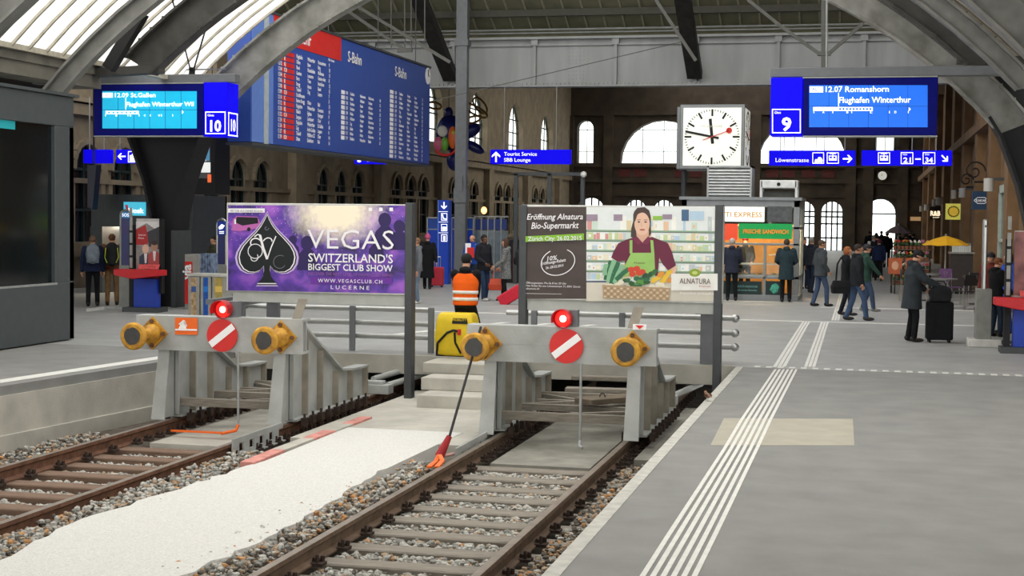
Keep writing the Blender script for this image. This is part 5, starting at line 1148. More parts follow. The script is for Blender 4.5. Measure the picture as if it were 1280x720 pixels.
b.build('rack', mat('rack_prints', '#6a7a94', .5, var=.6, scale=12), t); b = MB(); pbox(b, 248, 360, 264, 390, Y2+.1, Y2+.5); b.build('lower_cabinet', mat('bin_grey', '#9b9a94'), t)

# --- blue hoardings, information pillar, glass shelters, black portal frame
Y = 50.6
t = thing('hoarding', 'two blue hoarding boards in steel frames around the slender grey column', 'hoarding', (at(560, 350, Y).x, Y, 0))
b = MB(); fr = MB()
for ua, ub in ((534, 556), (564.5, 591)):
    pbox(b, ua, 287.5, ub, 351, Y, Y+.05)
    for q in ((ua-1, 271.5, ua+.3, 352), (ub-.3, 271.5, ub+1, 352), (ua-1, 271.5, ub+1, 273), (ua, 286, ub, 287.2)): pbox(fr, *q, Y-.02, Y+.06)
    c = MB(); pbox(c, ua, 273, ub, 286, Y+.02, Y+.04); c.build('upper_panel', mat('hoarding_blue_pale', '#22489c', .4), t)
b.build('board', M_blue2, t); fr.build('frame', M_steel, t)
b = MB()
for u in (535, 556, 565, 590): q = gp(u, 352); b.box(at(u, 350, Y).x-.15, at(u, 350, Y).x+.15, Y-.2, Y+.2, .003, .05)
b.build('foot', M_dgrey, t)
Y = 46.0
t = thing('information_pillar', 'blue information pillar with white pictograms beside the red suitcase', 'pillar sign', tuple(at(553.5, 350, Y))[:2]+(0,))
b = MB(); pbox(b, 546.5, 250, 560.5, 356, Y, Y+.35); b.build('pillar_body', M_blue2, t, bevel=.01, seg=1)
p = Pic(Y, .004); p.arrow(555, 257, 4.5, -90, M_lit); p.line([(547.5, 264.5), (560, 264.5)], .5, M_lit); p.line([(547.5, 277.5), (560, 277.5)], .5, M_lit); p.line([(547.5, 291), (560, 291)], .5, M_lit)
p.frame(551.5, 266.5, 559, 275.5, .7, M_lit); p.line([(553, 268), (554, 273), (558, 274)], 1.3, M_lit); p.frame(551.5, 280, 559, 289, .7, M_lit); p.rect(553, 283.5, 557.5, 287.5, M_lit); p.frame(551.5, 293, 559, 302, .7, M_lit); p.rect(554, 295, 556.8, 300.5, M_lit); p.rect(547.2, 250, 548.2, 356, prt('pillar_line', '#6a8ad0')); p.done('pictogram_lettering', t)
Y = 50.8
t = thing('ticket_shelter', 'row of narrow glass and steel shelter panels right of the blue hoarding', 'shelter', (at(613, 350, Y).x, Y, 0))
for i in range(5):
    u = 592.5+i*8.2; b = MB(); pbox(b, u, 271, u+1.2, 352, Y, Y+.1); b.build('mullion', M_steel, t); b = MB(); pbox(b, u+1.4, 274, u+8, 287, Y+.03, Y+.07); b.build('top_panel', mat('shelter_navy', '#273a7c', .4), t); b = MB(); pbox(b, u+1.4, 288, u+8, 350, Y+.03, Y+.06); b.build('pane', mat('shelter_glass', '#5c6a74', .15, var=.2, spec=.6), t)
b = MB(); pbox(b, 592, 270, 635, 271.5, Y-.02, Y+.12); pbox(b, 592, 350, 635, 352, Y-.02, Y+.12); b.build('rail', M_steel, t)
Y = 47.5
t = thing('portal_frame', 'black steel portal frame standing behind the supermarket billboard', 'frame', (at(686, 340, Y).x, Y, 0))
b = MB()
for u in (644.5, 686, 727.5): x = at(u, 300, Y).x; b.box(x-.06, x+.06, Y-.06, Y+.06, .003, at(u, 217, Y).z)
b.box(at(643, 220, Y).x, at(729, 220, Y).x, Y-.06, Y+.06, at(686, 219.5, Y).z, at(686, 215.5, Y).z); b.build('frame_bars', M_dgrey, t)
b = MB().ell(at(729.5, 218, Y-.12), .1, .1, .1); b.build('globe', mat('globe_white', '#e6e6e0', .4), t)
t = thing('ticket_machine', 'dark red and black machine at the foot of the black portal frame', 'ticket machine', (at(640, 350, Y+.6).x, Y+.6, 0)); b = MB(); pbox(b, 632, 300, 650, 356, Y+.5, Y+1.1); b.build('cabinet', M_black, t); b = MB(); pbox(b, 641, 304, 646, 352, Y+.48, Y+.5); b.build('red_stripe', mat('dark_red', '#7a2428', .5), t)
# warm wall lamp deep in the hall
c = at(605, 263, 66); t = thing('wall_lamp', 'small glowing warm lamp deep in the hall above the shelter panels', 'lamp', (c.x, 66, c.z))
MB().ell(c, .13, .13, .16).build('glow_bulb', emitmat('warm_bulb', '#ffb060', 5), t); MB().cyl((c.x, 66, c.z-.2), (c.x, 66, 0), .04, n=8).build('pole', M_iron, t)
# generic coloured hanging sculpture (stand-in) with gilded rings
Y = 56.5; c = at(572, 172, Y)
t = thing('hanging_sculpture', 'dark blue rounded hanging sculpture with coloured front and golden rings behind the column', 'sculpture', (c.x, Y, c.z-1.5))
s_ = 1/ppm(Y); M_nb = mat('gloss_navy', '#181c5a', .35, var=.1)
b = MB(); b.ell(at(562, 166, Y), 17*s_, .5, 22*s_, 18, 10); b.build('body', M_nb, t, smooth=True); MB().ell(at(561, 141, Y), 6*s_, .2, 7*s_).build('knob', M_nb, t, smooth=True)
b = MB(); b.ell(at(588, 164, Y), 14*s_, .3, 8*s_, T=Matrix.Rotation(-.5, 3, 'Y')); b.ell(at(593, 184, Y), 14*s_, .3, 6*s_, T=Matrix.Rotation(.5, 3, 'Y')); b.ell(at(570, 200, Y), 12*s_, .35, 14*s_); b.build('fin', M_nb, t, smooth=True)
for u, v, rx, rz_, c1 in ((553, 164, 6.5, 7, '#d8d6cc'), (548, 180, 6, 9, '#c0587a'), (556, 180, 5, 9, '#6aa83a'), (566, 172, 6, 14, '#d8642a'), (567, 166, 4, 4, '#b8b83a')): MB().ell(at(u, v, Y-.5), rx*s_, .12, rz_*s_).build('colour_patch', mat('gloss_'+c1[1:], c1, .35, var=.05), t, smooth=True)
b = MB(); pts = [at(549+24*math.cos(a)*.5+8, 186+math.sin(a)*8, Y-.55) for a in [R(10+160*i/10) for i in range(11)]]; b.tube(pts, .05, 8); b.build('red_rim', M_red, t)
for (u, v, ru, rv, a) in ((594, 138, 17, 5, .5), (590, 150, 12, 4, -.3), (543, 132, 9, 4, .2), (600, 132, 12, 6, .9)):
    b = MB(); pts = [at(u+ru*math.cos(x)*math.cos(a)-rv*math.sin(x)*math.sin(a), v+ru*math.cos(x)*math.sin(a)+rv*math.sin(x)*math.cos(a), Y+.2) for x in [2*math.pi*i/18 for i in range(19)]]; b.tube(pts, .045, 6); b.build('gilded_ring', mat('gilt', '#8a6a34', .35, .8, var=.15), t)
MB().cyl(at(561, 134, Y), (at(561, 134, Y).x, Y, 13.5), .015, n=6).build('wire', M_black, t)

# --- lamps and shop signs along the right wall
M_lc = mat('lamp_cylinder', '#b9b7b1', .5, 0, var=.06)
lamps = [(1236, 231, 13, 17), (1203, 241, 9, 12), (1192, 243, 6.5, 11), (1173.5, 251.5, 8, 10), (1167, 254, 4.5, 9), (1158, 259.5, 6, 8), (1151, 261, 3.5, 7), (1143, 264.5, 3.6, 6.5), (1138.5, 266, 3.2, 6), (1131.5, 269, 3.6, 5.5), (1124, 271.5, 3.6, 5)]
wh = ['nearest the pier, with ornamental top', 'second from the arch pier', 'just left of the second one', 'above the yellow sun sign, right of the pair', 'above the yellow sun sign, left of the pair', 'above the lit letters, right of the pair', 'above the lit letters, left of the pair', 'right one above the pale awning', 'left one above the pale awning', 'last but one toward the doorway', 'closest to the bright far doorway']
for (u, v, w, h), s in zip(lamps, wh):
    Xl = 2.95; Y = 0
    r = ray(u, v); Y = (EYE+r*(Xl/r.x)).y; c = at(u, v, Y); k = 1/ppm(Y, u); rr = min(w*k/2, .3)
    t = thing('wall_lamp', 'grey wall lamp '+s, 'wall lamp', (XR, Y, c.z), 0, 'cylinder lamps on the right wall')
    MB().cyl((c.x, Y, c.z-h*k/2), (c.x, Y, c.z+h*k/2), rr, n=14).build('lamp_shade', M_lc, t); MB().box(c.x, XR-.01, Y-.03, Y+.03, c.z+h*k/2-.06, c.z+h*k/2+.02).build('arm', M_dgrey, t)
    if w > 15:
        b = MB(); b.revolve((c.x, Y, c.z+h*k/2), [(.0, 0), (rr*1.25, .0), (rr*1.2, .06), (rr*.5, .2), (.03, .5), (0, .52)], 14); pts = [(c.x+.2*math.cos(a), Y, c.z+h*k/2+.75+.25*math.sin(a)) for a in [R(20*i) for i in range(16)]]; b.tube(pts, .02, 6); b.build('iron_ornament', M_black, t)
for (u, v, r_) in ((1218, 214, 14), (1208, 225, 9)):
    r = ray(u, v); Y = (EYE+r*(3.0/r.x)).y; c = at(u, v, Y); k = r_/ppm(Y, u); t = thing('scroll_bracket', 'black wrought iron scroll bracket high on the right wall, '+('bigger one' if r_ > 10 else 'smaller one'), 'bracket', (XR, Y, c.z)); b = MB()
    b.tube([(c.x+k*(1-i/30)*math.cos(R(i*20)), Y, c.z+k*(1-i/30)*math.sin(R(i*20))) for i in range(26)], .025, 6); b.tube([(c.x, Y, c.z-k), (XR-.01, Y, c.z-k)], .03, 6); b.build('scroll', M_black, t)
def wsign(u0, v0, u1, v1, m, label, draw, name='wall_sign'):
    r = ray(u1, (v0+v1)/2); Y = (EYE+r*(3.25/r.x)).y
    t = thing(name, label, 'shop sign', (XR, Y, at(u0, v1, Y).z)); b = MB(); pbox(b, u0, v0, u1, v1, Y, Y+.12); b.build('sign_box', m, t); z = at(u0, (v0+v1)/2, Y).z; MB().box(at(u1, v0, Y).x, XR-.01, Y+.03, Y+.09, z-.03, z+.03).build('arm', M_dgrey, t); p = Pic(Y, .004); draw(p, t); p.done('emblem', t); return t
def e1(p, t):
    q = [(1217.5, 250.5), (1222, 246.8), (1231, 246.8), (1235.5, 250.5), (1231, 254.3), (1222, 254.3)]; p.line(q+[q[0]], .8, M_wtxt); tfit('KAKAR', 1220, 1233, 252, 2.7, p.Y, M_wtxt, t, bold=.03)
wsign(1215, 239, 1238, 262, mat('sign_deep_navy', '#14304a', .4, emit=.15), 'dark navy square shop sign with white lozenge emblem, near the arch pier', e1)
def e2(p, t):
    p.ell(1192, 264.5, 7.2, 6.8, mat('sun_ring', '#9a8320', .5, var=0)); p.ell(1192, 264.5, 5.8, 5.4, mat('sun_gold', '#e0b83a', .5, var=.1, emit=.35))
    for i in range(16): a = 2*math.pi*i/16; p.ell(1192+7*math.cos(a), 264.5+6.6*math.sin(a), .9, .9, mat('sun_ring', '#9a8320'), 8)
wsign(1182, 254.5, 1202.5, 274.5, mat('sign_yellow', '#d8d05a', .4, var=.05, emit=.4), 'yellow square shop sign with a round golden sun', e2)
r = ray(1175, 266); Y = (EYE+r*(3.2/r.x)).y; t = thing('wall_sign', 'glowing letter sign on a dark board left of the yellow sun sign', 'shop sign', (XR, Y, at(1169, 272, Y).z)); b = MB(); pbox(b, 1162, 258, 1176, 274, Y, Y+.1); b.build('board', mat('sign_black_brown', '#2a2018', .6), t); MB().box(at(1176, 266, Y).x, XR-.01, Y+.02, Y+.08, at(1169, 266, Y).z-.03, at(1169, 266, Y).z+.03).build('arm', M_dgrey, t); tfit('R&B', 1163, 1175.3, 269.4, 5.4, Y, emitmat('warm_letters', '#ffe6c0', 1.4), t, bold=.03); tfit('SHOP', 1166, 1174, 272.6, 1.6, Y, emitmat('warm_letters', '#ffe6c0', 1.4), t)
b = MB()
for u0, v0, u1, v1 in ((1129, 275, 1140, 281), (1138, 271, 1151, 276)):
    r = ray(u1, v0); Y = (EYE+r*(3.3/r.x)).y; pbox(b, u0, v0, u1, v1, Y, Y+.5)
b.build('awning_sign', emitmat('awning_warm', '#c8a070', .35), label='pale warm lit fascia boards low on the far right wall', cat='fascia')

# --- flower stall, cafe tables and parasols on the right
def parasol(u, vtop, vrim, half, Y, m, label, n=8):
    c = at(u, vtop, Y); k = 1/ppm(Y, u); r_ = half*k; zr = at(u, vrim, Y).z
    t = thing('parasol', label, 'parasol', (c.x, Y, 0)); b = MB(); vs = [(c.x, Y, c.z)]; 
    for j, f in ((1, .55), (2, 1.0)):
        for i in range(n*2): a = math.pi*i/n; rr = r_*f*(1 if i % 2 == 0 else .96); vs.append((c.x+rr*math.cos(a), Y+rr*math.sin(a), c.z-(c.z-zr)*(f**1.5)+(0 if i % 2 == 0 else -.02)))
    m_ = n*2; fs = [(0, 1+i, 1+(i+1) % m_) for i in range(m_)]+[(1+i, 1+m_+i, 1+m_+(i+1) % m_, 1+(i+1) % m_) for i in range(m_)]; b.add(vs, fs)
    o = b.build('canopy', m, t); sm = o.modifiers.new('solid', 'SOLIDIFY'); sm.thickness = .012
    MB().cyl((c.x, Y, .05), (c.x, Y, c.z+.05), .025, n=8).build('pole', M_steel, t); MB().cyl((c.x, Y, .003), (c.x, Y, .09), .25, n=16).build('base', M_dgrey, t)
    rb = MB()
    for i in range(n): a = 2*math.pi*i/n; rb.cyl((c.x, Y, c.z-.06), (c.x+r_*.97*math.cos(a), Y+r_*.97*math.sin(a), zr-.02), .008, n=5)
    rb.build('ribs', M_steel, t); return t
parasol(1182.5, 294.5, 306, 30, 44.5, mat('parasol_yellow', '#e0a81c', .7, var=.06, emit=0), 'yellow parasol open over the cafe tables and bottles')
parasol(1123, 281, 291, 17, 62, mat('parasol_mauve', '#7c6a70', .7), 'greyish mauve parasol near the bright far doorway')
Y = 47.0
t = thing('flower_rack', 'tiered display rack of potted flowers in front of the right wall', 'rack', (1.3, Y, 0)); b = MB()
xa, xb = at(1113, 350, Y).x, at(1164, 350, Y).x
for i in range(4): b.box(xa, xb, Y-.5+.32*i, Y-.2+.32*i, .25+.34*i, .28+.34*i)
b.build('shelf_boards', mat('rack_wood', '#6a5a48', .8), t); b = MB()
for x in (xa+.03, (xa+xb)/2, xb-.03):
    for i in range(4): b.box(x-.02, x+.02, Y-.4+.32*i, Y-.36+.32*i, .003, .25+.34*i)
b.build('leg', M_iron, t)
kinds = []
for i, (fc_, lf) in enumerate((('#c8404a', '#3f5a34'), ('#e0c050', '#4a6a3a'), ('#e8e4da', '#54704a'), ('#c87aa0', '#3a5232'), ('#d8803a', '#48643a'))):
    kinds.append((mat('petals_%d' % i, fc_, .8, var=.2, scale=30), mat('leaves_%d' % i, lf, .8, var=.3, scale=20)))
names = ['red', 'yellow', 'white', 'pink', 'orange']; protos = {}
rnd = random.Random(8)
for tier in range(4):
    n = 9
    for i in range(n):
        x = xa+.12+i*(xb-xa-.24)/(n-1); y = Y-.35+.32*tier; z = .281+.34*tier; k = rnd.randrange(5)
        if k not in protos:
            f = thing('potted_flower', 'small pot of %s flowers standing on the tiered flower rack' % names[k], 'potted flower', (x, y, z), 0, 'pots of %s flowers on the rack' % names[k])
            MB().revolve((x, y, z), [(0, 0), (.045, 0), (.062, .1), (0, .1)], 10).build('pot', mat('pot_terracotta', '#8a5a42', .8), f)
            b = MB()
            for _ in range(9): a = rnd.uniform(0, 6.28); e = rnd.uniform(.01, .045); b.ell((x+e*math.cos(a), y+e*math.sin(a), z+.13+rnd.uniform(0, .07)), .035, .035, .02, 6, 4)
            b.build('foliage', kinds[k][1], f); b = MB()
            for _ in range(10): a = rnd.uniform(0, 6.28); e = rnd.uniform(0, .05); b.ell((x+e*math.cos(a), y+e*math.sin(a), z+.2+rnd.uniform(0, .08)), .024, .024, .018, 6, 4)
            b.build('blossom', kinds[k][0], f); protos[k] = f
        else:
            f = copy_tree(protos[k]); f.location = (x, y, z); f.rotation_euler.z = rnd.uniform(0, 6.28)
for u, s in ((1119, 'left'), (1141, 'right')):
    c = at(u, 332, Y-.75); t = thing('picture_board', 'small orange framed picture board at the flower rack, %s' % ('by the white coat and navy jacket' if s == 'left' else 'half behind the hooded coat'), 'picture', (c.x, Y-.72, 0)); k = .14
    MB().box(c.x-k*1.4, c.x+k*1.4, Y-.74, Y-.71, c.z-.25, c.z+.22).build('board', mat('board_orange', '#b8603c', .6), t); MB().box(c.x-.02, c.x+.02, Y-.71, Y-.69, .003, c.z-.2).build('leg', M_iron, t); MB().ell((c.x, Y-.745, c.z), .1, .006, .13).build('printed_face', mat('printed_face', '#d8a88a', .6), t)
def table(x, y, label):
    t = thing('cafe_table', label, 'table', (x, y, 0), 0, 'cafe tables on the right'); MB().cyl((x, y, .71), (x, y, .735), .36, n=24).build('tabletop', mat('table_grey', '#8f9092', .4, .4), t); MB().cyl((x, y, .02), (x, y, .71), .03, n=10).build('stem', M_steel, t); MB().revolve((x, y, .003), [(0, 0), (.24, 0), (.22, .02), (.04, .04), (0, .04)], 16).build('base', M_dgrey, t)
def chair(x, y, rz, label, m):
    t = thing('cafe_chair', label, 'chair', (x, y, 0), rz, 'cafe chairs on the right'); L = dict(local=True)
    MB().box(-.2, .2, -.2, .2, .44, .46).build('seat', m, t, local=True, bevel=.008); MB().box(-.2, .2, -.215, -.195, .6, .86).build('backrest', m, t, local=True, bevel=.006)
    for sx in (-1, 1):
        MB().cyl((sx*.18, -.19, .46), (sx*.2, -.24, .003), .012, n=6).cyl((sx*.18, -.19, .45), (sx*.18, -.21, .86), .012, n=6).build('leg', M_chrome, t, local=True); MB().cyl((sx*.18, .18, .46), (sx*.2, .22, .003), .012, n=6).build('leg', M_chrome, t, local=True)
mp_, mg_ = mat('seat_purple', '#5c3a6a', .6), mat('seat_black', '#2a2a2e', .6)
for i, (x, y, s) in enumerate(((1.75, 39.3, 'front cafe table, set before the yellow parasol'), (2.7, 41.4, 'cafe table under the yellow parasol near the wall'), (1.5, 42.6, 'rear cafe table left of the yellow parasol pole'))): table(x, y, 'small round '+s)
for (x, y, rz, s, m) in ((1.25, 38.9, -1.2, 'purple backed cafe chair left of the front table', mp_), (2.25, 38.7, .6, 'black cafe chair right of the front table', mg_), (2.1, 41.0, -1.4, 'purple backed cafe chair at the table near the wall', mp_), (2.55, 40.6, .3, 'black cafe chair in front of the table near the wall', mg_), (1.0, 42.3, -1.5, 'black cafe chair beside the rear table', mg_), (1.9, 43.2, 2.6, 'purple backed cafe chair behind the rear table', mp_)): chair(x, y, rz, s, m)
Y = 47.2; xa, xb = at(1188, 312, Y).x, at(1216, 312, Y).x
t = thing('bar_counter', 'dark bar counter with bottles beneath the yellow parasol', 'counter', (2.5, Y, 0)); MB().box(xa, xb, Y-.2, Y+.3, .1, 1.2).build('counter_body', mat('bar_dark', '#3a3432', .6), t); MB().box(xa-.05, xb+.05, Y-.25, Y+.35, 1.2, 1.25).build('worktop', mat('bar_top', '#8a8884', .4), t); MB().box(xa+.1, xb-.1, Y-.15, Y+.25, .003, .1).build('plinth', M_black, t)
first = None
for i in range(9):
    x = xa+.08+i*(xb-xa-.16)/8
    if first is None:
        first = thing('bottle', 'pale bottle standing on the dark bar counter', 'bottle', (x, Y, 1.251), 0, 'bottles on the bar counter'); MB().revolve((x, Y, 1.251), [(0, 0), (.035, 0), (.036, .16), (.014, .21), (.013, .27), (0, .27)], 10).build('bottle_body', mat('bottle_pale', '#cfd3cf', .2), first); MB().cyl((x, Y, 1.521), (x, Y, 1.54), .015, n=8).build('cap', M_dgrey, first)
    else: k = copy_tree(first); k.location.x = x
# ================================================================== PEOPLE AND LUGGAGE
TOAPPLY = []
def ik(a, t, l1, l2, hint):
    a, t = Vector(a), Vector(t); d = t-a; L = d.length
    if L > (l1+l2)*.995: t = a+d.normalized()*(l1+l2)*.995; d = t-a; L = d.length
    x = (l1*l1-l2*l2+L*L)/(2*L); h = math.sqrt(max(0, l1*l1-x*x)); n = d.normalized(); hv = Vector(hint); hv = (hv-n*hv.dot(n)).normalized()
    return a+n*x+hv*h, t
def limb(mb, pts, rad, n=10):
    for i in range(len(pts)-1):
        mb.cyl(pts[i], pts[i+1], rad[i], rad[i+1], n); 
    for p, r in zip(pts, rad): mb.ell(p, r, r, r, 10, 6)
def remesh(mb, name, m, parent, vox=.017, sm=4):
    o = mb.build(name, m, parent, local=True)
    r = o.modifiers.new('r', 'REMESH'); r.mode = 'VOXEL'; r.voxel_size = vox; r.use_smooth_shade = True
    s = o.modifiers.new('s', 'SMOOTH'); s.iterations = sm; s.factor = .5; TOAPPLY.append(o); return o
def cloth(n, c, **k): return mat('cloth_'+n, c, .9, **dict(dict(var=.16, scale=9, bump=.25, bscale=30, spec=.2), **k))
def person(label, loc, rz, h=1.62, skin=None, jacket=('charcoal', '#2f3236'), hem=.86, trousers=('navy_jeans', '#2c3c58'), shoes='#1c1b1b', hair=('short', '#3a2c22'),
           feet=((-.11, 0), (.11, .06)), hands=None, lean=0, sit=None, yaw=0, face=False, hood=True, vest=None, group='travellers in the station hall', skirt=None, nod=0, name='person', loose=1.0):
    k = h/1.75; t = thing(name, label, 'person', (loc[0], loc[1], loc[2] if len(loc) > 2 else 0), R(rz), group); skin = skin or M_skin
    dm = max(abs(f[1]) for f in feet)*k; hz = sit if sit is not None else .115*k+math.sqrt((.815*k)**2-dm*dm)
    P = Vector((0, 0, hz)); RL = Matrix.Rotation(-R(lean), 3, 'X')
    up_ = lambda x, y, z: P+RL @ Vector((x*k, y*k, z*k))
    neck, sh = up_(0, 0, .56), {s: up_(s*.185, 0, .49) for s in (-1, 1)}
    HR = RL @ Matrix.Rotation(R(yaw), 3, 'Z') @ Matrix.Rotation(-R(nod), 3, 'X'); hc = neck+HR @ Vector((0, .03*k, .135*k))
    hd = lambda x, y, z: hc+HR @ Vector((x*k, y*k, z*k))
    J = {}
    for s, f in zip((-1, 1), feet):
        an = Vector((f[0]*k, f[1]*k, (.085*k if len(f) < 3 else f[2])))
        hp = P+Vector((s*.09*k, 0, -.03*k)); kn, an = ik(hp, an, .415*k, .405*k, (0, 1, 0)) if sit is None else ik(hp, an, .44*k, .43*k, (0, 1, 0)); J['leg', s] = (hp, kn, an)
    hands = hands or {}
    for s in (-1, 1):
        tg = hands.get(s); tg = Vector(tg)*k if tg else sh[s]+Vector((s*.07*k, .04*k, -.545*k)); el, wr_ = ik(sh[s], tg, .295*k, .265*k, (s*.5, -1, -.3)); J['arm', s] = (sh[s], el, wr_)
    # --- body: one skinned surface with head, face, ears, five-fingered hands
    V, E, Rr = [], [], []
    def v(p, r, par=None):
        V.append(Vector(p)); Rr.append(r*k if not isinstance(r, tuple) else (r[0]*k, r[1]*k)); i = len(V)-1
        if par is not None: E.append((par, i))
        return i
    pv = v(P, .1); s1 = v(up_(0, 0, .2), .1, pv); s2 = v(up_(0, 0, .42), .11, s1); n0 = v(neck-RL @ Vector((0, 0, .03*k)), .058, s2); n1 = v(hd(0, -.025, -.085), .055, n0)
    h0 = v(hd(0, -.005, -.04), (.068, .078), n1); h1 = v(hd(0, -.008, .02), (.075, .09), h0); h2 = v(hd(0, -.012, .075), (.062, .075), h1); h3 = v(hd(0, -.01, .1), (.03, .035), h2)
    v(hd(0, .105, -.02), .012, v(hd(0, .085, -.008), .016, h1)); v(hd(0, .075, -.085), .024, h0)
    for s in (-1, 1): v(hd(s*.086, -.01, -.01), .016, h1)
    for s in (-1, 1):
        a, e, w = J['arm', s]; i = v(a, .052, s2); i = v(e, .04, i); iw = v(w, .029, i); d = (w-e).normalized(); side = d.cross(Vector((s, .2, 0)))
        side = side.normalized() if side.length > .1 else Vector((0, 1, 0)); nrm = side.cross(d).normalized()
        if nrm.x*s > 0: nrm = -nrm
        ip = v(w+d*.05*k, (.036, .02), iw); ip2 = v(w+d*.085*k, (.036, .017), ip)
        for f, (o_, L) in enumerate(((.03, .07), (.011, .08), (-.01, .075), (-.03, .058))):
            q = w+d*.095*k+side*o_*k; m1 = q+(d*.55+nrm*.15).normalized()*L*.55*k; m2 = m1+(d*.6+nrm*.6).normalized()*L*.5*k
            v(m2, .0075, v(m1, .0085, v(q, .0095, ip2)))
        q = w+d*.045*k+side*.042*k; v(q+(d*.8+side*.35+nrm*.4).normalized()*.055*k, .0085, v(q+side*.012*k+d*.02*k, .011, ip))
    for s in (-1, 1):
        a, e, w = J['leg', s]; i = v(a, .08, pv); i = v(e, .05, i); i = v(w, .036, i); v(w+Vector((0, .12*k, -.045*k)), .03, i)
    me = bpy.data.meshes.new('body'); me.from_pydata([tuple(p) for p in V], E, []); me.materials.append(skin); o = bpy.data.objects.new('body', me); C.objects.link(o); o.parent = t
    bm = bmesh.new(); bm.from_mesh(me); ly = bm.verts.layers.skin.verify(); bm.verts.ensure_lookup_table()
    for i, r in enumerate(Rr): bm.verts[i][ly].radius = r if isinstance(r, tuple) else (r, r); bm.verts[i][ly].use_root = (i == 0)
    bm.to_mesh(me); bm.free()
    md = o.modifiers.new('skin', 'SKIN'); md.use_smooth_shade = True; md = o.modifiers.new('sub', 'SUBSURF'); md.levels = md.render_levels = 1; TOAPPLY.append(o)
    # --- jacket
    jm = cloth(*jacket) if isinstance(jacket, tuple) else jacket; b = MB()
    def ring(z, w, d, y=0, n=14): return [up_(w*math.cos(2*math.pi*i/n), y+d*math.sin(2*math.pi*i/n), z) for i in range(n)]
    q = loose; hm = hem-.93
    rg = [ring(.0, .185*q, .14*q), ring(.15, .172*q, .13*q), ring(.34, .2*q, .14*q), ring(.47, .19, .115), ring(.53, .1, .085), ring(.585, .068, .072)]
    if sit is None and hm < -.02:
        low = hm; flare = 1+max(0, -low)*.25; rg = [ring(low, .19*q*flare, .15*q*flare), ring(low*.5, .188*q, .148*q)]+rg
    else: rg = [ring(-.06, .19*q, .15*q)]+rg
    b.loft(rg)
    for s in (-1, 1): a, e, w = J['arm', s]; limb(b, (a, e, w-(w-e).normalized()*.01*k), (.075*k*q, .062*k*q, .047*k*q))
    if hood: b.ell(up_(0, -.07, .55), .1*k, .07*k, .06*k); b.ell(up_(0, 0, .57), .085*k, .085*k, .045*k)
    remesh(b, 'jacket', jm, t)
    # --- trousers, shoes
    tm_ = cloth(*trousers) if isinstance(trousers, tuple) else trousers; b = MB(); b.ell(P+Vector((0, 0, -.01*k)), .165*k, .13*k, .13*k)
    for s in (-1, 1): a, e, w = J['leg', s]; limb(b, (a, e, w+Vector((0, 0, -.005*k))), (.092*k, .068*k, .058*k))
    remesh(b, 'trousers', tm_, t)
    for s in (-1, 1):
        w = J['leg', s][2]; b = MB(); b.ell((w.x, w.y+.06*k, w.z-.045*k), .047*k, .135*k, .042*k, 12, 8); b.ell((w.x, w.y-.02*k, w.z-.02*k), .045*k, .06*k, .055*k, 12, 8)
        o = remesh(b, 'shoe', mat('shoe_'+shoes[1:], shoes, .6), t, .012, 2)
    # --- hair or headgear
    st, hcx = hair[0], hair[1]; hm_ = mat('hair_'+hcx[1:], hcx, .8, var=.25, scale=30, bump=.3); b = MB()
    if st == 'bald': b.ell(hd(0, -.035, -.012), .083*k, .078*k, .05*k)
    else: b.ell(hd(0, -.022, .03), .088*k, .098*k, .095*k, T=HR)
    if st == 'long':
        b.ell(hd(0, -.04, -.06), .085*k, .07*k, .12*k, T=HR)
        for s in (-1, 1): b.ell(hd(s*.07, -.01, -.07), .035*k, .05*k, .11*k, T=HR)
    if st == 'bob':
        b.ell(hd(0, -.035, -.02), .1*k, .09*k, .1*k, T=HR)
    if st in ('beanie', 'pompom', 'cap'): b.ell(hd(0, -.005, .05), .094*k, .108*k, .085*k, T=HR)
    if st == 'pompom': b.ell(hd(0, -.01, .14), .035*k, .035*k, .035*k)
    if st == 'cap': b.ell(hd(0, .1, .045), .07*k, .075*k, .014*k, T=HR)
    remesh(b, 'hat' if st in ('beanie', 'pompom', 'cap') else 'hair', hm_, t, .012, 2)
    if face:
        for s in (-1, 1): MB().ell(hd(s*.03, .073, .008), .011*k, .007*k, .006*k).build('eye', M_black, t, local=True)
        MB().ell(hd(0, .084, -.058), .022*k, .008*k, .006*k).build('mouth', mat('lip_red', '#a05a50', .5), t, local=True)
    if vest:
        b = MB(); b.loft([ring(z, w, d) for z, w, d in ((-.02, .21, .168), (.15, .2, .158), (.34, .222, .165), (.44, .2, .14), (.5, .15, .115))]); vo = remesh(b, 'vest', cloth('safety_orange', vest, emit=.0, var=.05), t)
        for z in (.08, .19): MB().loft([ring(z-.026, .212, .17, n=24), ring(z+.026, .212, .17, n=24)]).build('reflective_band', mat('reflective_white', '#e8e8e4', .4), vo, local=True, smooth=True)
    t['_J'] = 0; del t['_J']
    return t, J, k
def wpt(t, p): return t.matrix_basis @ Vector(p)
def rbox(c, sx, sy, sz, rz=0, tilt=None):
    T = Matrix.Translation(Vector(c)) @ Matrix.Rotation(rz, 4, 'Z')
    if tilt: T = T @ tilt
    return T
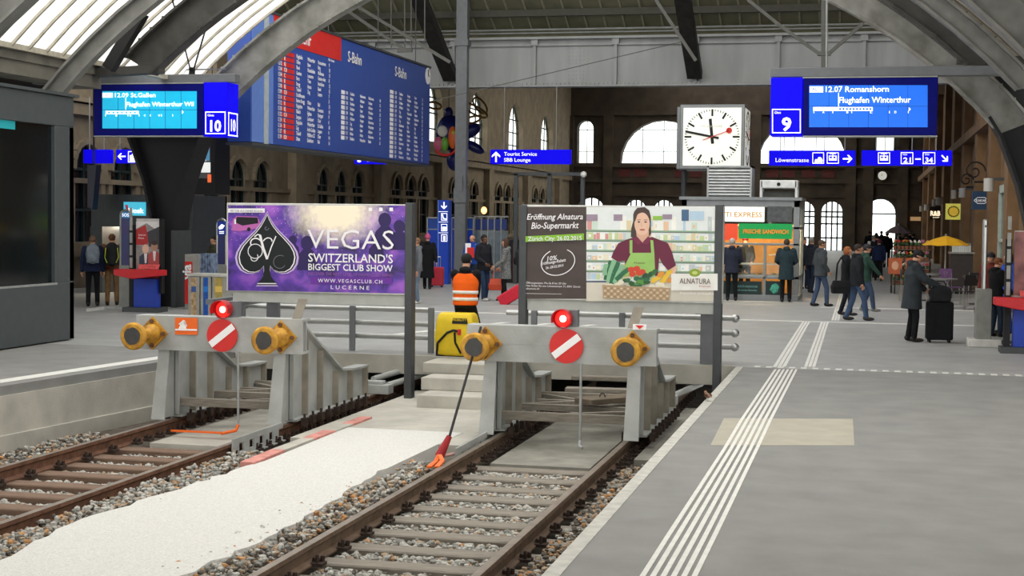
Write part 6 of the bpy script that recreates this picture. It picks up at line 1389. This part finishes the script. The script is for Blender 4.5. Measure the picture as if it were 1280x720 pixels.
def suitcase(c, w, d, h, rz, m, label, handle=.35, tilt=0, ribs=True):
    t = thing('suitcase', label, 'suitcase', c, rz, 'suitcases'); t.rotation_euler = (0, tilt, rz) if tilt else (0, 0, rz)
    MB().box(-w/2, w/2, -d/2, d/2, .05, .05+h).build('shell', m, t, local=True, bevel=.035, seg=3)
    if ribs:
        for x in (-w*.25, w*.25): MB().box(x-.015, x+.015, -d/2-.006, d/2+.006, .1, h).build('rib', m, t, local=True)
    b = MB()
    for x in (-w*.22, w*.22): b.cyl((x, d/2-.03, h+.04), (x, d/2-.03, h+.05+handle), .012, n=8)
    b.cyl((-w*.24, d/2-.03, h+.05+handle), (w*.24, d/2-.03, h+.05+handle), .016, n=8); b.build('pull_handle', M_chrome, t, local=True)
    for x in (-w/2+.06, w/2-.06):
        for y in (-d/2+.05, d/2-.05): MB().cyl((x-.02, y, .027), (x+.02, y, .027), .025, n=12).build('wheel', M_black, t, local=True)
    return t
def backpack(c, rz, m, label, s=1.0, m2=None):
    t = thing('backpack', label, 'backpack', c, rz); b = MB(); b.ell((0, 0, .24*s), .165*s, .1*s, .25*s); b.box(-.14*s, .14*s, -.08*s, .08*s, .02*s, .4*s); remesh(b, 'pack', m, t, .014, 5)
    b = MB(); b.ell((0, -.1*s, .14*s), .12*s, .05*s, .11*s); remesh(b, 'front_pocket', m2 or m, t, .014, 3)
    for sx in (-1, 1): MB().tube([(sx*.1*s, .085*s, .42*s), (sx*.11*s, .115*s, .3*s), (sx*.11*s, .09*s, .08*s)], .014*s, 6).build('strap', M_black, t, local=True)
    return t
def handbag(c, rz, m, label, w=.34, d=.14, h=.24, strap=.2):
    t = thing('handbag', label, 'bag', c, rz); b = MB(); b.loft([[(x*w/2*f, y*d/2*g, z) for x, y in ((-1, -1), (1, -1), (1, 1), (-1, 1))] for z, f, g in ((0, .9, .9), (h*.5, 1, 1), (h, .8, .45))]); b.build('bag_body', m, t, local=True, bevel=.02)
    for y in (-.03, .03): MB().tube([(-w*.25, y, h-.01), (-w*.2, y, h+strap*.7), (0, y, h+strap), (w*.2, y, h+strap*.7), (w*.25, y, h-.01)], .009, 6).build('strap', m, t, local=True)
    return t
g2 = lambda u, v: (gp(u, v).x, gp(u, v).y)
away = lambda a: math.degrees(math.atan2(-a[0], a[1]))
def behind(a, d, z): n = math.hypot(a[0], a[1]); return (a[0]*(1-d/n), a[1]*(1-d/n), z)
def athand(t, J, s, dz, fwd_=0): p = wpt(t, J['arm', s][2]); return (p.x, p.y, p.z-dz)
# right of the platform
p1 = g2(1139, 427)
person('person in a dark hooded coat and black hat bending over a black trolley case', p1, -78, 1.66, jacket=('coat_charcoal', '#34393d'), hem=.62, trousers=('black_cloth', '#16171a'), hair=('beanie', '#18191b'), feet=((-.12, -.03), (.12, .02)), hands={1: (.18, .42, 1.08), -1: (-.2, .28, .98)}, lean=2, nod=18, loose=1.22)
c = g2(1173.5, 428); suitcase((c[0], c[1], 0), .46, .3, .68, R(4), cloth('case_black', '#17181b', bump=.1), 'big black trolley case standing before the person in the hooded coat', .38)
b = rbox; t = thing('travel_bag', 'black travel bag resting on top of the big trolley case', 'bag', (c[0]+.0, c[1]-.09, .732), R(4)); q = MB(); q.ell((0, 0, .15), .21, .1, .15); q.box(-.18, .18, -.085, .085, .005, .22); remesh(q, 'bag_body', cloth('bag_black', '#222326'), t, .015, 4); MB().tube([(-.1, 0, .27), (-.06, 0, .36), (.06, 0, .36), (.1, 0, .27)], .011, 6).build('strap', M_black, t, local=True)
person('person with short hair in a grey jacket and jeans strolling past the kiosk corner', g2(1025, 383), -62, 1.68, jacket=('jacket_slate', '#42464a'), hem=.80, trousers=('jeans_blue', '#42526c'), hair=('short', '#4a3a2e'), feet=((-.1, -.16), (.1, .14)), hands={1: (.2, .12, .93), -1: (-.2, .12, .93)}, yaw=-15, face=True, loose=1.12)
person('grey haired person in a dark jacket half hidden behind the strolling person in jeans', g2(1013, 366), -30, 1.66, jacket=('jacket_ink', '#272b33'), trousers=('jeans_dark', '#26303f'), hair=('short', '#8c8680'), feet=((-.1, .1), (.1, -.12)))
person('person in a dark red jacket at the corner of the snack kiosk', g2(1004, 361), -150, 1.6, jacket=('jacket_wine', '#5c1f28'), trousers=('jeans_dark', '#26303f'), hair=('short', '#5a4a40'), face=True)
person('person with copper coloured hair in a black jacket, walking beside two others', g2(1057, 394), -95, 1.58, jacket=('jacket_black', '#1e2024'), hem=.76, trousers=('jeans_black', '#23252c'), hair=('bob', '#9c5c34'), feet=((-.09, -.14), (.09, .12)), face=True)
pb_ = person('bearded person in a black padded jacket and blue jeans striding with a shoulder bag', g2(1070, 400.5), -72, 1.68, jacket=('padded_black', '#24272b'), hem=.8, trousers=('jeans_mid', '#465a78'), hair=('short', '#2c231e'), shoes='#3a3836', feet=((-.1, -.2), (.1, .2)), yaw=-12, face=True, loose=1.12)
person('person in a green jacket and dark cap reaching out a hand beside the walking pair', g2(1081, 389), -80, 1.62, jacket=('jacket_green', '#2f4a40'), hem=.78, trousers=('jeans_blue', '#42526c'), hair=('cap', '#2a2a2e'), shoes='#8a8a86', feet=((-.1, -.05), (.1, .2)), hands={1: (.2, .42, .82)}, face=True)
p_ = wpt(pb_[0], (.02, -.36, .58)); t = handbag((p_.x, p_.y, p_.z), R(18), cloth('bag_black', '#222326'), 'black shoulder bag hanging behind the person in the padded jacket', .42, .16, .28, .5)
person('person in a navy jacket and trousers walking away near the flower rack', g2(1098, 351), 10, 1.5, jacket=('jacket_navy', '#1f2a48'), trousers=('black_cloth', '#16171a'), hair=('beanie', '#5c2430'), feet=((-.1, .12), (.1, -.12)))
person('person in a long white coat among the distant travellers', g2(1091, 345), 5, 1.6, jacket=('coat_white', '#d8d6d2'), hem=.5, trousers=('black_cloth', '#16171a'), hair=('short', '#8a827a'))
# far crowd
base = person('dark clad person in the distant crowd before the bright doorway', (1.4, 66, 0), 0, 1.64, jacket=('crowd_dark', '#1e1e22'), trousers=('black_cloth', '#16171a'), hair=('short', '#241c18'), group='distant crowd before the doorway')[0]
CROWD = [(.2, 68), (.7, 72), (1.3, 75), (-.1, 78), (1.8, 70), (.5, 82), (.2, 59), (1.9, 80)]
# at the kiosk
person('grey haired person in a dark blue jacket buying at the lit kiosk counter', (at(914, 374, 40.25).x, 40.25), 6, 1.66, jacket=('jacket_blueblack', '#2b303e'), hem=.78, trousers=('black_cloth', '#16171a'), hair=('short', '#b4b0a8'), hands={1: (.2, .3, 1.05), -1: (-.2, .3, 1.05)}, feet=((-.1, 0), (.12, 0)), loose=1.1)
person('person in a dark teal coat standing under the green kiosk sign', (at(982, 377, 40.25).x, 40.25), 2, 1.66, jacket=('coat_teal', '#2a3a40'), hem=.62, trousers=('black_cloth', '#16171a'), hair=('short', '#3c3630'), hands={1: (.2, .28, 1.05), -1: (-.2, .28, 1.05)}, feet=((-.1, 0), (.1, .04)), loose=1.08)
person('vendor in a black top and red cap serving inside the snack kiosk', (at(931, 330, YK+1.2).x, YK+1.25, .06), 180, 1.62, jacket=('top_black', '#1c1c1e'), trousers=('black_cloth', '#16171a'), hair=('cap', '#8c2430'), hands={1: (.22, .3, 1.0), -1: (-.22, .3, 1.0)}, face=True, hood=False)
# right edge group
pr_ = person('person with reddish hair in a black coat facing two others by a slim steel pole', g2(1243, 421), -60, 1.5, jacket=('coat_black', '#1a1a1c'), hem=.7, trousers=('jeans_dark', '#26303f'), hair=('short', '#7a4426'), nod=15, hands={1: (.16, .3, .95), -1: (-.16, .34, .9)})
pw_ = person('smiling person with dark red hair in a bright blue jacket', g2(1259, 417), 115, 1.58, jacket=('jacket_royal', '#2a4fb0'), hem=.74, trousers=('trousers_royal', '#24459c'), hair=('bob', '#4a1c24'), face=True)
person('person in a dark hat and rust jacket near the slim steel pole', g2(1237, 414), 150, 1.56, jacket=('jacket_orange_dark', '#6a2e26'), trousers=('jeans_dark', '#26303f'), hair=('beanie', '#26262a'), face=True)
c = athand(pw_[0], pw_[1], 1, .74); handbag((c[0]-.03, c[1]-.1, max(.02, c[2])), R(25), mat('bag_white', '#d8d8d4', .6), 'white carrier bag hanging from the hand of the person in the bright blue jacket', .36, .1, .5, .2)
c = wpt(pr_[0], (-.0, -.3, .4)); handbag((c.x, c.y, .4), R(30), cloth('bag_black', '#222326'), 'small black handbag beside the slim grey pole', .26, .12, .26, .2)
# left group
a = g2(116, 383); person('person in a navy jacket wearing a grey backpack, seen from behind at the newspaper shop', a, away(a), 1.62, jacket=('jacket_night', '#1f2740'), trousers=('black_cloth', '#16171a'), hair=('short', '#6a5140'), shoes='#222222', loose=1.1)
backpack(behind(a, .28, .98), R(away(a)), cloth('pack_grey', '#737d86'), 'grey backpack on the person in the navy jacket', .95)
a = g2(140, 382); person('person in a rust brown jacket with a black backpack, browsing the newspapers', a, away(a)-4, 1.66, jacket=('jacket_rust', '#7a4a34'), trousers=('khaki', '#8a6c4a'), hair=('short', '#6a4630'), shoes='#2a2622', loose=1.1)
t = backpack(behind(a, .3, .92), R(away(a)-4), cloth('pack_black', '#26282a'), 'black backpack with yellow green trim on the person in the rust brown jacket', 1.12)
b = MB()
for sx in (-1, 1): b.tube([(sx*.13, -.1, .42), (sx*.15, -.12, .2), (sx*.1, -.14, .08)], .011, 6)
b.build('trim', mat('neon_trim', '#c9d83a', .5), t, local=True)
Yl = gp(275, 385).y
person('person with dark hair reading behind the recycling bins', (at(268, 330, Yl+2.4).x, Yl+2.4), 150, 1.6, jacket=('jacket_olive', '#4a4a3c'), trousers=('jeans_dark', '#26303f'), hair=('short', '#1c1816'), face=True, hands={1: (.12, .32, 1.15), -1: (-.12, .32, 1.15)})
person('person in a black coat leaning beside the purple billboard edge and the bins', (at(284, 330, Yl+1.3).x, Yl+1.3), 60, 1.62, jacket=('coat_black', '#1a1a1c'), hem=.6, trousers=('black_cloth', '#16171a'), hair=('short', '#221c1a'), lean=12)
# centre group
person('person in a grey jacket and light jeans half hidden by the purple billboard', g2(521, 379.5), 120, 1.62, jacket=('jacket_grey', '#6a6e74'), trousers=('jeans_light', '#6a7a8c'), hair=('short', '#7a5a44'), shoes='#c9c8c4', face=True)
a = g2(534, 361.5); person('person in a long black coat and pink hat walking away with a red suitcase', a, away(a), 1.62, jacket=('coat_long_black', '#18181b'), hem=.36, trousers=('black_cloth', '#16171a'), hair=('pompom', '#c2567c'), hands={1: (.3, -.1, .72)}, feet=((-.08, .1), (.08, -.1)), loose=1.1)
c = gp(546, 359); suitcase((c.x, c.y, 0), .42, .26, .56, R(8), mat('case_red', '#b02a3c', .4, var=.06), 'small upright red suitcase pulled by the person in the long black coat', .3)
person('bald person in a blue jacket holding red and white papers', g2(590, 366), 172, 1.64, jacket=('jacket_blue', '#25499c'), trousers=('jeans_dark', '#26303f'), hair=('bald', '#7a6a5e'), face=True, hands={1: (.14, .3, 1.12), -1: (-.12, .3, 1.22)})
c = gp(590, 366); t = thing('folder', 'red and white papers held by the bald person in the blue jacket', 'papers', (c.x+.06, c.y-.42, .98)); MB().box(-.1, .1, -.01, .01, .02, .3).build('red_sheet', M_red, t, local=True); MB().box(-.16, .0, .012, .02, .12, .42).build('white_sheet', M_wtxt, t, local=True)
person('dark skinned person in a black jacket and jeans standing in conversation', g2(604, 376), -120, 1.7, skin=M_skind, jacket=('jacket_black2', '#222329'), hem=.8, trousers=('jeans_navy', '#2a3a55'), hair=('short', '#15110f'), shoes='#b8b8b4', feet=((-.13, -.05), (.12, .12)), hands={1: (.16, .2, 1.0)}, face=True, loose=1.1)
a = g2(632, 376.5); pt_ = person('person in a patterned grey coat and scarf carrying an orange handbag', a, 105, 1.6, jacket=('coat_tweed', '#8a8c8a'), hem=.62, trousers=('black_cloth', '#16171a'), hair=('long', '#4a3228'), shoes='#a09a94', face=True, hands={-1: (-.2, .3, .98), 1: (.2, .16, .95)})
b = None; MATS['cloth_coat_tweed'].node_tree.nodes['Noise Texture'].inputs['Scale'].default_value = 40; MATS['cloth_coat_tweed'].node_tree.nodes['Color Ramp'].color_ramp.elements[0].color = (.04, .045, .05, 1)
backpack((a[0]+.3, a[1]+.1, .9), R(-80), cloth('pack_black', '#26282a'), 'black backpack on the person in the patterned grey coat', .9)
c = athand(pt_[0], pt_[1], 1, .6); handbag((c[0]-.06, c[1]-.06, c[2]), R(10), mat('bag_orange', '#d24a26', .45, var=.06), 'orange red handbag hanging at the person in the patterned coat', .46, .16, .3, .24)
c = gp(624, 380); suitcase((c.x, c.y-.1, 0.02), .3, .24, .62, R(3), mat('case_crimson', '#d01f38', .4, var=.05), 'crimson suitcase tilted on its wheels at the edge of the supermarket billboard', .35, tilt=R(58))
# the seated worker and the yellow carrier bag
c = gp(569, 446); SB = .66
person('seated worker in an orange safety vest and black hat, back to the tracks', (c.x+.05, 22.72, 0), 3, 1.68, jacket=('work_black', '#1b1b1d'), trousers=('black_cloth', '#16171a'), hair=('beanie', '#131314'), sit=.79, feet=((-.2, .48), (.2, .5)), hands={1: (.1, .4, .8), -1: (-.1, .4, .82)}, vest='#f4661c', lean=2, nod=8)
t = thing('carrier_bag', 'tall yellow carrier bag with black straps that the vested worker sits on', 'bag', (c.x, 22.47, .013))
b = MB(); b.loft([[(x*w, y*d, z) for x, y in ((-1, -1), (-.4, -1.08), (.4, -1.08), (1, -1), (1.05, 0), (1, 1), (-1, 1), (-1.05, 0))] for z, w, d in ((.0, .27, .19), (.06, .3, .21), (.3, .31, .22), (.52, .29, .2), (.63, .27, .17), (.655, .24, .14))]); o = b.build('bag_body', mat('bag_yellow', '#e6c624', .6, var=.08, scale=6, bump=.4, bscale=8), t, local=True, bevel=.03, smooth=True)
MB().box(-.29, .29, -.2, .2, -.012, .03).build('base', M_black, t, local=True, bevel=.01)
b = MB(); b.prism([(-.03, -.225, .5), (.22, -.225, .5), (.2, -.215, .585), (-.02, -.215, .585)], (0, .008, 0)); lp = b.build('label_patch', mat('patch_black', '#1d1d1c', .6), t, local=True)
p_ = wpt(t, (.09, -.232, .545)); text('MOBILITY', tuple(p_), .05, mat('patch_text', '#e6c624'), lp, align='CENTER', bold=.02)
MB().tube([(-.27, -.2, .03), (-.25, -.235, .2), (-.1, -.245, .36), (.0, -.245, .4), (.1, -.245, .385)], .02, 6).build('strap', M_black, t, local=True)
MB().tube([(.02, -.245, .37), (.03, -.25, .22), (.12, -.23, .05)], .018, 6).build('strap', M_black, t, local=True); MB().box(.07, .12, -.265, -.24, .33, .42).build('buckle', M_red, t, local=True)
# sparrow on the platform edge
c = gp(883, 502); t = thing('sparrow', 'small brown sparrow perched on the white platform edge', 'bird', (EX+.04, c.y, .006), R(40)); mbd = mat('sparrow_brown', '#8a6a58', .9, var=.3, scale=60)
b = MB(); b.ell((0, 0, .065), .03, .048, .032); b.ell((0, .04, .1), .022, .024, .022); b.ell((0, -.06, .06), .014, .035, .008); remesh(b, 'body', mbd, t, .004, 2)
MB().cyl((0, .06, .1), (0, .078, .097), .006, .001, 6).build('beak', M_dgrey, t, local=True)
for s in (-1, 1): MB().cyl((s*.012, .005, .045), (s*.012, .01, .001), .003, n=5).build('leg', M_dgrey, t, local=True); MB().ell((s*.028, -.01, .07), .008, .04, .022).build('wing', mat('sparrow_wing', '#5e463a', .9, var=.3, scale=60), t, local=True)
# ================================================================== FINISH: apply modifiers, letters to mesh, light
bpy.context.view_layer.update()
dg = bpy.context.evaluated_depsgraph_get()
for o in TOAPPLY:
    me = bpy.data.meshes.new_from_object(o.evaluated_get(dg)); 
    me.polygons.foreach_set('use_smooth', [True]*len(me.polygons)); me.name = o.name
    TO = (o, me); o['_n'] = 1; del o['_n']; FITM = None
    o_new = me; TOAPPLY[TOAPPLY.index(o)] = TO
for o, me in TOAPPLY: o.modifiers.clear(); o.data = me
for i, (x, y) in enumerate(CROWD):
    k = copy_tree(base); k.location = (x, y, 0); k.rotation_euler.z = random.uniform(-.5, .5)
conv = []
for o in PENDING:
    me = bpy.data.meshes.new_from_object(o.evaluated_get(dg)); w = FIT.get(o.name)
    if w and len(me.vertices):
        xs = [v.co.x for v in me.vertices]; x0, x1 = min(xs), max(xs); s = w/max(1e-6, x1-x0)
        for v in me.vertices: v.co.x = (v.co.x-x0)*s
    conv.append((o, me))
for o, me in conv:
    n = bpy.data.objects.new('lettering', me); C.objects.link(n); n.parent = o.parent; n.matrix_basis = o.matrix_basis.copy()
    if o.parent is None: n['label'] = 'lettering'
    bpy.data.objects.remove(o)
# a few rails and lights
w = bpy.data.worlds.new('overcast_sky'); sc.world = w; w.use_nodes = True; bgn = w.node_tree.nodes['Background']
bgn.inputs['Color'].default_value = (1.0, .985, .955, 1); bgn.inputs['Strength'].default_value = 2.6
def area(name, loc, sx, sy, power, col=(1, 1, 1), rot=(0, 0, 0)):
    l = bpy.data.lights.new(name, 'AREA'); l.shape = 'RECTANGLE'; l.size = sx; l.size_y = sy; l.energy = power; l.color = col
    o = bpy.data.objects.new(name, l); C.objects.link(o); o.location = loc; o.rotation_euler = rot; return o
sc.view_settings.view_transform = 'Standard'; sc.view_settings.look = 'None'; sc.view_settings.gamma = 1; sc.view_settings.exposure = 0.0
try: sc.view_settings.use_curve_mapping = False
except Exception: pass
sc.cycles.max_bounces = 6; sc.cycles.transparent_max_bounces = 12; sc.cycles.use_denoising = True
